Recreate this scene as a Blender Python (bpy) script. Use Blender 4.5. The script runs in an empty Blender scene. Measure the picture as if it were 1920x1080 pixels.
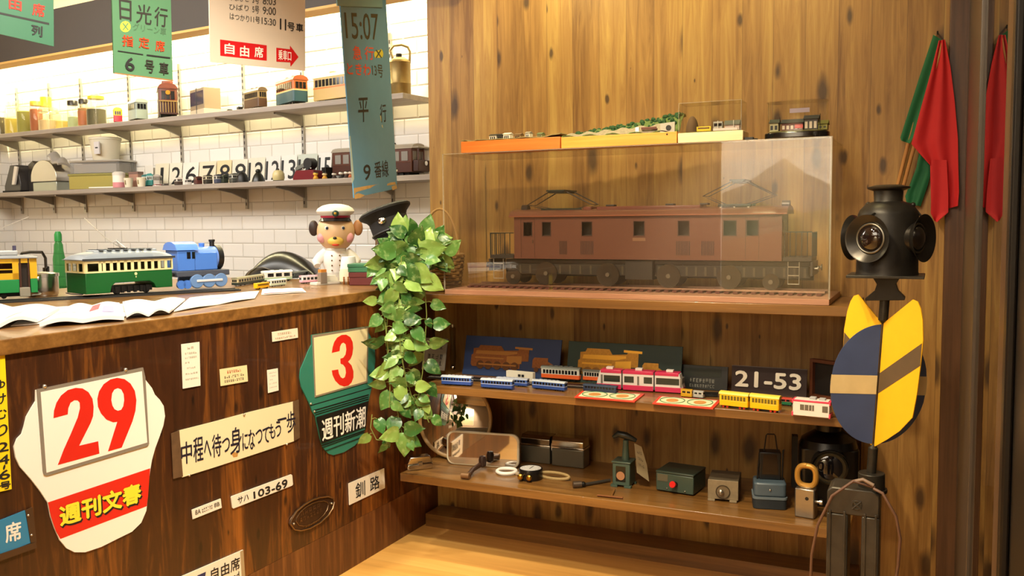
import bpy, math, random
from mathutils import Vector, Matrix
random.seed(7)
PI = math.pi
S = bpy.context.scene
COL = S.collection

# ------------------------------------------------------------------ camera
FOC = 1690.0                       # focal length in pixels of a 1920x1080 frame
EYE = Vector((0, 0, 1.32))
CAMROT = Matrix(((0.904, -0.023, 0.426), (0.427, 0.072, -0.902), (-0.010, 0.997, 0.075)))
def _orth(m):
    a = Vector(m.col[0]).normalized()
    b = Vector(m.col[1]); b = (b - a * b.dot(a)).normalized()
    c = a.cross(b)
    return Matrix((a, b, c)).transposed()
CAMROT = _orth(CAMROT)
cd = bpy.data.cameras.new('camera'); cam = bpy.data.objects.new('camera', cd); COL.objects.link(cam)
cd.sensor_width = 36; cd.lens = FOC / 1920 * 36; cd.clip_start = 0.02
cam.matrix_world = Matrix.Translation(EYE) @ CAMROT.to_4x4()
S.camera = cam
S.view_settings.view_transform = 'Standard'; S.view_settings.look = 'None'
S.view_settings.gamma = 1; S.view_settings.use_curve_mapping = False
S.view_settings.exposure = 0.0

# ------------------------------------------------------------------ world and lights
wd = bpy.data.worlds.new('world'); S.world = wd; wd.use_nodes = True
wd.node_tree.nodes['Background'].inputs[0].default_value = (1.0, 0.88, 0.72, 1)
wd.node_tree.nodes['Background'].inputs[1].default_value = 0.05

def spot(name, loc, tgt, watts, deg=70, blend=0.5, size=0.05, col=(1, 0.78, 0.50)):
    l = bpy.data.lights.new(name, 'SPOT'); l.energy = watts; l.spot_size = math.radians(deg); l.spot_blend = blend
    l.shadow_soft_size = size; l.color = col
    o = bpy.data.objects.new(name, l); COL.objects.link(o); o.location = loc
    o.rotation_euler = (Vector(tgt) - Vector(loc)).to_track_quat('-Z', 'Y').to_euler()
    return o
def area(name, loc, tgt, watts, sx, sy, col=(1, 0.80, 0.55), rotz=None):
    l = bpy.data.lights.new(name, 'AREA'); l.shape = 'RECTANGLE'; l.size = sx; l.size_y = sy; l.energy = watts; l.color = col
    o = bpy.data.objects.new(name, l); COL.objects.link(o); o.location = loc
    o.rotation_euler = (Vector(tgt) - Vector(loc)).to_track_quat('-Z', 'Y').to_euler()
    if rotz is not None: o.rotation_euler = rotz
    return o
KA = math.radians(5.795)           # the kitchen wall stands a little off the display wall's direction
KO = Vector((-2.05, 3.93, 0)); KX = Vector((math.cos(KA), -math.sin(KA), 0)); KY = Vector((math.sin(KA), math.cos(KA), 0))
def kp(u, v, z): return KO + KX * u + KY * v + Vector((0, 0, z))

WARM = (1, 0.84, 0.56)
spot('ceiling_spot_counter', (-0.75, 1.35, 2.55), (-2.0, 1.75, 0.75), 225, 80, 0.7, 0.06, (1, 0.91, 0.74))
spot('ceiling_spot_floor', (-0.95, 1.85, 2.55), (-1.15, 2.85, 0.2), 155, 85, 0.6, 0.05, WARM)
spot('ceiling_spot_signal', (-0.75, 1.45, 2.55), (-0.12, 2.72, 0.8), 85, 60, 0.7, 0.04, WARM)
spot('ceiling_wallwash_a', (-1.45, 2.85, 2.62), (-1.45, 3.43, 1.5), 50, 110, 0.8, 0.05, (1, 0.86, 0.42))
spot('ceiling_wallwash_b', (-0.62, 2.85, 2.62), (-0.62, 3.43, 1.5), 36, 110, 0.8, 0.05, (1, 0.86, 0.42))
spot('counter_spot', (-2.15, 1.9, 2.5), (-2.55, 2.3, 1.05), 95, 95, 0.7, 0.06, (1, 0.93, 0.80))
area('kitchen_strip_light', tuple(kp(-1.9, -0.12, 2.60)), tuple(kp(-1.9, 0.0, 2.20)), 110, 4.2, 0.03, (1, 0.88, 0.50))
bpy.data.objects['kitchen_strip_light'].rotation_euler = (Matrix.Rotation(-KA, 3, 'Z') @ Matrix.Rotation(math.radians(28), 3, 'X')).to_euler()
area('kitchen_ceiling_light', tuple(kp(-1.7, -1.8, 2.5)), tuple(kp(-1.7, -0.2, 1.2)), 50, 2.6, 0.5, (1, 0.96, 0.88))
area('room_ceiling_light', (-0.9, 0.3, 2.6), (-1.1, 1.2, 0.0), 40, 1.6, 1.2, (1, 0.88, 0.70))
area('room_rear_fill', (-1.6, -1.2, 2.62), (-1.6, -1.2, 0), 30, 2.4, 1.0, (1, 0.84, 0.62))  # added fill: brightens the unseen rear room that the case mirrors
spot('poster_fill', (-1.2, -0.9, 2.5), (-1.3, -2.2, 1.35), 1000, 75, 0.6, 0.05, (1, 0.90, 0.76))  # added lamp: lifts the unseen poster until its reflection shows in the case

# ------------------------------------------------------------------ pixel rays onto known planes
def _ray(px, py): return CAMROT @ Vector(((px - 960) / FOC, (540 - py) / FOC, -1))
def at(px, py, X=None, Y=None, Z=None):
    d = _ray(px, py)
    t = (X - EYE.x) / d.x if X is not None else (Y - EYE.y) / d.y if Y is not None else (Z - EYE.z) / d.z
    return EYE + d * t
def at_plane(px, py, p, n):
    d = _ray(px, py); return EYE + d * ((Vector(p) - EYE).dot(n) / d.dot(n))
def atk(px, py, v): return at_plane(px, py, kp(0, v, 0), KY)

# ------------------------------------------------------------------ mesh builder
class MB:
    def __init__(s): s.v = []; s.f = []; s.m = None
    def _a(s, vs, fs):
        n = len(s.v)
        s.v += [tuple(s.m @ Vector(p)) if s.m is not None else tuple(p) for p in vs]
        s.f += [[i + n for i in f] for f in fs]; return s
    def box(s, x0, x1, y0, y1, z0, z1):
        return s._a([(x0,y0,z0),(x1,y0,z0),(x1,y1,z0),(x0,y1,z0),(x0,y0,z1),(x1,y0,z1),(x1,y1,z1),(x0,y1,z1)],
                    [(3,2,1,0),(4,5,6,7),(0,1,5,4),(1,2,6,5),(2,3,7,6),(3,0,4,7)])
    def cbox(s, c, sx, sy, sz): return s.box(c[0]-sx/2, c[0]+sx/2, c[1]-sy/2, c[1]+sy/2, c[2]-sz/2, c[2]+sz/2)
    def solid(s, poly, off):
        """polygon of 3-D points pushed along the vector off"""
        n = len(poly); o = Vector(off)
        a = [Vector(p) for p in poly]
        nr = Vector((0, 0, 0))
        for i in range(n): nr += a[i].cross(a[(i + 1) % n])
        if nr.dot(o) > 0: a = a[::-1]
        return s._a(a + [p + o for p in a], [list(range(n)), list(range(2 * n - 1, n - 1, -1))] +
                    [[(i + 1) % n, i, n + i, n + (i + 1) % n] for i in range(n)])
    def prism(s, pts, axis, a0, a1):
        f = {'x': lambda p, a: (a, p[0], p[1]), 'y': lambda p, a: (p[0], a, p[1]), 'z': lambda p, a: (p[0], p[1], a)}[axis]
        d = {'x': (1,0,0), 'y': (0,1,0), 'z': (0,0,1)}[axis]
        return s.solid([f(p, a0) for p in pts], Vector(d) * (a1 - a0))
    def lathe(s, prof, n=24, c=(0,0,0), axis='z', closed=False):
        vs = []; fs = []; k = len(prof)
        for i in range(n):
            t = 2 * PI * i / n; ct, st = math.cos(t), math.sin(t)
            for r, h in prof:
                p = {'z': (r*ct, r*st, h), 'x': (h, r*ct, r*st), 'y': (r*st, h, r*ct)}[axis]
                vs.append((p[0]+c[0], p[1]+c[1], p[2]+c[2]))
        for i in range(n):
            j = (i + 1) % n
            for q in range(k if closed else k - 1):
                q2 = (q + 1) % k
                fs.append((i*k+q, j*k+q, j*k+q2, i*k+q2))
        if not closed:
            if prof[0][0] > 1e-6: fs.append([i*k for i in range(n)][::-1])
            if prof[-1][0] > 1e-6: fs.append([i*k+k-1 for i in range(n)])
        return s._a(vs, fs)
    def cyl(s, c, r, h, n=20, axis='z', r2=None): return s.lathe([(r, 0), (r if r2 is None else r2, h)], n, c, axis)
    def ring(s, c, R, r, n=28, k=10, axis='z'):
        return s.lathe([(R + r*math.cos(2*PI*j/k), r*math.sin(2*PI*j/k)) for j in range(k)], n, c, axis, True)
    def tube(s, pts, r, n=8):
        P = [Vector(p) for p in pts]; vs = []; fs = []
        rs = r if isinstance(r, (list, tuple)) else [r] * len(P)
        T = [(P[min(i+1, len(P)-1)] - P[max(i-1, 0)]).normalized() for i in range(len(P))]
        u = T[0].orthogonal().normalized()
        for i, p in enumerate(P):
            u = (u - T[i] * u.dot(T[i])).normalized(); w = T[i].cross(u)
            for j in range(n):
                t = 2*PI*j/n; vs.append(p + (u*math.cos(t) + w*math.sin(t)) * rs[i])
        for i in range(len(P) - 1):
            for j in range(n):
                fs.append((i*n+j, i*n+(j+1) % n, (i+1)*n+(j+1) % n, (i+1)*n+j))
        fs.append(list(range(n))[::-1]); fs.append([(len(P)-1)*n + j for j in range(n)])
        return s._a(vs, fs)
    def ball(s, c, rx, ry=None, rz=None, n=20, k=12, z0=-1.0, z1=1.0):
        ry = rx if ry is None else ry; rz = rx if rz is None else rz
        a0, a1 = math.asin(z0), math.asin(z1)
        vs = []; fs = []
        for q in range(k + 1):
            a = a0 + (a1 - a0) * q / k
            for i in range(n):
                t = 2*PI*i/n; vs.append((c[0]+rx*math.cos(a)*math.cos(t), c[1]+ry*math.cos(a)*math.sin(t), c[2]+rz*math.sin(a)))
        for q in range(k):
            for i in range(n): fs.append((q*n+i, q*n+(i+1) % n, (q+1)*n+(i+1) % n, (q+1)*n+i))
        fs.append(list(range(n))[::-1]); fs.append([k*n+i for i in range(n)])
        return s._a(vs, fs)
    def sheet(s, fn, nu, nv):
        vs = [fn(i/nu, j/nv) for j in range(nv+1) for i in range(nu+1)]
        return s._a(vs, [(j*(nu+1)+i, j*(nu+1)+i+1, (j+1)*(nu+1)+i+1, (j+1)*(nu+1)+i) for j in range(nv) for i in range(nu)])
    def slab(s, fn, nu, nv, off):
        """curved sheet with thickness: off is a vector or a function of (u, v)"""
        g = [(i/nu, j/nv) for j in range(nv+1) for i in range(nu+1)]
        top = [Vector(fn(u, v)) for u, v in g]; o = off if callable(off) else (lambda u, v: Vector(off))
        bot = [p + Vector(o(u, v)) for p, (u, v) in zip(top, g)]; N = len(top); w = nu + 1; fs = []
        for j in range(nv):
            for i in range(nu):
                q = (j*w+i, j*w+i+1, (j+1)*w+i+1, (j+1)*w+i); fs += [q, tuple(N+x for x in q[::-1])]
        b = list(range(w)) + [j*w+nu for j in range(1, nv+1)] + [nv*w+i for i in range(nu-1, -1, -1)] + [j*w for j in range(nv-1, 0, -1)]
        for i in range(len(b)):
            x, y = b[i], b[(i+1) % len(b)]; fs.append((y, x, N+x, N+y))
        return s._a(top + bot, fs)

def make(name, mb, mat, parent=None, loc=None, bev=0, smooth=35, sub=0, solid=0):
    me = bpy.data.meshes.new(name); L = Vector(loc) if loc is not None else None
    vs = [tuple(Vector(p) - L) for p in mb.v] if L is not None else mb.v
    me.from_pydata(vs, [], mb.f); me.update()
    for m in (mat if isinstance(mat, (list, tuple)) else [mat]): me.materials.append(m)
    if smooth:
        me.polygons.foreach_set('use_smooth', [True] * len(me.polygons)); me.set_sharp_from_angle(angle=math.radians(smooth))
    o = bpy.data.objects.new(name, me); COL.objects.link(o)
    if solid:
        md = o.modifiers.new('t', 'SOLIDIFY'); md.thickness = solid; md.offset = 0
    if bev:
        md = o.modifiers.new('b', 'BEVEL'); md.width = bev; md.segments = 2; md.limit_method = 'ANGLE'; md.angle_limit = math.radians(40)
    if sub:
        md = o.modifiers.new('s', 'SUBSURF'); md.levels = md.render_levels = sub
    if parent is not None: o.parent = parent
    return o
def tag(o, label, cat, group=None, kind=None):
    o['label'] = label
    if cat: o['category'] = cat
    if group: o['group'] = group
    if kind: o['kind'] = kind
    return o
def struct(name, mb, mat, **k):
    o = make(name, mb, mat, **k); o['kind'] = 'structure'; return o

class Thing:
    """an Empty at the thing's base; parts are added in its own frame (local=True) or in world coordinates"""
    def __init__(s, name, label, cat, loc, yaw=0, group=None, world=False, rot=None):
        o = bpy.data.objects.new(name, None); COL.objects.link(o); o.empty_display_size = 0.03
        o.location = loc; o.rotation_euler = rot if rot is not None else (0, 0, yaw); tag(o, label, cat, group); s.o = o; s.world = world
    def add(s, name, mb, mat, parent=None, **k):
        if s.world: k['loc'] = s.o.location
        return make(name, mb, mat, parent or s.o, **k)

class Seg:
    """local frame from the near bottom edge of a thing: x along it, y away from the viewer, z up"""
    def __init__(s, a, b):
        a = Vector(a); b = Vector(b); s.loc = (a + b) / 2; d = b - a; d.z = 0; s.L = d.length
        s.yaw = math.atan2(d.y, d.x); s.n = Vector((-math.sin(s.yaw), math.cos(s.yaw), 0))
    def h(s, px, py): return at_plane(px, py, s.loc, s.n).z - s.loc.z
def seg(p1, p2, z): return Seg(at(*p1, Z=z), at(*p2, Z=z))
def segy(x1, x2, Y, z, ref=700): 
    a = at(x1, ref, Y=Y); b = at(x2, ref, Y=Y); a.z = b.z = z; return Seg(a, b)
def segk(x1, x2, v, z, ref=300):
    a = atk(x1, ref, v); b = atk(x2, ref, v); a.z = b.z = z; return Seg(a, b)

# ------------------------------------------------------------------ materials
def lin(h):
    h = h.lstrip('#'); c = [int(h[i:i+2], 16) / 255 for i in (0, 2, 4)]
    return tuple(x / 12.92 if x <= 0.04045 else ((x + 0.055) / 1.055) ** 2.4 for x in c) + (1,)
_M = {}
def mat(hexcol, rough=0.5, metal=0.0, coat=0.0, var=0.0, scale=40, spec=0.5):
    key = (hexcol, rough, metal, coat, var, scale, spec)
    if key in _M: return _M[key]
    m = bpy.data.materials.new('paint_' + hexcol.strip('#')); m.use_nodes = True; nt = m.node_tree; b = nt.nodes['Principled BSDF']
    b.inputs['Base Color'].default_value = lin(hexcol); b.inputs['Roughness'].default_value = rough; b.inputs['Metallic'].default_value = metal
    b.inputs['Coat Weight'].default_value = coat; b.inputs['Specular IOR Level'].default_value = spec
    if var:
        tc = nt.nodes.new('ShaderNodeTexCoord'); nz = nt.nodes.new('ShaderNodeTexNoise'); nz.inputs['Scale'].default_value = scale; nz.inputs['Detail'].default_value = 5
        hs = nt.nodes.new('ShaderNodeMix'); hs.data_type = 'RGBA'; c = lin(hexcol)
        hs.inputs[6].default_value = tuple(x * (1 - var) for x in c[:3]) + (1,); hs.inputs[7].default_value = tuple(min(1, x * (1 + var)) for x in c[:3]) + (1,)
        nt.links.new(tc.outputs['Object'], nz.inputs['Vector']); nt.links.new(nz.outputs['Fac'], hs.inputs[0]); nt.links.new(hs.outputs[2], b.inputs['Base Color'])
    _M[key] = m; return m
def clear(name, tint=(1, 1, 1, 1), ior=1.45, rough=0.0, body=0.0, bodycol='#ffffff'):
    """thin clear sheet: passes light straight through, mirrors by Fresnel, optionally a little hazy body colour"""
    m = bpy.data.materials.new(name); m.use_nodes = True; nt = m.node_tree; nt.nodes.clear()
    out = nt.nodes.new('ShaderNodeOutputMaterial'); tr = nt.nodes.new('ShaderNodeBsdfTransparent'); gl = nt.nodes.new('ShaderNodeBsdfGlossy')
    fr = nt.nodes.new('ShaderNodeFresnel'); fr.inputs['IOR'].default_value = ior; mx = nt.nodes.new('ShaderNodeMixShader')
    tr.inputs[0].default_value = tint; gl.inputs['Roughness'].default_value = rough
    ge = nt.nodes.new('ShaderNodeNewGeometry'); iv = nt.nodes.new('ShaderNodeMath'); iv.operation = 'SUBTRACT'; iv.inputs[0].default_value = 1; nt.links.new(ge.outputs['Backfacing'], iv.inputs[1])
    mu = nt.nodes.new('ShaderNodeMath'); mu.operation = 'MULTIPLY'; nt.links.new(fr.outputs[0], mu.inputs[0]); nt.links.new(iv.outputs[0], mu.inputs[1])
    nt.links.new(mu.outputs[0], mx.inputs[0]); nt.links.new(tr.outputs[0], mx.inputs[1]); nt.links.new(gl.outputs[0], mx.inputs[2])
    last = mx
    if body:
        df = nt.nodes.new('ShaderNodeBsdfDiffuse'); df.inputs[0].default_value = lin(bodycol); m2 = nt.nodes.new('ShaderNodeMixShader'); m2.inputs[0].default_value = body
        nt.links.new(mx.outputs[0], m2.inputs[1]); nt.links.new(df.outputs[0], m2.inputs[2]); last = m2
    nt.links.new(last.outputs[0], out.inputs[0]); return m

def wood(name, cols, along='z', across='x', plank=0.0, grain=(34, 1.5), streak=0.5, knots=0.0, seam=0.0, rough=0.45, tone=0.35, coat=0.0, wob=0.35, scale=1.0):
    """procedural timber: cols dark, mid, light; planks run along one axis and step across another"""
    m = bpy.data.materials.new(name); m.use_nodes = True; nt = m.node_tree; N = nt.nodes; L = nt.links; b = N['Principled BSDF']
    def math_(op, a, bb=None, clampit=False):
        n = N.new('ShaderNodeMath'); n.operation = op; n.use_clamp = clampit
        for i, x in enumerate((a, bb)):
            if x is None: continue
            if isinstance(x, (int, float)): n.inputs[i].default_value = x
            else: L.new(x, n.inputs[i])
        return n.outputs[0]
    tc = N.new('ShaderNodeTexCoord'); sp = N.new('ShaderNodeSeparateXYZ'); L.new(tc.outputs['Object'], sp.inputs[0])
    ax = {'x': sp.outputs[0], 'y': sp.outputs[1], 'z': sp.outputs[2]}
    third = [c for c in 'xyz' if c not in (along, across)][0]
    A, B, C = ax[along], ax[across], ax[third]
    if plank:
        pid = math_('FLOOR', math_('DIVIDE', B, plank)); wn = N.new('ShaderNodeTexWhiteNoise'); wn.noise_dimensions = '1D'; L.new(pid, wn.inputs['W']); pr = wn.outputs['Value']
    else: pr = None
    cb = N.new('ShaderNodeCombineXYZ')
    L.new(math_('MULTIPLY', B, grain[0] * scale), cb.inputs[0])
    z = math_('MULTIPLY', A, grain[1] * scale)
    if pr is not None: z = math_('ADD', z, math_('MULTIPLY', pr, 37.0))
    L.new(z, cb.inputs[1]); L.new(math_('MULTIPLY', C, grain[0] * scale), cb.inputs[2])
    n1 = N.new('ShaderNodeTexNoise'); n1.inputs['Scale'].default_value = 1.0; n1.inputs['Detail'].default_value = 6; n1.inputs['Roughness'].default_value = 0.62; n1.inputs['Distortion'].default_value = wob
    L.new(cb.outputs[0], n1.inputs['Vector'])
    n2 = N.new('ShaderNodeTexNoise'); n2.inputs['Scale'].default_value = 0.22; n2.inputs['Detail'].default_value = 3; n2.inputs['Distortion'].default_value = 1.2
    L.new(cb.outputs[0], n2.inputs['Vector'])
    v = math_('ADD', math_('MULTIPLY', n1.outputs['Fac'], 1 - streak), math_('MULTIPLY', n2.outputs['Fac'], streak))
    if pr is not None: v = math_('ADD', v, math_('MULTIPLY', math_('SUBTRACT', pr, 0.5), tone))
    rp = N.new('ShaderNodeValToRGB'); e = rp.color_ramp.elements; e[0].position = 0.30; e[1].position = 0.70
    e[0].color = lin(cols[0]); e[1].color = lin(cols[2]); k = e.new(0.5); k.color = lin(cols[1])
    L.new(v, rp.inputs[0]); c = rp.outputs[0]
    def darken(c, fac, col):
        mx = N.new('ShaderNodeMix'); mx.data_type = 'RGBA'; L.new(fac, mx.inputs[0]); L.new(c, mx.inputs[6]); mx.inputs[7].default_value = lin(col); return mx.outputs[2]
    if knots:
        c2 = N.new('ShaderNodeCombineXYZ'); L.new(math_('MULTIPLY', B, 8.0), c2.inputs[0])
        zz = math_('MULTIPLY', A, 3.2)
        if pr is not None: zz = math_('ADD', zz, math_('MULTIPLY', pr, 13.0))
        L.new(zz, c2.inputs[1])
        vo = N.new('ShaderNodeTexVoronoi'); vo.voronoi_dimensions = '2D'; vo.inputs['Scale'].default_value = 1.0; vo.inputs['Randomness'].default_value = 1.0; L.new(c2.outputs[0], vo.inputs['Vector'])
        nn = N.new('ShaderNodeTexNoise'); nn.inputs['Scale'].default_value = 2.5; L.new(c2.outputs[0], nn.inputs['Vector'])
        d = math_('ADD', vo.outputs['Distance'], math_('MULTIPLY', math_('SUBTRACT', nn.outputs['Fac'], 0.5), 0.18))
        sc_ = N.new('ShaderNodeSeparateColor'); L.new(vo.outputs['Color'], sc_.inputs[0]); rr = math_('MULTIPLY', math_('POWER', sc_.outputs[0], 1.6), knots)
        kf = math_('MULTIPLY', math_('SUBTRACT', 1.0, math_('DIVIDE', d, math_('ADD', rr, 0.012)), True), 1.6, True)
        c = darken(c, math_('MULTIPLY', kf, 0.85), cols[3] if len(cols) > 3 else cols[0])
    if plank and seam:
        fr = math_('FRACT', math_('DIVIDE', B, plank)); s1 = math_('LESS_THAN', fr, seam)
        c = darken(c, math_('MULTIPLY', s1, 0.6), cols[3] if len(cols) > 3 else cols[0])
    L.new(c, b.inputs['Base Color']); b.inputs['Roughness'].default_value = rough; b.inputs['Coat Weight'].default_value = coat
    bp = N.new('ShaderNodeBump'); bp.inputs['Strength'].default_value = 0.12; bp.inputs['Distance'].default_value = 0.004; L.new(n1.outputs['Fac'], bp.inputs['Height']); L.new(bp.outputs[0], b.inputs['Normal'])
    return m

def tiles(name):
    m = bpy.data.materials.new(name); m.use_nodes = True; nt = m.node_tree; N = nt.nodes; L = nt.links; b = N['Principled BSDF']
    tc = N.new('ShaderNodeTexCoord'); sp = N.new('ShaderNodeSeparateXYZ'); cb = N.new('ShaderNodeCombineXYZ'); L.new(tc.outputs['Object'], sp.inputs[0])
    ad = N.new('ShaderNodeMath'); ad.operation = 'ADD'; L.new(sp.outputs[0], ad.inputs[0]); L.new(sp.outputs[1], ad.inputs[1])
    L.new(ad.outputs[0], cb.inputs[0]); L.new(sp.outputs[2], cb.inputs[1])
    def brick(mortar, smooth):
        br = N.new('ShaderNodeTexBrick'); br.inputs['Scale'].default_value = 1.0; br.inputs['Brick Width'].default_value = 0.172; br.inputs['Row Height'].default_value = 0.0800
        br.inputs['Mortar Size'].default_value = mortar; br.inputs['Mortar Smooth'].default_value = smooth; br.inputs['Bias'].default_value = 0
        br.inputs['Color1'].default_value = lin('#f3efe8'); br.inputs['Color2'].default_value = lin('#ece7de'); br.inputs['Mortar'].default_value = lin('#bdb5a8'); L.new(cb.outputs[0], br.inputs['Vector']); return br
    c = brick(0.0016, 0.1); h = brick(0.008, 0.9)
    L.new(c.outputs['Color'], b.inputs['Base Color']); b.inputs['Roughness'].default_value = 0.16
    iv = N.new('ShaderNodeMath'); iv.operation = 'SUBTRACT'; iv.inputs[0].default_value = 1; L.new(h.outputs['Fac'], iv.inputs[1])
    bp = N.new('ShaderNodeBump'); bp.inputs['Strength'].default_value = 0.5; bp.inputs['Distance'].default_value = 0.004; L.new(iv.outputs[0], bp.inputs['Height']); L.new(bp.outputs[0], b.inputs['Normal'])
    return m

# ------------------------------------------------------------------ lettering and flat signs
_TX = {}
def text_shape(s):
    if s in _TX: return _TX[s]
    cu = bpy.data.curves.new('t', 'FONT'); cu.body = s; cu.resolution_u = 3
    o = bpy.data.objects.new('t', cu); COL.objects.link(o)
    dg = bpy.context.evaluated_depsgraph_get(); me = bpy.data.meshes.new_from_object(o.evaluated_get(dg))
    v = [(p.co.x, p.co.y) for p in me.vertices]; f = [list(p.vertices) for p in me.polygons]
    bpy.data.objects.remove(o); bpy.data.curves.remove(cu); bpy.data.meshes.remove(me)
    x0 = min(p[0] for p in v); x1 = max(p[0] for p in v); y0 = min(p[1] for p in v); y1 = max(p[1] for p in v)
    _TX[s] = ([((p[0]-x0)/(x1-x0 or 1), (p[1]-y0)/(y1-y0 or 1)) for p in v], f); return _TX[s]
def bil(q, u, v):
    """q = top-left, top-right, bottom-right, bottom-left 3-D corners; v up"""
    return (q[0]*(1-u) + q[1]*u) * v + (q[3]*(1-u) + q[2]*u) * (1-v)
def text_mb(s, q, lift, mb=None, bold=0.0):
    q = [Vector(p) for p in q]; n = (q[1]-q[0]).cross(q[0]-q[3]).normalized()
    if n.dot(EYE - q[0]) < 0: n = -n
    vs, fs = text_shape(s); mb = mb or MB()
    offs = [(0, 0)] if not bold else [(-bold, 0), (bold, 0), (0, bold), (0, -bold)]
    w = (q[1]-q[0]).length; h = (q[0]-q[3]).length
    for k, (du, dv) in enumerate(offs):
        P = [bil(q, u + du / w, v + dv / h) + n * (lift + k * 0.00006) for u, v in vs]
        mb._a(P, fs)
    return mb

class Plane:
    """a plane that pixel outlines are laid on; n faces the viewer"""
    def __init__(s, p, n):
        s.p = Vector(p); s.n = Vector(n).normalized()
        if s.n.dot(EYE - s.p) < 0: s.n = -s.n
    def __call__(s, px, py, lift=0): return at_plane(px, py, s.p, s.n) + s.n * lift
    def pts(s, L, lift=0): return [s(x, y, lift) for x, y in L]
def zp(L, ox, oy, k=4.0): return [(ox + x / k, oy + y / k) for x, y in L]
class Sign:
    """a thin board cut to an outline on a plane, with painted shapes and lettering as its parts"""
    def __init__(s, name, label, cat, plane, outline, m, thick=0.003, group=None, bev=0.0):
        s.pl = plane; P = plane.pts(outline); c = sum(P, Vector()) / len(P); s.c = c
        s.o = tag(make(name, MB().solid(P, -plane.n * thick), m, loc=c, bev=bev), label, cat, group); s.o.location = c; s.k = 0.0004
    def shape(s, name, outline, m, thick=0.0004, lift=None, parent=None):
        if lift is None: lift = s.k; s.k += 0.0004
        return make(name, MB().solid(s.pl.pts(outline, lift), -s.pl.n * thick), m, parent or s.o, loc=s.c)
    def text(s, t, quad, m, name='lettering', bold=0.0, parent=None, lift=None):
        if lift is None: lift = s.k + 0.0003
        return make(name, text_mb(t, s.pl.pts(quad), lift, bold=bold), m, parent or s.o, loc=s.c, smooth=0)
    def add(s, name, mb, m, parent=None, **k): return make(name, mb, m, parent or s.o, loc=s.c, **k)
def lines_mb(plane, quad, rows, lift, seed=1, dens=0.72):
    """rows of small print too small to read: runs of short strokes"""
    r = random.Random(seed); q = plane.pts(quad); mb = MB()
    for (v0, v1, u0, u1, k) in rows:
        for i in range(k):
            a = u0 + (u1-u0)*(i+0.08)/k; b = u0 + (u1-u0)*(i+dens)/k
            hh = (v1-v0)
            for (s0, s1, t0, t1) in ((0, 1, .78, 1), (0, .2, 0, 1), (.1, 1, .1+.3*r.random(), .55), (.72, .95, 0, .7)):
                if r.random() < .8:
                    mb._a([bil(q, a+(b-a)*x, v0+hh*y) + plane.n*lift for x, y in ((s0,t0),(s1,t0),(s1,t1),(s0,t1))], [(0,1,2,3)])
    return mb

WHITE = mat('#f2efe6', .5); BLACK = mat('#141210', .45); RED = mat('#c8141a', .5); INK = mat('#1b1a1a', .6)
STEEL = mat('#b9b5ac', .28, 1.0); CHROME = mat('#d8d5cf', .12, 1.0); IRON = mat('#24211e', .55, .6, var=.3); BRASS = mat('#c99a3c', .3, 1.0)
DARKGLASS = mat('#1a1a1c', .08); GREYTXT = mat('#6d675c', .6)

# ================================================================== the setting
YW = 3.429; XC = -2.0; SF = 3.046        # display wall, counter front, top shelf front
SZ = (1.0350, 0.6840, 0.3310); SY = (3.046, 2.99, 2.96)     # the three shelves: top height and front edge
W_WALL = wood('display_wall_wood', ('#6f4a1c', '#987038', '#b3904c', '#35200e'), 'z', 'x', 0.112, (40, 2.4), .36, .26, .012, .5, .17, wob=.9)
W_SHELF = wood('shelf_wood', ('#523516', '#7a5428', '#9c703a'), 'x', 'y', 0.0, (46, 2.0), .5, 0, 0, .32, .2, .25)
W_DARK = wood('dark_wood', ('#2a160a', '#3f2412', '#55341c'), 'z', 'x', 0, (50, 2.0), .4, 0, 0, .45)
W_COUNTER = wood('counter_plywood', ('#241107', '#40210d', '#96591f', '#180a05'), 'z', 'y', 0, (22, 1.7), .55, .10, 0, .42, .2, .15, 2.6)
W_KICK = wood('kickboard_wood', ('#38200e', '#62391a', '#8a5a2d'), 'z', 'y', 0, (55, 3.0), .35, 0, 0, .5)
W_FLOOR = wood('floor_wood', ('#c89048', '#dea656', '#e8b666'), 'x', 'y', 0.09, (30, 1.6), .5, 0, .02, .4, .12)
W_RAW = wood('raw_pine', ('#9a6a34', '#b4834a', '#c89a60'), 'z', 'x', 0, (40, 3.0), .4)

struct('floor', MB().box(-6.4, 2.0, -2.4, 4.9, -0.05, 0), W_FLOOR)
struct('wall_back', MB().box(-2.015, -0.232, YW, YW + 0.06, 0, 2.72), W_WALL)
struct('wall_back_right', MB().box(-0.232, 0.085, YW - 0.045, YW + 0.06, 0, 2.72), W_WALL)
struct('wall_return', MB().box(-2.015, -1.99, YW + 0.06, 4.1, 0, 2.72), W_WALL)
struct('baseboard_back', MB().box(-1.985, -0.232, 3.295, YW, 0, 0.055), W_SHELF)
TILE = tiles('white_bevelled_tile')
kt = struct('wall_kitchen', MB().box(-4.3, 0.35, 0, 0.08, 0, 2.72), TILE); kt.location = KO; kt.rotation_euler = (0, 0, -KA)
kl = struct('wall_kitchen_left', MB().box(-4.06, -3.98, -2.5, 0, 0, 2.72), TILE); kl.location = KO; kl.rotation_euler = (0, 0, -KA)
CEIL = mat('#cfc8bb', .8); 
struct('ceiling', MB().box(-6.4, 0.12, -2.4, 4.9, 2.72, 2.78), CEIL)
va = struct('trim_valance', MB().box(-4.0, 0.3, -0.56, -0.5, 2.30, 2.545), mat('#3f3832', .7)); va.location = KO; va.rotation_euler = (0, 0, -KA)
ve = struct('trim_valance_lit_edge', MB().box(-4.0, 0.3, -0.562, -0.46, 2.288, 2.30), mat('#c9a057', .6)); ve.location = KO; ve.rotation_euler = (0, 0, -KA)  # strip light on the valance underside, painted in as yellow
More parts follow.
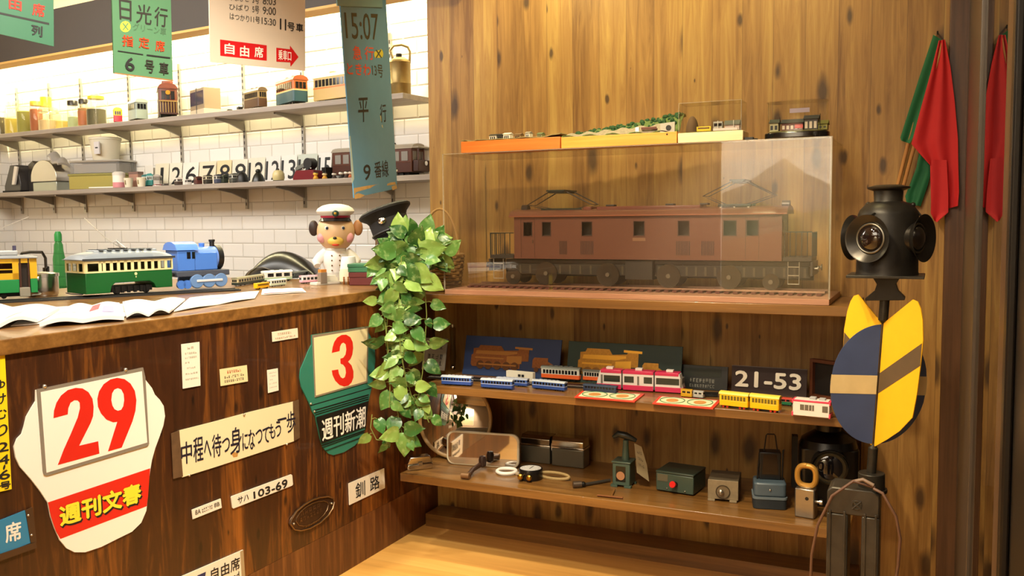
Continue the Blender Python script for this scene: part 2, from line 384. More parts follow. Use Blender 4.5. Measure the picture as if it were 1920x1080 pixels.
kw = struct('trim_kitchen_worktop', MB().box(-3.98, 0.0, -0.52, -0.001, 0.86, 0.90), mat('#4b4640', .35)); kw.location = KO; kw.rotation_euler = (0, 0, -KA)
struct('wall_behind', MB().box(-6.4, 2.0, -2.46, -2.4, 0, 2.72), mat('#8f795c', .8))
struct('trim_right_jamb', MB().box(0.017, 0.10, 3.348, YW - 0.046, 0, 2.72), wood('jamb_wood', ('#3a2414', '#553722', '#6b4a30'), 'z', 'x', 0, (60, 2), .4), bev=.003)

# right-hand glazed door: it runs from the display wall towards the viewer, just right of the lens
XG = 0.082
GLASS = clear('door_glass', (0.55, 0.53, 0.50, 1), 1.45)
struct('window_1', MB().box(XG, XG + 0.006, 1.46, 2.295, 0.02, 2.70), GLASS)
FR = mat('#5a5148', .35, .5); FRD = mat('#1f1a16', .4, .2)
struct('trim_door_stile_far', MB().box(0.075, 0.105, 2.30, 3.34, 0, 2.72), FR, bev=.002)
struct('trim_door_stile_near', MB().box(XG - 0.001, XG + 0.05, 1.315, 1.455, 0, 2.72), wood('stile_wood', ('#4c3826', '#6b523a', '#84694c'), 'z', 'y', 0, (60, 2), .4), bev=.002)
struct('door_1', MB().box(XG - 0.002, XG + 0.06, 0.85, 1.31, 0, 2.72).box(XG - 0.012, XG - 0.0021, 1.13, 1.17, 0, 2.72), FRD, bev=.003)

# ------------------------------------------------------------------ counter
ct = Thing('counter', 'long counter with dark stained plywood front covered in old station signs', 'counter', (-2.0, 1.8, 0), world=True)
ct.add('front_panel', MB().box(-2.03, XC, 0.3, YW - 0.001, 0.18, 1.012), W_COUNTER)
ct.add('kickboard', MB().box(-2.03, XC + 0.0007, 0.3, YW - 0.001, 0.0, 0.179), W_KICK)
ct.add('counter_top', MB().box(-3.35, XC + 0.014, 0.3, YW - 0.001, 1.014, 1.052), W_SHELF, bev=.003)
ct.add('end_post', MB().box(-2.05, -2.001, YW, YW + 0.1, 0, 1.013), W_DARK)
CZ = 1.0525

# ------------------------------------------------------------------ display shelves on the wood wall
def shelf(z, label, th=0.03, x0=-1.984, x1=-0.236, y0=SF):
    return tag(make('display_shelf', MB().box(x0, x1, y0, YW - 0.001, z - th, z), W_SHELF, bev=.002), label, 'shelf', 'wooden shelves on the display wall')
shelf(SZ[0], 'topmost brown wooden wall shelf carrying the big clear locomotive case', .034, -1.984, y0=SY[0])
shelf(SZ[1], 'middle brown wooden wall shelf lined with toy trains and boards', .03, at(788, 714, Y=SY[1]).x, y0=SY[1])
shelf(SZ[2], 'lowest brown wooden wall shelf holding mirrors and old railway tools', .032, at(750, 883, Y=SY[2]).x, y0=SY[2])

# ------------------------------------------------------------------ kitchen shelves, brackets and slotted standards
KSH = mat('#a39a90', .5, var=.12)
def kthing(o): o.location = KO; o.rotation_euler = (0, 0, -KA); return o
def kshelf(z, label, xs, u1, m):
    t = Thing('kitchen_shelf', label, 'shelf', KO, -KA, 'shelves on the tiled wall')
    t.add('board', MB().box(-3.97, u1, -0.25, -0.02, z - 0.026, z), m, bev=.001)
    for u in xs:
        pr = [(-0.006, z - 0.027), (-0.215, z - 0.027), (-0.215, z - 0.036), (-0.12, z - 0.050), (-0.012, z - 0.085), (-0.006, z - 0.085)]
        t.add('bracket', MB().prism(pr, 'x', u - 0.006, u + 0.006), mat('#8d8780', .4, .6))
    return t
us = [ (atk(x, 290, 0) - KO).dot(KX) for x in (38, 99, 158, 248, 343, 462, 571, 737)]
WSH = wood('kitchen_shelf_board', ('#8a8076', '#9d9389', '#aca297'), 'x', 'y', 0, (40, 2), .4, 0, 0, .5)
kshelf(1.93, 'upper grey shelf on the tiled wall with jars and old trams', us, -0.243, WSH)
kshelf(1.54, 'lower grey shelf on the tiled wall with number plates and tins', us, 0.05, WSH)
places = ['leftmost slotted metal shelf strip on the tiled wall near the corner', 'second slotted shelf strip from the left corner of the tiled wall', 'third slotted shelf strip from the left, behind the cream tin', 'slotted shelf strip on the tiled wall left of the number plates', 'slotted shelf strip on tiled wall above number plates six and seven', 'slotted shelf strip on tiled wall above plates nine and ten', 'slotted shelf strip on tiled wall above plates thirteen and fourteen', 'slotted shelf strip just right of the hanging blue sign']
for u, lb in zip(us, places):
    mb = MB().box(u - 0.009, u + 0.009, -0.012, -0.001, 1.40, 2.28)
    o = tag(make('shelf_standard', mb, mat('#b5b0a6', .35, .7)), lb, 'shelf support', 'slotted shelf standards'); kthing(o)
    sl = MB()
    for k in range(24): sl.box(u - 0.003, u + 0.003, -0.0135, -0.0119, 1.42 + k * 0.035, 1.438 + k * 0.035)
    make('slots', sl, mat('#3a3632', .6), o)

# ================================================================== rail vehicles
def rrect(x0, x1, y0, y1, r, n=3):
    P = []
    for cx, cy, a in ((x1-r, y1-r, 0), (x0+r, y1-r, 90), (x0+r, y0+r, 180), (x1-r, y0+r, 270)):
        for k in range(n + 1):
            t = math.radians(a + 90 * k / n); P.append((cx + r*math.cos(t), cy + r*math.sin(t)))
    return P
def arch(D, h, o, n=10, p=0.5):
    P = []
    for i in range(n + 1):
        y = -o + (D + 2*o) * i / n; k = (2*i/n - 1)
        P.append((y, h * max(0, 1 - k*k) ** p))
    return P
def little_car(t, L, D, H, lo, up, roof, nwin=5, split=.55, stripe=None, under=True, pane=None, ends=True, roofbits=2, rr=None, x=0.0, wheelcol=None):
    """a model tram or railway car: underframe with wheels, lower body, upper body, window panes, roof"""
    zb = .14 * H if under else 0; zr = .84 * H; r = rr if rr else min(L, D) * .14
    zs = zb + (zr - zb) * split; pane = pane or DARKGLASS
    if under:
        m = MB().box(x-L*.44, x+L*.44, D*.15, D*.85, H*.07, zb)
        t.add('underframe', m, IRON)
        w = MB()
        for k in (-.36, -.22, .22, .36):
            for y in (D*.08, D*.82): w.cyl((x + L*k, y, H*.075), H*.075, D*.10, 12, 'y')
        t.add('wheels', w, wheelcol or IRON)
    b = t.add('lower_body', MB().prism(rrect(x-L/2, x+L/2, 0, D, r), 'z', zb, zs), lo, bev=H*.012)
    t.add('upper_body', MB().prism(rrect(x-L/2+H*.004, x+L/2-H*.004, H*.004, D-H*.004, r), 'z', zs, zr), up)
    if stripe: t.add('stripe', MB().prism(rrect(x-L/2-H*.004, x+L/2+H*.004, -H*.004, D+H*.004, r), 'z', zs - H*.03, zs + H*.015), stripe)
    w = MB(); z0, z1 = zs + (zr-zs)*.12, zs + (zr-zs)*.80; a = L/2 - r - L*.02
    for i in range(nwin):
        u0 = -a + 2*a*(i + .14)/nwin; u1 = -a + 2*a*(i + .86)/nwin
        w.box(x+u0, x+u1, H*.004 - H*.012, D + H*.008, z0, z1)
    if ends:
        for q in range(3):
            y0 = r + (D - 2*r) * (q + .1) / 3; y1 = r + (D - 2*r) * (q + .9) / 3
            w.box(x-L/2 - H*.006, x+L/2 + H*.006, y0, y1, z0, z1)
    t.add('windows', w, pane)
    o = H*.018
    rf = t.add('roof', MB().prism(arch(D, H - zr, o), 'x', x-L/2-o, x+L/2+o), roof)
    for v in [v for v in rf.data.vertices]: v.co.z += zr
    if roofbits:
        for i in range(roofbits):
            c = x - L*.32 + L*.64*(i+.5)/roofbits; t.add('roof_vent', MB().box(c - L*.045, c + L*.045, D*.36, D*.64, H*.96, H*1.035), roof)
    return b
def car_at(name, label, cat, s, D, H, group=None, **k):
    t = Thing(name, label, cat, s.loc, s.yaw, group); little_car(t, s.L, D, H, **k); return t

CREAM = mat('#e9d9a0', .4); GREEN = mat('#0f5a26', .35); LGREEN = mat('#1f9a50', .35); YEL = mat('#f2c21c', .4); GREYR = mat('#8f9498', .4)
ROOFG = mat('#a9adb0', .35); DKG = mat('#343c34', .4); BROWN = mat('#4a2a1c', .45); ORANGE = mat('#e0622a', .45); PINK = mat('#d6325c', .4); BLUE = mat('#3d78c8', .35); LBLUE = mat('#6a86c4', .4)
TRACK = mat('#1c1a18', .5)

# ================================================================== on the counter
# --- black toy track under the big trams
tr = Thing('toy_track', 'black toy train track lying along the counter under the trams', 'track', (-2.62, 2.4, CZ), world=True)
pa = at(-60, 572, Z=CZ); pb = at(452, 545, Z=CZ); pa.z = pb.z = CZ; dv = (pb - pa).normalized(); nv = Vector((-dv.y, dv.x, 0)).normalized()
ball = MB()._a([pa, pb, pb + nv*.10, pa + nv*.10, *[p + Vector((0, 0, .005)) for p in (pa, pb, pb + nv*.10, pa + nv*.10)]], [(3,2,1,0),(4,5,6,7),(0,1,5,4),(1,2,6,5),(2,3,7,6),(3,0,4,7)])
tr.add('track_bed', ball, TRACK)
for k in (.022, .072): tr.add('rail', MB().tube([pa + nv*k + Vector((0,0,.0060)), pb + nv*k + Vector((0,0,.0060))], .0014, 6), IRON)
TZ = CZ + .0075

# --- green and cream bow-collector tram
s = seg((160, 557), (326, 545), TZ); H = s.h(240, 462); D = .15; L = s.L
t = Thing('model_tram', 'large green and cream model tram with grey domed roof on the counter', 'model tram', s.loc, s.yaw)
zb = .10*H; zs = .475*H; zr = .74*H; x0, x1 = -L/2, L/2
def tram_wall(m, z0, z1, y0=0.0, y1=None):
    y1 = D if y1 is None else y1
    return m.prism(rrect(x0, x1, y0, y1, .012), 'z', z0, z1)
# lower body with the bogie cut-out on its near side
pr = [(x0+.004, zb*.5), (x0+L*.27, zb*.5), (x0+L*.29, zb*1.9), (x0+L*.33, zb*2.5), (x0+L*.72, zb*2.5), (x0+L*.77, zb*1.9), (x0+L*.79, zb*.9), (x1-.004, zb*.9), (x1-.004, zs), (x0+.004, zs)]
t.add('lower_body', MB().prism(pr, 'y', 0, D), GREEN, bev=.002)
t.add('window_sill', tram_wall(MB(), zs, zs + .03*H, -.001, D + .001), CREAM)
t.add('header', tram_wall(MB(), zr - .07*H, zr), CREAM)
n = 9; edges = [x0 + L*(.20 + .70*i/n) for i in range(n + 1)]
for e in [x0 + L*.005, x0 + L*.155] + edges + [x0 + L*.985]:
    for y in (0, D - .004): t.add('window_post', MB().box(e, min(e + L*.032, x1), y, y + .004, zs, zr), CREAM)
for y in (.002, D*.3, D*.62, D - .012):
    for x in (x0, x1 - .004): t.add('window_post', MB().box(x, x + .004, y, y + .010, zs, zr), CREAM)
t.add('saloon', MB().box(x0+.012, x1-.012, D*.42, D*.58, zs, zr), mat('#3a3a30', .5))
gl = clear('tram_glass', (.75, .78, .75, 1))
t.add('glazing', MB().box(x0+.005, x1-.005, .0015, .0025, zs, zr).box(x0+.0015, x0+.0025, .01, D-.01, zs, zr), gl)
rs = lambda u, v: Vector((x0 - .006 + (L+.012)*u, -.006 + (D+.012)*v, zr + (.165*H) * max(0, 1 - (2*v-1)**2)**.42 * max(0, 1 - abs(2*u-1)**5.0)**.55 + .002))
rf = t.add('roof', MB().slab(rs, 30, 14, (0, 0, -.003)), mat('#7e868c', .3))
t.add('roof_edge', MB().box(x0-.007, x1+.007, -.007, -.004, zr-.003, zr+.005), mat('#3a3c3e', .4), parent=rf)
t.add('clerestory', MB().box(x0+L*.17, x1-L*.12, D*.28, D*.72, zr+.11*H, zr+.19*H), mat('#9aa0a4', .35), bev=.003)
vt = MB()
for k in range(7): vt.box(x0+L*(.22+.09*k), x0+L*(.27+.09*k), D*.2, D*.8, zr+.185*H, zr+.205*H)
t.add('roof_vents', vt, mat('#55595c', .5))
lamp = MB()
for k in (.46, .68): lamp.ball((x0 + L*k, D*.17, zr+.12*H), .006)
t.add('roof_lamps', lamp, CHROME)
pl = t.add('trolley_base', MB().box(x0+L*.40, x0+L*.56, D*.35, D*.65, zr+.205*H, zr+.225*H), IRON)
pw = MB()
pp = [Vector((x0+L*.52, D*.5, zr+.22*H)), Vector((x0+L*.36, D*.5, zr+.42*H)), Vector((x0+L*.13, D*.5, zr+.86*H))]
pw.tube(pp, .0013, 6); pw.tube([pp[0], Vector((x0+L*.48, D*.5, zr+.40*H)), Vector((x0+L*.40, D*.5, zr+.32*H))], .0011, 6)
pw.tube([Vector((x0+L*.54, D*.35, zr+.22*H)), Vector((x0+L*.47, D*.5, zr+.38*H)), Vector((x0+L*.54, D*.65, zr+.22*H))], .0011, 6)
t.add('trolley_pole', pw, mat('#c2c0ba', .3, .8), parent=pl)
t.add('badge', MB().cyl((x0+L*.56, -.0012, zs-.055*H), .0055, .0015, 16, 'y'), CREAM)
t.add('badge', MB().box(x0+L*.556, x0+L*.566, -.0012, .0, zs-.135*H, zs-.105*H), CREAM)
bg = MB()
for k in (.36, .69):
    bg.cyl((x0+L*k, .010, .075*H), .075*H, .010, 18, 'y').cyl((x0+L*k, D-.02, .075*H), .075*H, .010, 18, 'y')
bg.box(x0+L*.30, x0+L*.76, .012, D-.012, .05*H, .16*H)
for k in range(6): bg.box(x0+L*(.33+.07*k), x0+L*(.36+.07*k), .004, .012, .03*H, .17*H)
t.add('truck', bg, IRON)
t.add('fender', MB().tube([(x0-.004, .01, .05*H), (x0-.016, D*.5, .05*H), (x0-.004, D-.01, .05*H)], .002, 6), IRON)

# --- yellow and green tram cut by the left edge of the picture
s = seg((-150, 568), (72, 558), TZ); H = s.h(20, 470); L = s.L; D = .12; x0, x1 = -L/2, L/2
X = lambda px: x0 + L * (px + 150) / 222.0
t = Thing('model_tram', 'yellow and green model tram with open doorway at the left counter end', 'model tram', s.loc, s.yaw)
zb, zs, zr = .12*H, .40*H, .84*H; YL = mat('#f0c024', .4)
t.add('lower_body', MB().box(x0, X(36), 0, D, zb, zs), LGREEN, bev=.002)
t.add('window_sill', MB().box(x0, X(36), .0, D, zs, zs+.13*H), YL)
t.add('header', MB().box(x0, X(72), .0, D, zr-.10*H, zr), YL)
for a, b in ((-150, -140), (-100, -90), (-55, -46), (-12, -6), (24, 36)):
    for y in (0, D-.004): t.add('window_post', MB().box(X(a), X(b), y, y+.004, zs, zr), YL)
for q in ((X(58), X(72), 0, .004), (X(58), X(72), D-.004, D), (X(72)-.003, X(72), .0042, D*.18), (X(72)-.003, X(72), D*.82, D-.0042)): t.add('end_post', MB().box(*q, zs, zr), YL)
for a, b in ((-140, -100), (-90, -55), (-46, -12), (-6, 24)): t.add('window_bar', MB().box(X(a), X(b), .0, .003, zs+.20*H, zs+.22*H), YL)
t.add('end_panel', MB().box(X(58), X(72), 0, D, zb*.9, zs+.02*H), LGREEN, bev=.002)
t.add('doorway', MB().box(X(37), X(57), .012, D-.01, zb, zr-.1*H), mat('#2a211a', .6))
t.add('door_post', MB().box(X(37), X(41), .0, .006, zb, zr).box(X(54), X(57), .0, .006, zb, zr), BROWN)
t.add('step', MB().box(X(36), X(57), -.008, .02, zb*.3, zb*1.9), mat('#a59f8e', .5), bev=.002)
t.add('glazing', MB().box(x0+.004, X(24), .0035, .0045, zs+.13*H, zr-.1*H), gl)
t.add('saloon', MB().box(x0+.01, X(30), D*.35, D*.65, zs, zr-.05*H), mat('#6b3a22', .6))
rs = lambda u, v: Vector((x0 + (X(75)-x0)*u, -.007 + (D+.014)*v, zr + .05*H * max(0, 1-(2*v-1)**2)**.5 * max(0, 1-max(0, 2*u-1)**6)**.5 + .002))
t.add('roof', MB().slab(rs, 20, 10, (0, 0, -.003)), mat('#8d9193', .4))
t.add('clerestory', MB().box(x0, X(36), D*.25, D*.75, zr+.05*H, zr+.155*H), mat('#b6babc', .35), bev=.004)
t.add('roof_lamp', MB().cyl((X(30), D*.5, zr+.15*H), .006, .018, 12), mat('#4d4a66', .4))
t.add('trolley_pole', MB().tube([(X(-90), D*.5, zr+.2*H), (X(-20), D*.5, zr+.52*H), (X(62), D*.5, zr+.86*H)], .0013, 6), mat('#c2c0ba', .3, .8))
t.add('headlamp', MB().cyl((X(72), D*.5, zs*.95), .009, .006, 14, 'x'), CHROME)
m = MB()
for px in (-110, -75, 5): m.cyl((X(px), .012, .055*H), .055*H, .01, 16, 'y').cyl((X(px), D-.02, .055*H), .055*H, .01, 16, 'y')
m.box(x0, X(50), .02, D-.02, .04*H, zb)
t.add('truck', m, IRON)
t.add('bumper', MB().tube([(X(60), -.004, .06*H), (X(76), D*.15, .06*H), (X(78), D*.5, .06*H), (X(76), D*.85, .06*H)], .003, 6), mat('#8a8578', .5))

# --- plain blue toy tank engine
s = seg((334, 543), (428, 537), TZ); H = s.h(380, 450); L = s.L; D = .115; x0 = -L/2
t = Thing('toy_engine', 'plain blue toy tank engine with grey running plate on the counter', 'toy train', s.loc, s.yaw)
RB = mat('#4a4f5c', .4); SB = mat('#4d7fd6', .3); 
t.add('running_plate', MB().box(x0-.004, x0+L*1.04, .0, D, .25*H, .37*H), RB, bev=.003)
t.add('side_tank', MB().box(x0+L*.36, x0+L*.82, .008, D-.008, .37*H, .74*H), SB, bev=.004)
cab = t.add('cab', MB().box(x0+L*.02, x0+L*.36, .004, D-.004, .37*H, .80*H), SB, bev=.003)
t.add('cab_roof', MB().prism([(y, z + .80*H) for y, z in arch(D+.004, .17*H, .004)], 'x', x0-.002, x0+L*.42), mat('#5b8ae0', .3), parent=cab)
t.add('cab_window', MB().box(x0+L*.30, x0+L*.36, .0026, .0035, .62*H, .76*H).box(x0+L*.20, x0+L*.27, .0026, .0035, .62*H, .76*H), DARKGLASS, parent=cab)
t.add('cab_handle', MB().box(x0-.001, x0+L*.02, D*.42, D*.58, .52*H, .68*H), mat('#a8c4f0', .3), parent=cab, bev=.003)
t.add('boiler', MB().cyl((x0+L*.36, D*.5, .62*H), .24*H, L*.52, 24, 'x'), mat('#6f92de', .3))
t.add('smokebox', MB().cyl((x0+L*.86, D*.5, .62*H), .26*H, L*.10, 24, 'x'), BLACK)
t.add('smokebox_door', MB().cyl((x0+L*.96, D*.5, .62*H), .22*H, L*.02, 24, 'x', .16*H), mat('#8f8a80', .5))
t.add('chimney', MB().lathe([(.05*H, .82*H), (.05*H, .95*H), (.065*H, .96*H), (.065*H, 1.0*H)], 16, (x0+L*.83, D*.5, 0)), BLACK)
t.add('dome', MB().lathe([(.05*H, .82*H), (.06*H, .90*H), (.06*H, .93*H), (.0, .94*H)], 16, (x0+L*.62, D*.5, 0)), SB)
for k in (.38, .62, .86):
    for y in (-.002, D-.008): 
        w = t.add('wheel', MB().lathe([(.045*H, 0), (.135*H, 0), (.150*H, .004), (.150*H, .010), (.045*H, .010)], 24, (x0+L*k, y, .150*H), 'y'), mat('#6c8fc0', .35))
t.add('coupling_rod', MB().box(x0+L*.36, x0+L*.88, -.006, -.003, .13*H, .18*H), mat('#d8d8dc', .3), bev=.002)
m = MB()
for k in (.08, .20): m.cyl((x0+L*k, .004, .09*H), .09*H, .012, 16, 'y')
t.add('trailing_wheels', m, SB)
t.add('buffer', MB().cyl((x0-.012, D*.2, .31*H), .008, .010, 12, 'x').cyl((x0-.012, D*.8, .31*H), .008, .010, 12, 'x'), mat('#232022', .4))

# --- the other small vehicles on the counter
s = seg((446, 537), (496, 529), CZ)
car_at('model_railcar', 'small cream and dark green railcar beside the yellow bus on the counter', 'model train', s, .03, s.h(470, 517), lo=DKG, up=mat('#cfc39a', .4), roof=mat('#8f8a70', .4), nwin=10, split=.4, roofbits=0)
s = seg((482, 543), (506, 540), CZ)
t = Thing('toy_bus', 'tiny yellow toy bus on the counter front', 'toy bus', s.loc, s.yaw); H = s.h(494, 530)
t.add('body', MB().prism(rrect(-s.L/2, s.L/2, 0, .018, .003), 'z', H*.16, H), mat('#f0b012', .35), bev=.001)
t.add('windows', MB().box(-s.L*.42, s.L*.42, -.0006, .0186, H*.58, H*.82), mat('#6b5210', .3))
m = MB()
for k in (-.3, .3): m.cyl((s.L*k, -.0004, H*.14), H*.14, .019, 12, 'y')
t.add('wheels', m, BLACK)
s = seg((497, 529), (549, 526), CZ)
car_at('model_tram', 'white and green model tram with wide windows near counter middle', 'model tram', s, .04, s.h(520, 507), lo=mat('#b9cfae', .4), up=mat('#efece0', .4), roof=mat('#f2f0e8', .4), nwin=3, split=.35)
s = seg((508, 538), (538, 535), CZ)
car_at('model_tram', 'very small cream tram in front of the white and green one', 'model tram', s, .022, s.h(520, 523), lo=mat('#c9d2b4', .4), up=mat('#e6e4d6', .4), roof=mat('#d8dccb', .4), nwin=6, split=.4, roofbits=0)
s = seg((553, 523), (592, 517), CZ)
car_at('model_train', 'dark grey model railcar just behind the white and green tram', 'model train', s, .03, s.h(575, 507), lo=mat('#2f3634', .4), up=mat('#4a5250', .4), roof=mat('#565a58', .4), nwin=8, split=.4, roofbits=0)
s = seg((566, 532), (598, 530), CZ)
car_at('model_tram', 'small pale pink tram left of the clear model box', 'model tram', s, .024, s.h(580, 516), lo=mat('#e7a9b8', .4), up=mat('#efe4e2', .4), roof=mat('#e3a7b4', .4), nwin=4, split=.35, roofbits=0)
s = seg((594, 535), (644, 531), CZ); H = s.h(620, 511)
t = Thing('model_box', 'clear box holding an orange and white model beside the white cup', 'display box', s.loc, s.yaw); L = s.L
t.add('base', MB().box(-L/2, L/2, 0, .045, 0, H*.22), mat('#d9d2c4', .5), bev=.001)
CB = clear('small_box_clear', (.92, .92, .90, 1), 1.35)
t.add('cover', MB().box(-L*.30, L*.45, .002, .043, H*.22, H*.92), CB)
t.add('model', MB().box(-L*.2, L*.36, .012, .032, H*.23, H*.55).box(-L*.12, L*.3, .014, .030, H*.55, H*.72), mat('#e9e3d6', .5), bev=.001)
t.add('block', MB().box(-L*.36, -L*.12, -.002, .02, H*.10, H*1.05), mat('#8a7a6a', .5), bev=.001)
t.add('orange_top', MB().box(-L*.33, -L*.13, .0, .02, H*1.05, H*1.3), mat('#cf8433', .5))
for i, px in enumerate((645, 653)):
    p = at(px, 533, Z=CZ)
    t = Thing('tiny_figure', ('tiny copper-coloured figure just left of the white cup', 'second tiny copper figure, close against the white cup')[i], 'figurine', (p.x, p.y, CZ), 0, 'copper figures by the cup')
    t.add('body', MB().lathe([(.004, 0), (.005, .004), (.003, .015), (.004, .022), (.002, .026)], 12), mat('#a8672f', .4, .5)); t.add('head', MB().ball((0, 0, .029), .004), mat('#b8763a', .4, .5))
p = at(653, 532, Z=CZ); r = .5 * (at(670, 532, Z=CZ) - at(636, 532, Z=CZ)).length
t = Thing('cup', 'white egg-shaped cup standing in front of the dog figure', 'cup', (p.x - .01, p.y + .02, CZ)); hh = .117
t.add('stand', MB().lathe([(r*.8, 0), (r, .010), (r*1.02, hh*.35), (r*.93, hh*.55), (r*.90, hh*.56), (r*.9, hh*.4)], 32), mat('#efe3c4', .35))
t.add('cup_body', MB().lathe([(r*.5, hh*.25), (r*.93, hh*.42), (r*.90, hh*.60), (r*.74, hh*.98), (r*.70, hh), (r*.64, hh*.98), (r*.6, hh*.7)], 32), mat('#f4f2ea', .3))

# --- glossy dark dome
pc = at(520, 519, Z=CZ); pc.y += .075; pc.z = CZ + .003; w = 128 / FOC * (pc - EYE).length
t = Thing('domed_cover', 'large glossy dark dome-shaped cover lying behind the small trains', 'cover', pc, math.radians(25))
t.add('shell', MB().slab(lambda u, v: Vector(((u-.5)*w, (v-.5)*w*.62, .175*w*1.95*max(0, math.sin(PI*u**.85))**.8 * max(0, 1-(2*v-1)**2)**.5)), 28, 16, (0, 0, -.003)), mat('#1c1b19', .28))
t.add('visor', MB().slab(lambda u, v: Vector((-w*.5 + u*w*.42, -w*.32 + .10*w*v, .004 + .115*w*math.sin(PI*u)**.7*(1-.4*v))), 14, 4, (0, 0, -.002)), clear('visor', (.55, .48, .38, 1), 1.2, .15))
t.add('rim', MB().tube([Vector((-w*.5 + w*.42*k/14, -w*.322, .006 + .118*w*math.sin(PI*k/14)**.7)) for k in range(15)], .002, 6), mat('#5d5648', .4, .5))

# --- dog figure in station uniform
pc = at(632, 526, Z=CZ); pc.z = CZ; sc = (pc - EYE).length / FOC       # metres per pixel at that distance
t = Thing('dog_figurine', 'toy dog figurine in white station uniform and peaked cap on the counter', 'figurine', pc, math.radians(33))
SK = mat('#dcb488', .45); UN = mat('#e9e4dc', .55)
def S_(x): return x * sc
zc = S_(526 - 437); R = S_(34.5)
t.add('uniform', MB().lathe([(S_(24), 0), (S_(25), S_(3)), (S_(22), S_(22)), (S_(25), S_(30)), (S_(24), S_(48)), (S_(17), S_(58)), (S_(8), S_(62))], 28), UN)
for sx in (-1, 1):
    t.add('sleeve', MB().tube([(sx*S_(18), 0, S_(54)), (sx*S_(28), -S_(2), S_(44)), (sx*S_(36), -S_(6), S_(34)), (sx*S_(34), -S_(12), S_(28))], [S_(8), S_(9.5), S_(9), S_(6)], 12), UN)
    t.add('foot', MB().ball((sx*S_(11), -S_(8), S_(6.2)), S_(11), S_(14), S_(6)), UN)
hd = t.add('head', MB().ball((0, 0, zc), R, R*.95, R*1.02, 32, 20), SK)
t.add('muzzle', MB().ball((S_(1), -R*.82, zc - R*.48), R*.42, R*.30, R*.26), mat('#e0b850', .45), parent=hd)
t.add('mouth', MB().ball((S_(1), -R*.98, zc - R*.64), R*.20, R*.12, R*.09), mat('#d6401c', .45), parent=hd)
t.add('nose', MB().ball((0, -R*1.07, zc - R*.30), R*.10, R*.08, R*.07), BLACK, parent=hd)
for sx in (-1, 1):
    e = t.add('eye', MB().ball((sx*R*.42, -R*.86, zc + R*.22), R*.105, R*.06, R*.115), mat('#e8e2d4' if sx < 0 else '#d9cdb2', .4), parent=hd)
    t.add('pupil', MB().ball((sx*R*.42 + R*.02, -R*.90, zc + R*.22), R*.07, R*.035, R*.08), mat('#1c2238', .3), parent=hd)
    t.add('cheek', MB().ball((sx*R*.70, -R*.50, zc - R*.28), R*.25, R*.22, R*.27), mat('#d9979a', .5), parent=hd)
    t.add('ear', MB().ball((sx*R*1.16, R*.1, zc + R*.22), R*.26, R*.20, R*.42), mat('#33231c' if sx < 0 else '#b07a4c', .5), parent=hd)
cp = t.add('cap', MB().lathe([(R*.70, zc + R*.72), (R*.76, zc + R*.86), (R*.96, zc + R*1.0), (R*1.0, zc + R*1.10), (R*.92, zc + R*1.25), (R*.68, zc + R*1.40), (R*.35, zc + R*1.48), (0, zc + R*1.50)], 32), mat('#e6dfd4', .5))
t.add('cap_band', MB().lathe([(R*.72, zc + R*.70), (R*.76, zc + R*.72), (R*.79, zc + R*.86), (R*.74, zc + R*.88)], 32), mat('#a8203a', .5), parent=cp)
t.add('cap_peak', MB().slab(lambda u, v: Vector((R*.77*math.sin((u-.5)*2.5)*(1+.16*v), -R*.77*math.cos((u-.5)*2.5)*(1+.44*v*math.cos((u-.5)*2.5)), zc + R*(.76 - .16*v))), 14, 4, (0, 0, -.002)), mat('#15181a', .2), parent=cp)
t.add('cap_badge', MB().ball((S_(2), -R*.98, zc + R*.98), R*.17, R*.06, R*.17), mat('#1d3d2e', .4), parent=cp)
t.add('badge_emblem', MB().ball((S_(2), -R*1.04, zc + R*.98), R*.08, R*.02, R*.06), BRASS, parent=cp)
m = MB()
for k in range(4):
    for sx in (-1, 1): m.ball((sx*S_(7), -S_(24), S_(20 + 9*k)), S_(1.4))
t.add('buttons', m, mat('#7a5a2c', .3, .8))
t.add('collar', MB().ring((0, -S_(2), S_(58)), S_(15), S_(3.4), 24, 8), UN)

# --- black railway cap on its stand
pl = Plane(at(715, 470, X=-2.12), (0.42, -0.9, 0)); pc = pl(725, 520); pc.z = CZ; sc = (pc - EYE).length / FOC
t = Thing('cap_stand', 'black head-shaped stand under the railway cap, behind the plant', 'stand', pc, math.radians(25))
zz = pl(725, 470).z - CZ
t.add('neck', MB().lathe([(.05, 0), (.05, .008), (.028, .02), (.025, zz*.5), (.046, zz*.8), (.048, zz + .02), (.036, zz + .035)], 24), mat('#0f0e0e', .4))
cpz = pl(733, 428); 
t = Thing('railway_cap', 'black peaked railway cap with silver badge tilted on its stand', 'cap', cpz, 0, rot=(math.radians(-6), math.radians(-20), math.radians(25)))
r = .080; BK = mat('#121113', .7)
t.add('crown', MB().lathe([(r*.98, .032), (r*1.12, .052), (r*1.40, .070), (r*1.42, .078), (r*1.30, .086), (r*.7, .084), (0, .080)], 36), BK)
t.add('band', MB().lathe([(r*.97, -.028), (r*1.02, -.024), (r*1.03, .036), (r*.97, .038)], 36), mat('#19181a', .8))
t.add('peak', MB().slab(lambda u, v: Vector((r*math.sin((u-.5)*2.2)*(1+.12*v), -r*math.cos((u-.5)*2.2)*(1 + .7*v*math.cos((u-.5)*2.2)), -.022 - .030*v)), 16, 5, (0, 0, -.002)), mat('#0c0b0c', .15))
t.add('strap', MB().ring((0, -.003, -.014), r*1.05, .004, 36, 8), mat('#1a191a', .3))
t.add('badge', MB().ball((-.012, -r*1.10, .030), .017, .006, .015), CHROME)
t.add('side_button', MB().ball((r*.95, -r*.45, -.014), .006), CHROME)

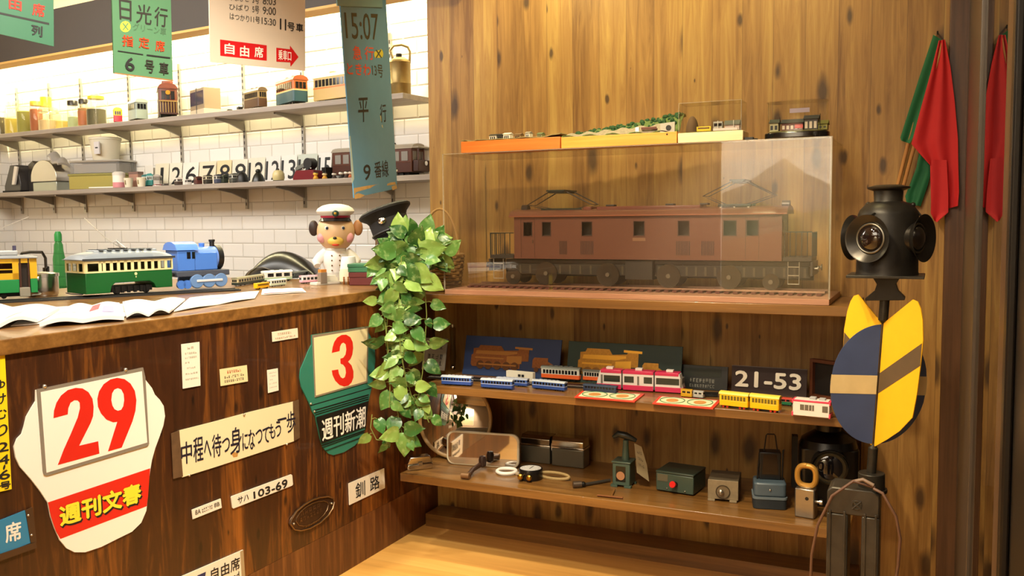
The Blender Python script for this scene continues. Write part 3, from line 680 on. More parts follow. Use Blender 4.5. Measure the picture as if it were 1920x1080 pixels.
# --- boxes by the plant, pen tray, cooking pot, bottle, tap
for nm, lb, x, y, z, w, d, h, c in (('storage_box', 'flat red box under the green one behind the plant', 682, 512, CZ, .10, .1, .055, '#5a1c1a'), ('storage_box', 'flat green box on top of the red one behind the plant', 681, 490, CZ + .0555, .105, .10, .035, '#2c6a48')):
    p = at(x, 520, X=-2.22); t = Thing(nm, lb, 'box', (p.x, p.y, z), math.radians(20))
    t.add('box_base', MB().box(-w/2, w/2, -d/2, d/2, 0, h*.6), mat(c, .5), bev=.002); t.add('lid', MB().box(-w/2-.002, w/2+.002, -d/2-.002, d/2+.002, h*.6, h), mat(c, .45), bev=.002)
s = seg((676, 531), (712, 529), CZ)
t = Thing('pen_tray', 'shallow white tray holding pens beside the hanging plant', 'tray', s.loc, s.yaw); L = s.L
t.add('tray', MB().box(-L/2, L/2, 0, .06, 0, .003).box(-L/2, L/2, 0, .003, .003, .012).box(-L/2, L/2, .057, .06, .003, .012).box(-L/2, -L/2+.003, .003, .057, .003, .012).box(L/2-.003, L/2, .003, .057, .003, .012), WHITE)
for i, (c, yy) in enumerate((('#3a3a3c', .02), ('#8a8d90', .035), ('#5a4630', .045))):
    ang = .16 * (i - 1)
    tt = Thing('pen', ('black pen lying in the white tray', 'grey pen in the middle of the white tray', 'brown pen at the back of the white tray')[i], 'pen', s.loc + Vector((0, 0, .007 + .004*i)), s.yaw, 'pens in the tray')
    tt.add('barrel', MB().tube([(-L*.42, yy - ang*.03, .002), (L*.30, yy + ang*.03, .004)], .0032, 8), mat(c, .35)); tt.add('tip', MB().tube([(L*.30, yy + ang*.03, .004), (L*.40, yy + ang*.04, .0045)], [.0032, .0008], 8), CHROME)
p = at(97, 560, Z=CZ); p.z = CZ; p += Vector((-.15, .08, 0)); r = 24 / FOC * (p - EYE).length
t = Thing('cooking_pot', 'stainless steel pot standing between the two big trams', 'pot', p)
hp = at_plane(97, 512, p, Vector((.8, -.6, 0))).z - CZ
t.add('pot_body', MB().lathe([(r*.9, 0), (r*.98, .006), (r, .02), (r, hp*.86), (r*1.06, hp*.87), (r*1.06, hp), (r*.98, hp), (r*.95, .02)], 36), mat('#c4c0b8', .22, 1.0))
t.add('lid', MB().lathe([(r*.97, hp*.97), (r*.8, hp*1.03), (r*.3, hp*1.07), (0, hp*1.08)], 36), mat('#aaa69e', .25, 1.0))
q = atk(110, 470, -.35); zt = q.z
t = Thing('dish_bottle', 'green squeeze bottle standing by the kitchen tap', 'bottle', (q.x, q.y, .90)); zt = atk(110, 434, -.35).z - .90
t.add('bottle_body', MB().lathe([(.032, 0), (.036, .01), (.036, zt*.55), (.028, zt*.68), (.026, zt*.78), (.014, zt*.86)], 24), clear('green_plastic', (.35, .75, .42, 1), 1.4, .1, .35, '#4f9a58'))
t.add('cap', MB().lathe([(.022, zt*.84), (.022, zt*.95), (.014, zt)], 20), mat('#2e9a4a', .4))
q = atk(86, 500, -.30)
t = Thing('kitchen_tap', 'dark swan-neck tap at the sink behind the trams', 'tap', (q.x, q.y, .90)); zt = atk(86, 473, -.30).z - .9
t.add('spout', MB().tube([(0, 0, zt*.2), (0, 0, zt*.85), (-.03, 0, zt), (-.14, 0, zt), (-.22, 0, zt*.97), (-.24, 0, zt*.88)], .009, 10), mat('#4a4742', .2, .9))
t.add('handle', MB().tube([(0, 0, zt*.55), (.06, -.03, zt*.62)], .007, 10), mat('#33302d', .3, .6)); t.add('base', MB().cyl((0, 0, 0), .02, zt*.6, 18), mat('#4a4742', .25, .9))

# --- magazines and papers
PAPER = mat('#f3eee6', .6)
def sheaf(name, label, q, wave, th, m, covers=(), seed=0, group=None, lift=0.0):
    """loose pages lying on the counter: q are the near-left, near-right, far-right, far-left corners in pixels"""
    Q = [at(x, y, Z=CZ + .001 + lift) for x, y in q]
    c = sum(Q, Vector()) / 4; c.z = CZ + .0005
    t = Thing(name, label, 'magazine', c, world=True)
    r = random.Random(seed); ph = r.random() * 6
    def f(u, v):
        p = (Q[0]*(1-u) + Q[1]*u)*(1-v) + (Q[3]*(1-u) + Q[2]*u)*v; p = p.copy()
        b = max(0, 1 - ((u - .5) / .5) ** 2)
        p.z = CZ + lift + th + .001 + wave * abs(math.sin(PI*u*2)) ** 1.3 * (.8 + .2*math.sin(ph + 3*v)) + wave*.15*math.sin(7*u + ph); return p
    pg = t.add('pages', MB().slab(f, 32, 6, (0, 0, -th)), m)
    for (u0, u1, v0, v1, c) in covers:
        t.add('picture', MB().sheet(lambda u, v: f(u0 + (u1-u0)*u, v0 + (v1-v0)*v) + Vector((0, 0, .0009)), 10, 4), mat(c, .5), parent=pg)
    return t
sheaf('newspaper', 'broad newspaper lying flat under the magazines at the counter edge', ((20, 612), (318, 587), (322, 566), (70, 578)), .0006, .0015, PAPER, ((.2, .4, .2, .7, '#b9b2b0'), (.6, .8, .3, .8, '#c9c2be')), 8)
sheaf('magazine', 'open magazine with curling pages at the far left counter edge', ((-90, 625), (70, 606), (112, 584), (-60, 576)), .016, .010, PAPER, ((.10, .38, .5, .95, '#b9875f'), (.55, .75, .2, .8, '#dcd6cc')), 1, lift=.003)
sheaf('magazine', 'open magazine with red and violet pictures in front of the trams', ((74, 612), (233, 600), (224, 574), (120, 584)), .010, .011, mat('#efe7e4', .6), ((.52, .66, .45, .9, '#c8505a'), (.72, .88, .2, .6, '#9a94c4'), (.1, .4, .3, .8, '#e6d4da')), 2, lift=.003)
sheaf('magazine', 'white open magazine lying before the green and cream tram', ((237, 597), (318, 588), (347, 564), (230, 570)), .012, .006, PAPER, ((.1, .45, .1, .9, '#fbf8f2'),), 3, lift=.003)
sheaf('newspaper', 'flat sheets of white paper lying before the blue toy engine', ((326, 585), (478, 560), (486, 547), (356, 560)), .003, .003, PAPER, ((.2, .5, .55, .75, '#a5a2a8'), (.55, .75, .15, .4, '#dcd8dc')), 4)
sheaf('leaflet', 'small pale leaflet near the yellow toy bus', ((490, 553), (574, 548), (566, 541), (492, 543)), .0015, .002, PAPER, ((.05, .95, .0, .12, '#8a3a34'),), 5)

# ================================================================== signs on the counter front
CP = Plane((XC + 0.0048, 0, 0), (1, 0, 0))
Z1 = lambda L: zp(L, 0, 600); Z2 = lambda L: zp(L, 0, 810); Z3 = lambda L: zp(L, 400, 600); Z4 = lambda L: zp(L, 400, 810)
ENAMEL = mat('#f6f1e4', .3, coat=.3); SCARLET = mat('#d8281a', .4); CREAMS = mat('#e8dcb4', .4, coat=.2); FRAMEG = mat('#857c6e', .45)
def screws(sg, pts, r=.004):
    m = MB()
    for x, y in pts: p = sg.pl(x, y, .002); m.ball(tuple(p), r)
    sg.add('screws', m, mat('#cfc8ba', .3, .9))

# --- day board 29
o29 = Z1([(270,525),(1070,360),(1085,440),(1112,475),(1140,510),(1162,560),(1200,600),(1228,645),(1238,720),(1226,790),(1195,880),(1165,960),(1140,1050)]) + Z2([(1128,280),(1118,360),(1110,480),(1098,590),(1060,680),(990,748),(880,802),(760,862),(640,902),(560,902),(500,872),(450,812),(410,720),(380,630),(360,530),(300,440),(230,350),(150,260),(118,190),(106,110),(130,50),(165,15)]) + Z1([(182,800),(200,725),(240,655),(268,610)])
g = Sign('calendar_sign', 'white shaped enamel day board with red number 29 on the counter front', 'sign', CP, o29, ENAMEL, .004)
g.shape('band', Z2([(360,528),(1126,272),(1118,360),(1110,480),(1100,556),(452,802),(420,745),(400,690),(380,630)]), SCARLET)
fr = Z1([(272,520),(1068,356),(1085,430)]) + Z2([(1113,90),(1100,105),(345,328),(325,318),(318,290)])
pn = g.shape('number_frame', fr, FRAMEG, .003, .003)
inn = Z1([(298,540),(1058,384)]) + Z2([(1098,78),(342,305)])
pv = g.shape('number_panel', inn, mat('#f6f2e4', .35), .0005, .0036, parent=pn)
two = Z1([(393,735),(397,680),(415,620),(450,565),(500,525),(560,508),(610,512),(655,540),(685,590),(694,650),(690,720),(672,770),(585,942),(728,908),(737,1000),(425,1086),(432,1070),(470,970),(520,860),(575,730),(592,660),(590,620),(575,602),(550,600),(520,620),(504,660),(500,706)])
g.shape('digit', two, SCARLET, .0004, .0042, parent=pn)
nine_o = Z1([(722,590),(735,535),(770,480),(820,445),(870,433),(925,442),(970,475),(1003,530),(1015,600),(1008,680),(985,760),(905,955),(802,984),(872,762),(840,766),(790,745),(750,700),(727,650)])
g.shape('digit', nine_o, SCARLET, .0004, .0042, parent=pn)
hole = Z1([(826,600),(832,550),(850,520),(875,511),(900,520),(918,555),(922,600),(915,645),(900,672),(875,680),(850,668),(834,640)])
g.shape('digit_hole', hole, mat('#f6f2e4', .35), .0003, .0047, parent=pn)
q = Z2([(440,562),(1050,378),(1052,520),(452,706)])
g.text('週刊文春', [(x+2.6, y+2.4) for x, y in q], INK, 'lettering_shadow', .0035)
g.text('週刊文春', [(x+1.4, y+1.2) for x, y in q], INK, 'lettering_shadow', .003, lift=g.k+.0005)
g.text('週刊文春', q, mat('#f6e23a', .4), 'lettering', .0022, lift=g.k + .0013)
screws(g, Z1([(330,497),(938,372)]), .0055)

# --- day board 3
o3 = Z3([(738,112),(1162,48),(1165,95),(1190,140),(1210,210),(1216,300),(1205,410),(1186,520),(1168,590),(1150,700),(1145,770),(1135,835),(1110,892),(1060,942),(980,992),(900,1014),(862,1002),(822,955),(803,890),(782,795),(766,722),(742,685),(718,620),(688,560),(660,500),(650,430),(655,372),(690,292),(714,232),(738,185)])
TEAL = mat('#2f7a68', .4, coat=.2)
g = Sign('calendar_sign', 'teal shaped enamel day board with red number 3 on the counter front', 'sign', CP, o3, TEAL, .004)
STR = mat('#161412', .4)
def bandpx(x0, y0, x1, y1, h): return Z3([(x0, y0), (x1, y1), (x1, y1 + h), (x0, y0 + h)])
for a in ((725, 640, 1182, 506, 7), (748, 676, 1165, 556, 9), (756, 694, 1164, 572, 7), (762, 708, 1162, 588, 6), (808, 938, 1135, 822, 8), (812, 954, 1133, 836, 6), (830, 980, 1120, 872, 6)): g.shape('stripe', bandpx(*a), STR, .0003)
g.shape('band', Z3([(767,728),(1160,606),(1148,720),(1142,800),(806,928),(792,860)]), STR)
fr = g.shape('number_frame', Z3([(740,114),(1160,50),(1152,468),(760,580)]), mat('#8a7c68', .45), .003, .003)
g.shape('number_panel', Z3([(748,132),(1150,63),(1142,458),(764,566)]), mat('#efe0ae', .35), .0005, .0036, parent=fr)
g.shape('digit', Z3([(882,246),(888,205),(900,165),(922,132),(955,112),(990,110),(1020,128),(1038,165),(1042,210),(1036,258),(1022,292),(1003,312),(1030,340),(1044,385),(1044,430),(1030,468),(1005,492),(975,498),(940,486),(908,455),(888,412),(882,378),(930,370),(935,402),(948,428),(965,438),(980,428),(988,395),(984,358),(968,335),(948,326),(946,290),(968,283),(985,258),(991,220),(986,182),(970,168),(955,175),(944,198),(940,232)]), SCARLET, .0004, .0042, parent=fr)
g.text('週刊新潮', Z3([(806,748),(1135,642),(1133,796),(812,910)]), mat('#f2efe4', .4), 'lettering', .0012)
screws(g, Z3([(728,627),(755,685),(1185,490)]), .004)

# --- long enamel notice
g = Sign('enamel_notice', 'long cream enamel notice with black hand-lettered line between the day boards', 'sign', CP, [(335,807.5),(400,791),(470,772),(550,753),(552,827),(480,851),(400,877),(342,895)], CREAMS, .003)
RST = mat('#6a5138', .6, .3, var=.4)
g.shape('end_strip', [(321,813),(336,807),(343,893),(325,898)], RST, .002, .0005); g.shape('end_strip', [(549,753.5),(560,749.5),(562,821),(551,827)], RST, .002, .0005)
NAVY = mat('#1d1a2c', .5)
for ch, x0, y0, x1, y1, w in (('中',339,829,359,870,21),('程',362,820,380,866,0),('へ',382,826,395,858,0),('待',397,815,414,857,0),('つ',416,822,430,848,0),('身',431,802,452,851,0),('に',454,812,464,844,0),('な',465,806,477,843,0),('つ',479,806,491,832,0),('て',492,802,504,831,0),('も',504,795,515,823,0),('う',516,790,526,819,0),('一',520,785,536,788,0),('歩',537,772,553,811,0)):
    s_ = -(x1 - x0) * .26
    g.text(ch, [(x0, y0 - s_*.35), (x1, y0 + s_*.65), (x1 + 1, y1 + s_*.65), (x0 + 1, y1 - s_*.35)], NAVY, 'lettering', .0007)
g.shape('rust_spot', Z2([(1735,160),(1760,150),(1785,160),(1780,185),(1750,190)]), mat('#b98a4a', .6), .0003)
screws(g, [(457,777),(354,891),(537,833)], .004)

# --- narrow plates
P3 = mat('#ece6d6', .35, coat=.2)
g = Sign('number_plate', 'white car number plate reading 103-69 below the long notice', 'sign', CP, [(433.5,932.5),(435,930.5),(546,889.5),(548,891),(549.5,908),(548,910.5),(438,953.5),(436,952)], P3, .003)
g.text('サハ', [(445,933),(466,925),(466,937),(446,945.5)], INK, 'lettering', .0004); g.text('103-69', [(475,922.5),(538,898),(539,913),(476,935)], INK, 'lettering', .0012)
g = Sign('seat_plate', 'small white seat plate reading 8A 8B on the counter front', 'sign', CP, [(360,956),(414,935),(416,952),(362,973.5)], P3, .003)
g.text('8A', [(365.5,957),(376,953.5),(376,962),(366,965.5)], GREYTXT, 'lettering', .0004); g.text('8B', [(401,944),(411,940.5),(411.5,948),(401.5,951.5)], GREYTXT, 'lettering', .0004)
g.add('small_print', lines_mb(CP, [(378,953),(399,945),(399,954),(379,962)], ((.55,.9,0,1,6),(.05,.4,0,1,6)), .0006), GREYTXT)
g = Sign('station_plate', 'white station name plate with two black characters near the counter corner', 'sign', CP, [(654,906.5),(720.5,878),(722,915),(655.5,947)], P3, .003)
g.text('釧', [(666,907.5),(684,900),(684.5,928),(667,935.5)], INK, 'lettering', .0006); g.text('路', [(693.5,896.5),(711,889.5),(711.5,914),(694,922)], INK, 'lettering', .0006)
g = Sign('seat_sign', 'white plate for unreserved seats at the bottom of the picture', 'sign', CP, [(336,1083),(456,1031),(460,1092),(340,1146)], P3, .004)
g.shape('end_strip', [(450,1034),(456,1031),(460,1092),(454,1094)], mat('#b3a98f', .4, .4), .003, .001)
g.text('自由席', [(395,1067),(449,1043),(449.5,1066),(396,1090)], INK, 'lettering', .0006); g.text('Non-reserved', [(372,1106),(448,1071),(448.5,1083),(373,1118)], INK, 'lettering', .0003)
g.shape('emblem', [(370,1079),(386,1072),(383,1090),(371,1096)], mat('#1d2a5c', .4), .0003)
g = Sign('seat_sign', 'blue seat plate in a metal holder at the lower left edge', 'sign', CP, [(-60,1000),(47,957),(57,1018),(-50,1060)], mat('#2f7fa8', .35), .003)
HB = mat('#5b4632', .5, .6)
g.shape('holder', [(47,957),(60,951),(68,1016),(57,1018)], HB, .003, .002); g.shape('holder', [(-52,1056),(66,1016),(68,1027),(-50,1069)], HB, .004, .003)
g.text('席', [(8,984),(38,975),(40,1011),(11,1018)], mat('#efe9dc', .4), 'lettering', .001)
screws(g, [(52,966),(58,1003)], .003)
g = Sign('route_sign', 'tall yellow sign with black vertical writing cut by left picture edge', 'sign', CP, [(-30,669),(9,661),(22,917),(-16,926)], mat('#f0d21c', .4, coat=.2), .003)
for i, ch in enumerate('ゆけむり2 4・6号'.replace(' ', '')):
    y = (722, 748, 776, 806, 838, 862, 876, 890, 910)[i]; x = -4 + (y - 720) * .055; hh = (18, 19, 19, 22, 17, 17, 8, 17, 14)[i]; w = 13 if ch not in '・' else 5
    g.text(ch, [(x - w + 6, y - hh/2 + 2), (x + w, y - hh/2 - 2), (x + w, y + hh/2 - 2), (x - w + 6, y + hh/2 + 2)], INK, 'lettering', .0006)
# --- small notices
g = Sign('notice_label', 'tall white printed notice on the counter front above the long enamel sign', 'sign', CP, [(340,645.5),(374,641),(376,723),(343,729)], mat('#e9e2d2', .5), .0015)
g.add('small_print', lines_mb(CP, [(343,647),(373,643),(375,722),(345,727)], ((.88,.94,.25,.7,2),(.76,.81,.1,.85,6),(.66,.71,.1,.85,7),(.55,.59,.1,.4,2),(.42,.46,.2,.75,5),(.29,.33,.1,.9,5),(.16,.20,.1,.95,8)), .0004), mat('#b0a895', .6))
g = Sign('notice_label', 'small cream notice with a red first line beside the tall white notice', 'sign', CP, [(412,692.5),(463,684.5),(465,715),(414,724)], mat('#e3d3a2', .5), .0015)
g.add('small_print', lines_mb(CP, [(412,692.5),(463,684.5),(465,715),(414,724)], ((.66,.84,.25,.78,7),), .0004, 3), mat('#b5583a', .6)); g.add('small_print', lines_mb(CP, [(412,692.5),(463,684.5),(465,715),(414,724)], ((.38,.54,.14,.88,10),(.14,.30,.14,.86,10)), .0004, 4), mat('#6e6350', .6))
g = Sign('notice_label', 'small blank-looking white label just under the counter top edge', 'sign', CP, [(510,622.5),(558,615),(559,633),(511,641)], mat('#e6dcc6', .5), .0015)
g.add('small_print', lines_mb(CP, [(510,622.5),(558,615),(559,633),(511,641)], ((.52,.78,.2,.75,7),(.14,.34,.1,.9,11)), .0004, 5), mat('#b08a70', .6))
g = Sign('notice_label', 'narrow white label left of the teal day board', 'sign', CP, [(501,694),(521,690.5),(522.5,732),(503,737)], mat('#e9e2d2', .5), .0015)
g.add('small_print', lines_mb(CP, [(502,695),(520,692),(521.5,731),(504,735)], ((.83,.9,.1,.9,7),(.68,.74,.2,.8,5),(.52,.57,.15,.5,2),(.34,.4,.1,.9,6),(.16,.21,.1,.9,6)), .0004, 6), mat('#b7b0a6', .6))
# --- oval builder's plate
ov = Z4([(568,690),(578,655),(620,592),(680,540),(740,506),(800,486),(862,480),(898,494),(908,522),(895,572),(860,626),(800,680),(720,724),(650,742),(600,734)])
BZ = mat('#5a4536', .35, .8, var=.3); BZL = mat('#8d7258', .3, .9)
g = Sign('builders_plate', 'oval bronze builder plate low on the counter front', 'sign', CP, ov, BZ, .004, bev=.001)
c = (738, 611)
def ins(k): return [(c[0] + (x*1.0 - c[0])*k, c[1] + (y - c[1])*k) for x, y in [((px-400)*4, (py-810)*4) for px, py in ov]]
g.add('rim', MB().tube(CP.pts(Z4(ins(.975)) + Z4(ins(.975))[:1], .0025), .0028, 6), BZL); g.add('rim', MB().tube(CP.pts(Z4(ins(.72)) + Z4(ins(.72))[:1], .0015), .0012, 6), BZL)
g.add('raised_pattern', lines_mb(CP, Z4([(640,600),(820,520),(830,600),(650,690)]), ((.6,.95,.05,.9,5),(.1,.45,0,.95,7)), .0012, 9), BZL)
g.add('raised_pattern', lines_mb(CP, Z4([(690,700),(800,645),(800,670),(690,722)]), ((.1,.9,0,1,6),), .0012, 10), BZL)
screws(g, Z4([(600,688),(884,535)]), .004)

# ================================================================== signs hanging from the ceiling
def hang_plane(px, py, X, deg):
    a = math.radians(deg); return Plane(at(px, py, X=X), (math.sin(a), -math.cos(a), 0))
def pix_on(pl, L): return L
GS = mat('#54825e', .45, coat=.1); GS2 = mat('#35694e', .45, coat=.1)
def hanger(g, pts):
    for x, y, in pts:
        a = g.pl(x, y, .001); g.add('hanging_wire', MB().tube([a, Vector((a.x, a.y, 2.719))], .0012, 6), IRON)
# line of sight turned about 75 degrees from the counter
pl = hang_plane(50, 60, -1.93, 78)
g = Sign('hanging_sign', 'dark green hanging sign cut by the top left picture corner', 'sign', pl, [(-62,-120),(100,-105),(101,87),(-60,50)], GS2, .004)
g.text('由', [(17,-7),(40,-1),(39.5,21),(17,16)], mat('#c8301e', .4), 'lettering', .0007); g.text('席', [(61,5),(83.5,9),(83,33),(60.5,28)], mat('#c8301e', .4), 'lettering', .0007); g.shape('rule', [(-40,14),(92,43),(92,47),(-40,18)], INK, .0003); g.text('列', [(59,46),(79,50),(78.5,70),(59.5,65)], INK, 'lettering', .0008)
hanger(g, [(-40,-117),(85,-106)])
pl = hang_plane(265, 80, -1.95, 78)
g = Sign('hanging_sign', 'light green hanging sign with number 6, second from the left', 'sign', pl, [(207,-110),(318,-100),(324,152),(213.5,137.5)], GS, .004)
LG = mat('#2e2c26', .5)
g.text('日', [(223,-2),(246,2),(246,40),(224.5,36)], LG, 'lettering', .0006); g.text('光', [(256,7),(284,11),(283.5,47),(255,43)], LG, 'lettering', .0006); g.text('行', [(290,12),(314.5,16),(313,52),(289.5,48)], LG, 'lettering', .0006)
g.text('グリーン車', [(249,43),(312,53),(311,67),(249,57)], mat('#4a6a4c', .5), 'faded_lettering', .0001)
em = g.shape('round_mark', [(235+10*math.cos(k*PI/8), 50+10.5*math.sin(k*PI/8)) for k in range(16)], mat('#d8d24a', .4), .0003); g.shape('cross_mark', [(229,44),(231,43),(241,56),(239.5,57)], GS, .0003, parent=em); g.shape('cross_mark', [(241,44),(239,43),(229.5,56),(231,57)], GS, .0003, parent=em)
for ch, x0, x1, y in (('指',229,249,76.5),('定',260,279,80),('席',291,308,86)): g.text(ch, [(x0,y-11),(x1,y-8.5),(x1,y+11.5),(x0,y+9.5)], mat('#c8401e', .4), 'lettering', .0006)
g.shape('rule', [(220.5,94.5),(268,101.5),(268,103.5),(220.5,96.5)], INK, .0003); g.shape('rule', [(274.5,102),(318.5,107.5),(318.5,110),(274.5,104.5)], INK, .0003)
g.text('6', [(234.5,107),(251,109.5),(251,134),(234.5,131.5)], INK, 'lettering', .0008); g.text('号', [(271,112),(288,114.5),(288,138),(271,135)], LG, 'lettering', .0004); g.text('車', [(298,116),(315,118.5),(315,142),(298,139)], LG, 'lettering', .0004)
g.shape('bottom_edge', [(214,136),(324,150),(324,152.4),(214,138)], mat('#9a6b3c', .5), .0003)
hanger(g, [(225,-106),(300,-99)])
pl = hang_plane(480, 60, -1.92, 76)
g = Sign('hanging_sign', 'cream hanging timetable sign with red arrow, third from the left', 'sign', pl, [(390,-120),(572,-105),(572.5,132.5),(394.5,116)], mat('#d6c6b2', .45, coat=.1), .004)
TX = mat('#57524a', .5)
for tx, y in (('8:03', 4), ('9:00', 20), ('15:30', 40)):
    pass
g.text('ひばり', [(429.5,7),(466,10),(466,21),(429.5,18)], TX, 'lettering', .0002); g.text('5号', [(473,10.5),(485.5,11.5),(485.5,26),(473,24)], TX, 'lettering', .0003); g.text('9:00', [(492.5,12.5),(517,14.5),(517,29),(492.5,26.5)], TX, 'lettering', .0005)
g.text('やまびこ', [(429.5,-10),(466,-7),(466,4),(429.5,1)], TX, 'lettering', .0002); g.text('3号', [(473,-7),(485.5,-6),(485.5,8),(473,6)], TX, 'lettering', .0003); g.text('8:03', [(492.5,-5),(517,-3),(517,10),(492.5,8)], TX, 'lettering', .0005)
g.text('はつかり', [(430.5,24),(467,30),(467,42),(430.5,36)], TX, 'lettering', .0002); g.text('11号', [(470,29.5),(487,32.5),(487,45),(470,42)], TX, 'lettering', .0003); g.text('15:30', [(490.5,32.5),(517,36.5),(517,49),(490.5,45)], TX, 'lettering', .0005)
g.text('11', [(525,35),(536,36.5),(536,57),(525,55)], INK, 'lettering', .0009); g.text('号', [(539,41.5),(552,43.5),(552,59),(539,57)], INK, 'lettering', .0006); g.text('車', [(555,43.5),(568,45.5),(568,60.5),(555,58.5)], INK, 'lettering', .0006)
RD = mat('#c8181c', .4)
b = g.shape('red_panel', [(412.5,74),(500,85),(500,114),(413,104.5)], RD, .0003)
for ch, x0, x1, y0 in (('自',421,439,80.5),('由',450,466.5,85),('席',477,493,87)): g.text(ch, [(x0,y0),(x1,y0+2.3),(x1,y0+22),(x0,y0+20)], mat('#f4e6d8', .4), 'lettering', .0007, parent=b)
a = g.shape('red_arrow', [(518,89.5),(543.5,92.5),(543.5,85.5),(559.5,107),(544.5,125),(544,117),(518,115.5)], RD, .0003)
g.text('乗車口', [(521.5,93),(545.5,96.5),(545.5,114.5),(521.5,112)], mat('#f4e6d8', .4), 'lettering', .0004, parent=a)
hanger(g, [(410,-116),(555,-106)])
# --- long blue platform sign, slightly twisted
A, B, Cc, Dd = at(628, -130, X=-1.93), at(716, -122, X=-1.97), at(745, 353, X=-2.05), at(664, 371, X=-1.93)
BS = mat('#4f89ae', .4, coat=.1, var=.10, scale=14); c = (A + B + Cc + Dd) / 4
nrm = (B - A).cross(A - Dd).normalized(); nrm = nrm if nrm.dot(EYE - c) > 0 else -nrm
bq = [A, B, Cc, Dd]
o = tag(make('hanging_sign', MB().slab(lambda u, v: bil(bq, u, v), 1, 24, -nrm * .004), BS, loc=c), 'long blue platform sign with departure time hanging nearest the wood wall', 'sign'); o.location = c
def bl_uv(px, py):
    """where the ray through a pixel meets the blue board, in its own width and height"""
    u = v = .5
    for _ in range(60):
        best = None
        p = bil(bq, u, v); d = CAMROT.transposed() @ (p - EYE); x = 960 + FOC * d.x / -d.z; y = 540 - FOC * d.y / -d.z
        e = 1e-3
        def pr(u, v):
            d = CAMROT.transposed() @ (bil(bq, u, v) - EYE); return 960 + FOC * d.x / -d.z, 540 - FOC * d.y / -d.z
        xu, yu = pr(u+e, v); xv, yv = pr(u, v+e); a, b_, c_, d_ = (xu-x)/e, (xv-x)/e, (yu-y)/e, (yv-y)/e
        det = a*d_ - b_*c_; ex, ey = px - x, py - y
        u += (d_*ex - b_*ey)/det; v += (-c_*ex + a*ey)/det
        if abs(ex) + abs(ey) < .02: break
    return bil(bq, u, v)
def btext(s_, q, m, bold=.0006, lift=.0006): return make('lettering', text_mb(s_, [bl_uv(*p) for p in q], lift, bold=bold), m, o, loc=c, smooth=0)
def bshape(nm, L, m, lift=.0003): 
    P = [bl_uv(*p) + nrm*lift for p in L]; return make(nm, MB().solid(P, -nrm*.0003), m, o, loc=c)
IK = mat('#33321f', .5); RO = mat('#d8452a', .4)
btext('15:07', [(645,23),(708,26),(710,76),(649,72)], IK, .0005)
btext('急', [(661,86),(677,87),(678,112),(662,111)], RO, .0012); btext('行', [(683,87),(700,88),(701,112),(684,112)], RO, .0008)
bshape('round_mark', [(710+8.5*math.cos(k*PI/8), 101+11*math.sin(k*PI/8)) for k in range(16)], mat('#d6ca3a', .4)); bshape('cross_mark', [(704,94),(706,93),(716,108),(714,109)], mat('#3c4a3c', .5), .0007); bshape('cross_mark', [(715,94),(713,93),(704,108),(706,109)], mat('#3c4a3c', .5), .0007)
btext('ときわ', [(650,118),(694,121),(695,142),(651,139)], RO, .0010); btext('13号', [(697,120),(717,122),(718,146),(698,142)], IK, .0003)
btext('平', [(671,184),(690,183),(691,228),(672,229)], INK, .0007); btext('行', [(712,196),(723,194),(725,228),(713,230)], INK, .0006)
btext('9', [(681,310),(694,308),(695,337),(682,338)], INK, .0010); btext('番線', [(701,304),(727,300),(729,331),(703,334)], INK, .0006)
RU = mat('#b9935c', .6, var=.3); 
bshape('rust_line', [(663,353),(690,348),(741,341),(742,346),(700,351),(668,360),(664,366)], RU); bshape('rust_corner', [(664,366),(672,362),(684,366),(676,371),(665,373)], RU, .0006); bshape('rust_corner', [(734,350),(743,346),(744.5,353),(736,357)], RU, .0006)
bshape('scratch', [(711,210),(713,209),(718,240),(716,238)], mat('#b9b48c', .5))
bshape('scratch', [(655,255),(657,255),(664,335),(660,345)], mat('#a9bcb6', .5))
cap = make('end_cap', MB().solid([bl_uv(629,-20), bl_uv(714,-16), bl_uv(716,14), bl_uv(631,11)], nrm*.004), mat('#6f9aa4', .4), o, loc=c)
ww = MB()
for p in (A*.8 + B*.2, A*.2 + B*.8): ww.tube([p, Vector((p.x, p.y, 2.719))], .0012, 6)
make('hanging_wire', ww, IRON, o, loc=c)

# ================================================================== on the upper kitchen shelf
UZ, LZ = 1.9305, 1.5405
JARG = clear('jar_glass', (.97, .97, .93, 1), 1.35, 0, .09, '#cfc48c')
def kitem(px, v, z, yaw=0):
    p = atk(px, 220, v); return Vector((p.x, p.y, z))
def ppm(px, v, y=220): return FOC / (atk(px, y, v) - EYE).length     # pixels per metre there
def kz(px, py, v): return atk(px, py, v).z
def jar(px, hw, ytop, label, content, fill, lid, v=-.12, lidh=.12, shoulder=.80, lidr=.86, labelcol=None, clip=False):
    p = kitem(px, v, UZ); r = hw / ppm(px, v); H = kz(px, ytop, v) - UZ
    t = Thing('storage_jar', label, 'jar', p, -KA, 'jars on the upper kitchen shelf')
    nk = r * (lidr - .06)
    g = t.add('glass', MB().lathe([(r*.9, 0), (r, H*.03), (r, H*(shoulder-.08)), (nk, H*shoulder), (nk, H*(1-lidh))], 24), JARG)
    if content: t.add('contents', MB().lathe([(r*.86, H*.02), (r*.93, H*.04), (r*.93, H*fill*.97), (r*.8, H*fill), (0, H*fill*1.01)], 24), mat(content, .7))
    if lid: t.add('lid', MB().lathe([(r*lidr, H*(1-lidh)), (r*lidr, H*.985), (r*(lidr-.05), H), (0, H)], 24), mat(lid, .35))
    else: t.add('lid', MB().lathe([(r*.8, H*(1-lidh)), (r*.82, H*.96), (r*.4, H), (0, H*1.01)], 24), JARG)
    if clip: t.add('clip', MB().ring((0, 0, H*.78), r*.84, r*.04, 24, 6), STEEL)
    if labelcol: t.add('label', MB().lathe([(r*1.005, H*.12), (r*1.005, H*.60)], 24), mat(labelcol, .6))
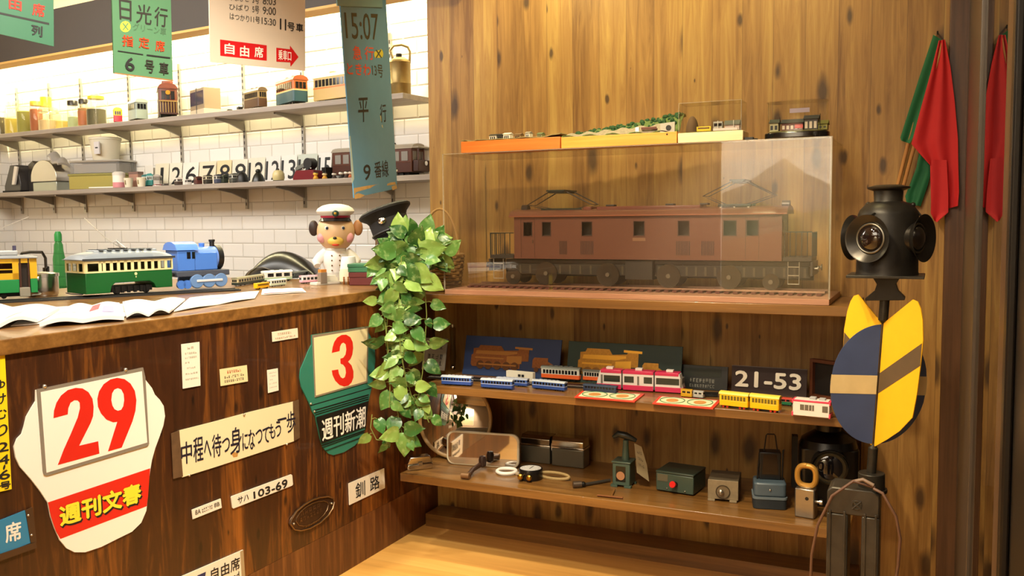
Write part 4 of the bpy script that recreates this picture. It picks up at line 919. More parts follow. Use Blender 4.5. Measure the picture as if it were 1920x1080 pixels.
jar(0, 11, 198, 'jar of dark coffee beans cut by the left picture edge', '#2a1a10', .62, None, lidh=.2)
jar(23, 12, 190, 'clear jar with pale yellow powder, second from the left edge', '#b8a33c', .50, None, lidh=.2)
jar(46, 12, 186, 'clear jar filled with olive green leaves', '#7c7a2a', .66, None, lidh=.2)
jar(68, 10, 190, 'jar filled with red brown spice beside the green one', '#8a3418', .76, '#d9a23a', lidh=.14)
jar(87, 10, 182, 'tall jar with amber lid behind the clip-top jar', '#c9a24a', .35, '#e3a22c', v=-.055, lidh=.26)
jar(92, 17, 201, 'round clip-top jar with pale contents', '#b39a76', .48, None, lidh=.12, clip=True)
jar(117, 12, 205, 'low jar of pale yellow grain left of the black-lidded bottle', '#c8ae54', .45, None, lidh=.18)
jar(137, 9, 189, 'slim clear bottle with black lid and greenish contents', '#9fb08a', .45, '#1c1712', lidh=.16, lidr=.92)
jar(157, 9, 186, 'slim black-lidded bottle with a brown printed label', '#8a5a34', .7, '#1c1712', lidh=.15, lidr=.80, labelcol='#9a5a34')
jar(181, 16, 180, 'big yellow-lidded jar of black coffee at the end of the jars', '#17110c', .58, '#d8c02c', lidh=.10, lidr=.82)

def kcar(name, label, px, v, z, yaw, L, D, ytop, group='old trams on the upper kitchen shelf', **k):
    p = kitem(px, v, z); H = kz(px, ytop, v) - z
    t = Thing(name, label, 'model tram', p, math.radians(yaw) - KA, group)
    t.o.location = p + Matrix.Rotation(math.radians(yaw) - KA, 3, 'Z') @ Vector((0, -D/2, 0))
    little_car(t, L, D, H, **k); return t, H
kcar('model_tram', 'tiny red and yellow toy tram right of the coffee jar', 221, -.15, UZ, -35, .09, .05, 203, lo=mat('#c42a3c', .4), up=YEL, roof=mat('#c8b43a', .4), nwin=3)
kcar('model_tram', 'small pale grey model tram left of the brown vintage tram', 259, -.14, UZ, -18, .14, .075, 187, lo=mat('#93a09a', .5), up=mat('#7d8682', .5), roof=mat('#a7aca4', .5), nwin=4)
t, H = kcar('model_tram', 'brown vintage tram with railed end platforms on the upper shelf', 315, -.14, UZ, -36, .22, .105, 160, lo=mat('#3c1c12', .4), up=mat('#5e2a18', .4), roof=mat('#6a3320', .4), nwin=5, split=.50)
t.add('clerestory', MB().prism(rrect(-.10, .10, .022, .083, .015), 'z', H*.99, H*1.06), mat('#7a3c26', .4))
for k in range(7): t.add('railing_bar', MB().cyl((.128, .008 + .0148*k, H*.14), .0015, H*.34, 6), mat('#a58a4c', .4, .6))
t.add('hand_rail', MB().box(.124, .132, .002, .103, H*.46, H*.485), mat('#a58a4c', .4, .6))
for q in ((.112, .134), (-.134, -.112)): t.add('platform', MB().box(*q, 0, .105, H*.10, H*.145), mat('#3c1c12', .4))
t.add('headlamp', MB().cyl((.112, .052, H*.72), .013, .012, 14, 'x'), BRASS)
p = kitem(386, -.13, UZ); H = kz(386, 166, -.13) - UZ; sc = ppm(386, -.13)
t = Thing('model_tram', 'pale boxy modern tram with dark windows beside the brown vintage tram', 'model tram', p, math.radians(-18) - KA, 'old trams on the upper kitchen shelf')
t.add('body', MB().box(-.10, .10, -.05, .05, H*.06, H*.98), mat('#8d7c66', .4), bev=.004); t.add('side_windows', MB().box(-.094, -.01, -.0508, .0508, H*.38, H*.86).box(.0, .094, -.0508, .0508, H*.38, H*.86), mat('#3c3a4a', .2))
t.add('skirt', MB().box(-.101, .101, -.051, .051, H*.0, H*.22), mat('#b9ae9a', .4), bev=.002); t.add('joint', MB().box(-.009, -.001, -.0515, .0515, H*.05, H*.99), mat('#3a3a40', .5)); t.add('aerial', MB().cyl((.04, .0, H*.98), .001, H*.25, 6), IRON)
for i, (px, w, h) in enumerate(((431, .03, .02), (450, .04, .028))):
    p = kitem(px, -.16, UZ); t = Thing('model_wagon', ('lowest black toy wagon left of the brown railcar', 'black toy wagon touching the brown railcar')[i], 'model train', p, -KA - .5, 'black toy wagons on the upper shelf')
    t.add('wagon_body', MB().box(-w/2, w/2, -.012, .012, .008, h), BLACK, bev=.001); m = MB()
    for k in (-.3, .3): m.cyl((w*k, -.013, .006), .006, .026, 10, 'y')
    t.add('wheels', m, IRON)
kcar('model_railcar', 'small dark brown and tan railcar between the grey tram and the orange tram', 480, -.14, UZ, -16, .17, .055, 166, lo=mat('#4c3220', .4), up=mat('#8c7446', .4), roof=mat('#5c4a34', .4), nwin=8)
kcar('model_tram', 'orange cream and blue tram facing right on the upper shelf', 548, -.13, UZ, -22, .24, .085, 146, lo=mat('#274a56', .4), up=mat('#b5622a', .4), roof=mat('#9a4a22', .4), nwin=8, stripe=mat('#c9b27c', .4))
kcar('model_tram', 'long cream and orange tram partly behind the blue hanging sign', 640, -.11, UZ, -6, .34, .085, 134, lo=mat('#b79c66', .4), up=mat('#bda874', .4), roof=mat('#b39458', .4), nwin=11, stripe=mat('#d8702c', .4))
# milk can and lamp
p = kitem(752, -.15, UZ); sc = ppm(752, -.15, 140); r = 19 / sc; zt = kz(752, 108, -.15) - UZ; zh = kz(752, 84, -.15) - UZ
t = Thing('oil_can', 'old brass-grey oil can with big loop handle on the upper shelf end', 'can', p, -KA + .35)
AG = mat('#8f7a4c', .4, .7, var=.2)
t.add('can_body', MB().lathe([(r*.95, 0), (r, .004), (r, zt*.30), (r*1.03, zt*.32), (r, zt*.34), (r, zt*.85), (r*1.04, zt*.87), (r*.98, zt*.92), (r*.5, zt), (0, zt)], 30), AG)
t.add('handle', MB().tube([(r*.95, 0, zt*.86), (r*1.0, 0, zh*.86), (r*.8, 0, zh*.95), (r*.2, 0, zh), (-r*.6, 0, zh*.99), (-r*.98, 0, zh*.9), (-r*.7, 0, zh*.74), (-r*.4, 0, zt*.92)], .006, 10), AG)
t.add('spout', MB().tube([(-r*.8, 0, zt*.45), (-r*1.35, 0, zt*.7), (-r*1.5, 0, zt*.86)], [.012, .010, .007], 10), AG); t.add('cap', MB().cyl((-r*.1, 0, zt*.98), r*.28, zt*.12, 18), IRON)
p = kitem(721, -.21, UZ); r = 9 / sc; zt = kz(726, 120, -.18) - UZ
t = Thing('glass_lamp', 'small glass and chrome lamp between the blue sign and the oil can', 'lamp', p)
t.add('chimney', MB().lathe([(r*.7, zt*.35), (r*1.1, zt*.6), (r*.8, zt*.9), (r*.5, zt)], 20), JARG); t.add('lamp_base', MB().lathe([(r, 0), (r*1.05, zt*.05), (r*.6, zt*.2), (r*.9, zt*.3), (r*.7, zt*.36)], 20), CHROME)

# ================================================================== on the lower kitchen shelf
def kseg(x1, x2, v): return segk(x1, x2, v, LZ)
PLW = [('1', 287, 313, 306, '#e9dfc4'), ('2', 314, 338, 305, '#ece4d0'), ('6', 339, 369, 304, '#efe9dc'), ('7', 370, 402, 302, '#eadcc0'), ('8', 403, 431, 300, '#e6d2a4'), ('9', 432, 461, 298, '#e8dfcc'), ('12', 462, 494, 295, '#e2dcc8'), ('12', 495, 523, 292, '#e4dfd8'), ('13', 524, 554, 290, '#e6e2da'), ('14', 555, 592, 288, '#c2c9bc'), ('15', 594, 619, 285, '#e2e0da')]
seen = {}
for ch, a, b, yt, c in PLW:
    s = kseg(a, b, -.035); H = s.h((a + b)/2, yt)
    seen[ch] = seen.get(ch, 0) + 1
    lb = 'white number plate with black %s leaning on the tiled wall' % ch if ch != '12' else ('number plate 12 beside plate 9, a dark figure before it', 'number plate 12 beside plate 13, a cream bell before it')[seen[ch] - 1]
    t = Thing('number_plate', lb, 'number plate', s.loc, s.yaw, 'number plates on the lower kitchen shelf', rot=(math.radians(-6), 0, s.yaw))
    L = s.L * .985
    t.add('plate', MB().box(-L/2, L/2, 0, .003, 0, H), mat(c, .4, var=.06), bev=.001)
    u = (.22, .90) if len(ch) == 1 and ch != '1' else (.42, .62) if ch == '1' else (.04, .92)
    q = [Vector((-L/2 + L*u[0], -.0006, H*.82)), Vector((-L/2 + L*u[1], -.0006, H*.82)), Vector((-L/2 + L*u[1], -.0006, H*.14)), Vector((-L/2 + L*u[0], -.0006, H*.14))]
    t.add('digit', text_mb(ch, q, 0.0, bold=.0016), INK, smooth=0)
for i, (a, b, yt) in enumerate(((256, 270, 314), (271, 286, 310))):
    s = kseg(a, b, -.03); t = Thing('blank_plate', ('blank white plate behind the teal toys', 'blank white plate just left of plate 1')[i], 'plate', s.loc, s.yaw, 'number plates on the lower kitchen shelf'); t.add('plate', MB().box(-s.L/2, s.L/2, 0, .003, 0, s.h((a+b)/2, yt)), mat('#ece6da', .4), bev=.001)
# small cars in front of the plates
TOYS = [('toy_tram', 'tiny white and red toy tram in front of plate 1', 283, 9, 346, '#efeae4', '#c23a3a', '#e6e0d8'), ('toy_tram', 'tiny grey toy tram, second in front of plate 1', 299, 8, 345, '#5d5750', '#8a8278', '#6f6860'),
        ('toy_car', 'tiny dark and white toy tram in front of plate 2', 324, 9, 333, '#4a3a30', '#efe6d8', '#e9e4dc'), ('toy_car', 'tiny silver toy tram between plates 2 and 6', 344, 7, 336, '#d9d4cc', '#a39c94', '#cfcac4'),
        ('toy_tram', 'small red brown toy railcar in front of plate 6', 361, 9, 331, '#5a2a24', '#6a3a30', '#4a2a22'), ('toy_tram', 'small cream and dark toy tram in front of plate 7', 379, 10, 328, '#3a342c', '#d9cfae', '#4a463c'),
        ('toy_tram', 'small blue-grey and white toy tram between plates 7 and 8', 399, 8, 327, '#4a5068', '#d9d6cc', '#3c4250'), ('toy_tram', 'small dark green toy railcar in front of plate 8', 412, 8, 328, '#28301f', '#3c4630', '#2c3328'),
        ('toy_tram', 'small grey toy tram with pale band in front of plate 9', 428, 10, 325, '#55554e', '#c9c7ba', '#5c5f58')]
for nm, lb, px, hw, yt, lo, up, rf in TOYS:
    v = -.16; p = kitem(px, v, LZ); w = 2 * hw / ppm(px, v, 330); H = max(.018, kz(px, yt, v) - LZ)
    t = Thing(nm, lb, 'toy tram', p, math.radians(-25) - KA, 'small toys before the number plates')
    little_car(t, w, w*.6, H, mat(lo, .4), mat(up, .4), mat(rf, .4), 3, ends=True, roofbits=0)
p = kitem(451, -.16, LZ); H = kz(451, 322, -.16) - LZ; w = 11 / ppm(451, -.16, 330)
t = Thing('cap_model', 'small black dome-shaped ornament in front of plate 9', 'ornament', p, -KA); t.add('dome', MB().ball((0, 0, 0), w, w, H, 20, 10, 0.0, 1.0), BLACK); t.add('base', MB().cyl((0, 0, 0), w*1.08, .004, 20), IRON)
p = kitem(481, -.16, LZ); H = kz(481, 317, -.16) - LZ; w = 12 / ppm(481, -.16, 330)
t = Thing('ornament', 'dark seated ornament in front of the first plate 12', 'ornament', p, -KA); t.add('body', MB().lathe([(w, 0), (w*.98, H*.1), (w*.75, H*.45), (w*.45, H*.68), (w*.3, H*.75)], 20), mat('#171a14', .3)); t.add('head', MB().ball((0, 0, H*.84), w*.42, w*.42, H*.16), mat('#171a14', .3))
p = kitem(519, -.17, LZ); H = kz(519, 316, -.17) - LZ; w = 11 / ppm(519, -.17, 330)
t = Thing('table_bell', 'cream rounded bell in front of the second plate 12', 'bell', p, -KA); t.add('bell', MB().lathe([(w*.85, .006), (w*1.0, H*.3), (w*.95, H*.6), (w*.7, H*.82), (w*.25, H*.88)], 24), mat('#cdbf8a', .35)); t.add('foot', MB().cyl((0, 0, 0), w*.9, .006, 24), BLACK); t.add('knob', MB().ball((0, 0, H*.93), w*.16), IRON)
s = kseg(548, 590, -.18); H = s.h(570, 319); L = s.L
t = Thing('ticket_dater', 'dark red ticket dating press in front of plate 14', 'press', s.loc, s.yaw)
t.add('base', MB().prism([(-L/2, 0), (L/2, 0), (L*.5, H*.35), (L*.40, H), (-L*.36, H), (-L*.5, H*.3)], 'y', 0, .07), mat('#74161e', .35), bev=.002)
t.add('lever', MB().solid([(-L*.5, .02, H*1.0), (L*.02, .02, H*1.45), (L*.02, .02, H*1.9), (-L*.5, .02, H*1.35)], (0, .03, 0)), mat('#6d7068', .4), bev=.001)
t.add('wheel', MB().cyl((L*.10, .012, H*1.65), H*.55, .045, 24, 'y'), BLACK); t.add('bracket', MB().box(L*.06, L*.14, .025, .05, H, H*1.4), IRON)
m = MB()
for k in (-.05, .3): m.ball((L*k, .004, H*1.15), .004)
t.add('screws', m, CHROME)
for i, (px, yt, c, hc) in enumerate(((589, 323, '#e0a52c', '#e6b84a'), (606, 324, '#d8a23a', '#e8cf9a'), (624, 324, '#3a2a26', '#e6dcd0'), (637, 322, '#2f2c2a', '#e9e2d8'), (647, 321, '#3a2a22', '#e6ded4'), (655, 321, '#b0603a', '#dccab8'), (739, 316, '#4a4642', '#e9e4dc'))):
    p = kitem(px, -.19, LZ); H = max(.02, kz(px, yt, -.19) - LZ); w = 5 / ppm(px, -.19, 330)
    t = Thing('tiny_doll', ('tiny yellow doll beside the red press', 'tiny yellow and pale doll in front of plate 15', 'leftmost white-headed doll before the brown tram', 'second white-headed doll before the brown tram', 'white-headed doll close to the hanging blue sign', 'orange bodied doll touching the hanging blue sign edge', 'white-headed doll just right of the hanging blue sign')[i], 'doll', p, -KA, 'tiny dolls on the lower kitchen shelf')
    t.add('body', MB().lathe([(w*.8, 0), (w, H*.2), (w*.6, H*.5), (w*.3, H*.55)], 12), mat(c, .5)); t.add('head', MB().ball((0, 0, H*.76), w*.95, w*.95, H*.24, 14, 8), mat(hc, .4)); t.add('hair', MB().ball((0, w*.15, H*.82), w*.98, w*.95, H*.22, 14, 6, .25, 1.0), mat('#2a2420', .6))
p = kitem(608, -.085, LZ); w = 14 / ppm(606, -.13, 330); H = kz(606, 312, -.13) - LZ
t = Thing('toy_engine', 'small black toy steam engine in front of plate 15', 'toy train', p, -KA - .3)
t.add('boiler', MB().cyl((-w*.9, 0, H*.5), H*.24, w*1.3, 16, 'x'), BLACK); t.add('cab', MB().box(w*.35, w*.95, -H*.32, H*.32, H*.2, H*.95), BLACK, bev=.001); t.add('frame', MB().box(-w, w, -H*.3, H*.3, H*.12, H*.26), IRON); t.add('chimney', MB().cyl((-w*.7, 0, H*.6), H*.09, H*.38, 12), BLACK)
m = MB()
for k in (-.6, 0, .6): m.cyl((w*k, -H*.34, H*.15), H*.15, H*.68, 14, 'y')
t.add('wheels', m, IRON)
# big brown tram
s = segk(622, 772, -.10, LZ); H = s.h(700, 272); L = s.L
t = Thing('model_tram', 'large dark brown wooden tram behind the blue sign on the lower kitchen shelf', 'model tram', s.loc, s.yaw)
little_car(t, L, .12, H, mat('#4a2618', .35), mat('#5a3222', .35), mat('#a39a8c', .45), 9, .42, rr=.006, pane=mat('#8d8a84', .25))
t.add('end_vestibule', MB().box(L/2, L/2 + .035, .008, .112, H*.16, H*.50), mat('#3a1e14', .35), bev=.004)
for y in (.010, .055, .105): t.add('vestibule_post', MB().box(L/2 + .028, L/2 + .034, y, y + .006, H*.5, H*.84), mat('#4a2618', .35))
t.add('vestibule_roof', MB().box(L/2, L/2 + .042, .002, .118, H*.84, H*.89), mat('#8e8678', .45), bev=.003); t.add('headlamp', MB().cyl((L/2 + .035, .06, H*.4), .012, .01, 14, 'x'), CHROME)
t.add('pantograph', MB().tube([(-L*.05, .06, H*1.0), (L*.08, .06, H*1.16), (L*.22, .06, H*1.04)], .003, 6).tube([(-L*.1, .03, H*1.02), (-L*.1, .09, H*1.02)], .003, 6), IRON)
# left end: slicer, steel hood, tins, tub, cups
s = kseg(6, 36, -.18); H = s.h(20, 310); L = s.L
t = Thing('slicing_machine', 'dark kitchen machine with a white lever at the left shelf end', 'machine', s.loc, s.yaw)
t.add('machine_body', MB().prism([(-L*.5, 0), (L*.5, 0), (L*.5, H*.35), (L*.3, H), (-L*.1, H), (-L*.5, H*.25)], 'y', 0, .12), mat('#3b3735', .35), bev=.004); t.add('lever', MB().prism([(L*.12, H*.28), (L*.30, H*.28), (L*.52, H*.92), (L*.34, H*.95)], 'y', -.02, -.005), mat('#d9d4ca', .4), bev=.003); t.add('foot', MB().box(-L*.55, L*.55, -.01, .13, 0, H*.08), IRON, bev=.002)
s = kseg(56, 104, -.16); H = s.h(80, 300); L = s.L
t = Thing('steel_hood', 'shiny stainless steel domed container on the lower shelf left end', 'container', s.loc, s.yaw)
t.add('dome', MB().prism([(-L*.5, H*.32)] + [(L*.5*math.cos(PI - PI*k/14), H*.42 + H*.58*math.sin(PI*k/14)) for k in range(15)] + [(L*.5, H*.32)], 'y', 0, .14), mat('#bdb9b2', .2, 1.0), bev=.002); t.add('lower_pan', MB().box(-L*.46, L*.46, .006, .134, 0, H*.31), mat('#a9aea2', .3, .7), bev=.004); t.add('side_plate', MB().prism([(-L*.78, 0), (-L*.52, 0), (-L*.52, H*.95), (-L*.58, H*1.02), (-L*.76, H*.9)], 'y', .03, .13), mat('#4c4742', .3, .6), bev=.003)
s = kseg(150, 213, -.20); H = s.h(180, 325); L = s.L
t = Thing('biscuit_tin', 'olive coloured lidded tin seen corner-on, under the clear box', 'tin', s.loc, s.yaw + .25)
t.add('tin_body', MB().box(-L*.65, L*.5, 0, .16, 0, H*.86), mat('#a59a52', .4), bev=.004); t.add('lid', MB().box(-L*.67, L*.52, -.003, .163, H*.86, H), mat('#8f8a4c', .4), bev=.003); t.add('label_strip', MB().box(-L*.2, L*.48, -.0012, 0, H*.06, H*.13), WHITE)
H0 = H
H = kz(180, 300, -.20) - LZ - H0
t = Thing('clear_box', 'clear plastic box with silver rim on top of the olive tin', 'box', s.loc + Vector((0, 0, H0 + .0005)), s.yaw + .25)
t.add('box_body', MB().box(-L*.62, L*.48, .005, .155, 0, H*.85), clear('plastic_box', (.86, .87, .88, 1), 1.35, .05, .3, '#b9b6b0'), bev=.003); t.add('rim', MB().box(-L*.64, L*.5, .002, .158, H*.85, H), mat('#b7b2a8', .35, .5), bev=.003); t.add('contents', MB().box(-L*.55, L*.40, .012, .145, .003, H*.7), mat('#b3aca2', .6))
t = Thing('plastic_tub', 'pale cream plastic tub on top of the clear box', 'tub', s.loc + Vector((-.01, .08, H0 + H + .001)), s.yaw)
H2 = min(kz(165, 256, -.2), 1.888) / 1 - LZ - H0 - H - .012
t.add('tub', MB().lathe([(.075, 0), (.092, H2*.92), (.096, H2*.93), (.096, H2), (.09, H2)], 30), mat('#cfc9b4', .45)); t.add('lid', MB().lathe([(.094, H2), (.097, H2*1.04), (.0, H2*1.06)], 30), mat('#d6d1be', .45)); t.add('label', MB().box(.02, .07, -.094, -.086, H2*.25, H2*.8), mat('#c9c8cc', .5)); t.add('label_print', MB().box(.032, .058, -.0946, -.094, H2*.5, H2*.56), INK)
s = kseg(72, 108, -.17)
t = Thing('paper_bag', 'crumpled grey paper packet leaning on the steel container top', 'bag', Vector((s.loc.x, s.loc.y, LZ)) + Vector((.03, .05, kz(80, 303, -.16) - LZ + .015)), s.yaw, rot=(0, math.radians(28), s.yaw))
t.add('packet', MB().slab(lambda u, v: Vector((-.05 + .13*u, -.045 + .09*v, .012*math.sin(9*u + 3*v) + .02*math.sin(PI*v))), 12, 8, (0, 0, -.014)), mat('#aaa49c', .6))
p = kitem(218, -.19, LZ); w = 10 / ppm(218, -.19, 330); H = kz(218, 322, -.19) - LZ
t = Thing('cream_tub', 'small white and pink lidded pot beside the olive tin', 'pot', p); t.add('pot_body', MB().lathe([(w*.9, 0), (w, H*.05), (w, H*.34)], 24), mat('#d98f96', .4)); t.add('label', MB().lathe([(w*1.0, H*.34), (w*1.0, H*.78)], 24), WHITE); t.add('lid', MB().lathe([(w*1.03, H*.76), (w*1.03, H*.92), (w*.6, H), (0, H)], 24), mat('#d9d6ce', .4))
for i, (px, yt) in enumerate(((236, 334), (260, 333))):
    p = kitem(px, -.20, LZ); w = 7.5 / ppm(px, -.2, 330); H = kz(px, yt, -.2) - LZ
    t = Thing('printed_cup', ('small cream printed cup left of the pinkish box', 'small cream printed cup right of the pinkish box')[i], 'cup', p, 0, 'cream cups on the lower shelf')
    t.add('cup', MB().lathe([(w*.8, 0), (w*1.02, H*.98), (w*1.04, H), (w*.94, H), (w*.75, H*.1)], 22), mat('#efe6cc', .4)); t.add('print', MB().box(-w*.1, w*.15, -w*1.0, -w*.8, H*.3, H*.75), mat('#8a7a50', .5))
s = kseg(240, 257, -.15); H = s.h(248, 322)
t = Thing('small_box', 'small brownish pink box between the two cream cups', 'box', s.loc, s.yaw); t.add('box_body', MB().box(-s.L/2, s.L/2, 0, .04, 0, H*.85), mat('#a9806e', .5), bev=.001); t.add('lid', MB().box(-s.L*.52, s.L*.52, -.001, .041, H*.85, H), mat('#7d6258', .5), bev=.001)
for i, (px, yt, c1, c2) in enumerate(((263, 328, '#1f6a66', '#e4e8e2'), (272, 326, '#2f8f8a', '#c9dcd8'), (285, 328, '#b5aca2', '#8f867c'))):
    v = -.12 - .012*i; p = kitem(px, v, LZ); H = kz(px, yt, v) - LZ; w = 12 / ppm(px, v, 330)
    t = Thing('toy_tram', ('teal and white toy tram behind the right cream cup', 'light teal toy tram in front of the blank plates', 'pale brown toy tram left of plate 1')[i], 'toy tram', p, math.radians(-50) - KA, 'teal toys by the blank plates')
    little_car(t, w*1.6, w*.9, H, mat(c1, .4), mat(c2, .4), mat(c1, .4), 4, roofbits=1)

# ================================================================== big locomotive in its clear case
S1 = SZ[0] + .0005
cx0 = at(832, 420, Y=SF + .008).x; cx1 = at(1557, 420, Y=SF + .008).x; cz1 = at(1200, 272, Y=SF + .008).z; cy0, cy1 = SF + .008, YW - .012
t = Thing('display_case', 'big clear acrylic case with wooden base over the brown locomotive', 'display case', ((cx0+cx1)/2, (cy0+cy1)/2, S1), world=True)
t.add('base', MB().box(cx0, cx1, cy0, cy1, S1, S1 + .019), wood('case_base', ('#8c5e48', '#a87a60', '#bb9076'), 'x', 'y', 0, (60, 3), .4, 0, 0, .35), bev=.001)
ACR = clear('case_acrylic', (.99, .985, .98, 1), 1.75, 0.0, .007, '#d9c6a8'); EDGE = clear('case_edge', (.86, .84, .80, 1), 1.5, .1, .25, '#d9cdb8')  # faint diffuse body paints in the haze of the lit room's reflection
th = .005; zb = S1 + .0195
t.add('front_pane', MB().box(cx0, cx1, cy0, cy0 + th, zb, cz1), ACR); t.add('back_pane', MB().box(cx0, cx1, cy1 - th, cy1, zb, cz1), clear('case_back', (.99, .99, .985, 1), 1.2))
t.add('left_pane', MB().box(cx0, cx0 + th, cy0 + th + .0003, cy1 - th - .0003, zb, cz1 - th - .0003), ACR); t.add('right_pane', MB().box(cx1 - th, cx1, cy0 + th + .0003, cy1 - th - .0003, zb, cz1 - th - .0003), ACR)
t.add('top_pane', MB().box(cx0 + .0003, cx1 - .0003, cy0 + th + .0003, cy1 - th - .0003, cz1 - th, cz1), ACR)
m = MB()
for x in (cx0, cx1): m.box(x - .0025, x + .0025, cy0 - .0012, cy0 + .0015, zb, cz1 + .0005)
m.box(cx0, cx1, cy0 - .0012, cy0 + .0015, cz1 - .002, cz1 + .0008)
t.add('polished_edge', m, EDGE)

YL_ = 3.185; LD = .14
bx0 = at(964, 440, Y=YL_).x; bx1 = at(1466, 440, Y=YL_).x; L = bx1 - bx0
lz = zb + .001
# track
t = Thing('model_track', 'model railway track with brown sleepers under the big locomotive', 'track', ((bx0+bx1)/2, YL_ + LD/2, lz), world=True)
sl = MB(); tx0, tx1 = cx0 + .03, cx1 - .03; nS = 44
for k in range(nS):
    x = tx0 + (tx1 - tx0) * (k + .5) / nS; sl.box(x - .008, x + .008, YL_ - .015, YL_ + LD + .015, lz, lz + .006)
t.add('sleepers', sl, mat('#5e2e22', .6))
for y in (YL_ + .02, YL_ + LD - .02): t.add('rail', MB().box(tx0, tx1, y - .0015, y + .0015, lz + .006, lz + .013), mat('#b3937e', .3, .9))
rz = lz + .0132
def LX(px): return at(px, 480, Y=YL_).x
def LZf(py, px=1200): return at(px, py, Y=YL_).z
zbot, ztop, zroof = LZf(487), LZf(404), LZf(391)
t = Thing('model_locomotive', 'large brown model electric locomotive with two raised pantographs inside the case', 'model locomotive', ((bx0+bx1)/2, YL_ + LD/2, rz), world=True)
BR = mat('#633c2c', .38); BRD = mat('#4a2c22', .4); DK = mat('#2a2620', .5)
wins = [(982, 998, 417, 449), (1017, 1033, 417, 442), (1091, 1110, 416, 441), (1188, 1208, 415, 442), (1271, 1292, 414, 441), (1356, 1380, 413, 441), (1399, 1421, 413, 447)]
# side walls built around the window openings
for nm, y0, y1 in (('body_side', YL_, YL_ + .004), ('body_side', YL_ + LD - .004, YL_ + LD)):
    m = MB(); zw1 = LZf(415); zw0 = LZf(442); 
    m.box(bx0, bx1, y0, y1, zbot, zw0).box(bx0, bx1, y0, y1, zw1, ztop)
    e = [bx0] + [LX(v) for w in wins for v in w[:2]] + [bx1]
    for i in range(0, len(e), 2): m.box(e[i], e[i+1], y0, y1, zw0, zw1)
    b = t.add(nm, m, BR)
    if y0 == YL_:
        fr = MB()
        for w in wins:
            a, b2 = LX(w[0]), LX(w[1])
            for q in ((a - .002, a + .001, zw0 - .002, zw1 + .002), (b2 - .001, b2 + .002, zw0 - .002, zw1 + .002), (a, b2, zw0 - .002, zw0 + .001), (a, b2, zw1 - .001, zw1 + .002)): fr.box(q[0], q[1], YL_ - .0012, YL_, q[2], q[3])
        t.add('window_frames', fr, BRD, parent=b)
        for a, b2 in ((1049, 1064), (1089, 1114), (1268, 1295), (1315, 1340)):
            lv = MB(); x0, x1 = LX(a), LX(b2); z0, z1 = LZf(478), LZf(452); n = 9
            for k in range(n): lv.box(x0 + (x1-x0)*k/n, x0 + (x1-x0)*(k+.45)/n, YL_ - .0012, YL_ - .0002, z0, z1)
            t.add('louvre', lv, mat('#33201a', .5), parent=b)
        for px in (990, 1410):
            d = MB(); x0, x1 = LX(px - 13), LX(px + 13)
            for q in ((x0, x0 + .0015), (x1 - .0015, x1)): d.box(q[0], q[1], YL_ - .001, YL_ - .0001, zbot + .004, ztop - .008)
            t.add('door_outline', d, BRD, parent=b)
        pl = t.add('number_plate', MB().box(LX(1186), LX(1210), YL_ - .0014, YL_ - .0002, LZf(452), LZf(446)), mat('#8c6a52', .4, .5), parent=b)
        t.add('door_handle', MB().cyl((LX(1000), YL_ - .004, LZf(456)), .0016, .012, 8), CHROME, parent=b)
for x in (bx0, bx1 - .004):
    t.add('body_end', MB().box(x, x + .004, YL_ + .0042, YL_ + LD - .0042, zbot, ztop), BR)
    w = MB()
    for y in (.018, .050, .084): w.box(x - .0006, x + .0046, YL_ + y, YL_ + y + .022, zw0, zw1)
    t.add('end_windows', w, DARKGLASS)
t.add('interior', MB().box(bx0 + .05, bx1 - .05, YL_ + .05, YL_ + .09, zbot, ztop - .004), mat('#3a332a', .6))
t.add('floor_plate', MB().box(bx0, bx1, YL_ + .0042, YL_ + LD - .0042, zbot, zbot + .003), DK)
rf = t.add('roof', MB()._a(*(lambda P: ([(x, y, z) for x in (bx0 - .018, bx1 + .018) for y, z in P], [list(range(len(P)))[::-1], list(range(len(P), 2*len(P)))] + [[i, (i+1) % len(P), len(P) + (i+1) % len(P), len(P) + i] for i in range(len(P))]))([(y + YL_, z + ztop + .0002) for y, z in arch(LD, zroof - ztop + .004, .010, 14, .45)])), mat('#6c4636', .28, coat=.3))
t.add('gutter', MB().box(bx0 - .018, bx1 + .018, YL_ - .0115, YL_ - .0085, ztop - .001, ztop + .003), mat('#8a5038', .3), parent=rf)
mon = MB()
for a, b2 in ((1090, 1105), (1115, 1310), ):
    mon.box(LX(a), LX(b2), YL_ + .02, YL_ + LD - .02, zroof - .004, zroof + .010)
t.add('roof_monitor', mon, mat('#6a3a2c', .35), bev=.003, parent=rf)
for px in (1138, 1250, 1315): t.add('roof_vent', MB().box(LX(px - 8), LX(px + 8), YL_ + .035, YL_ + .065, zroof + .010, zroof + .017), DK, bev=.002, parent=rf)
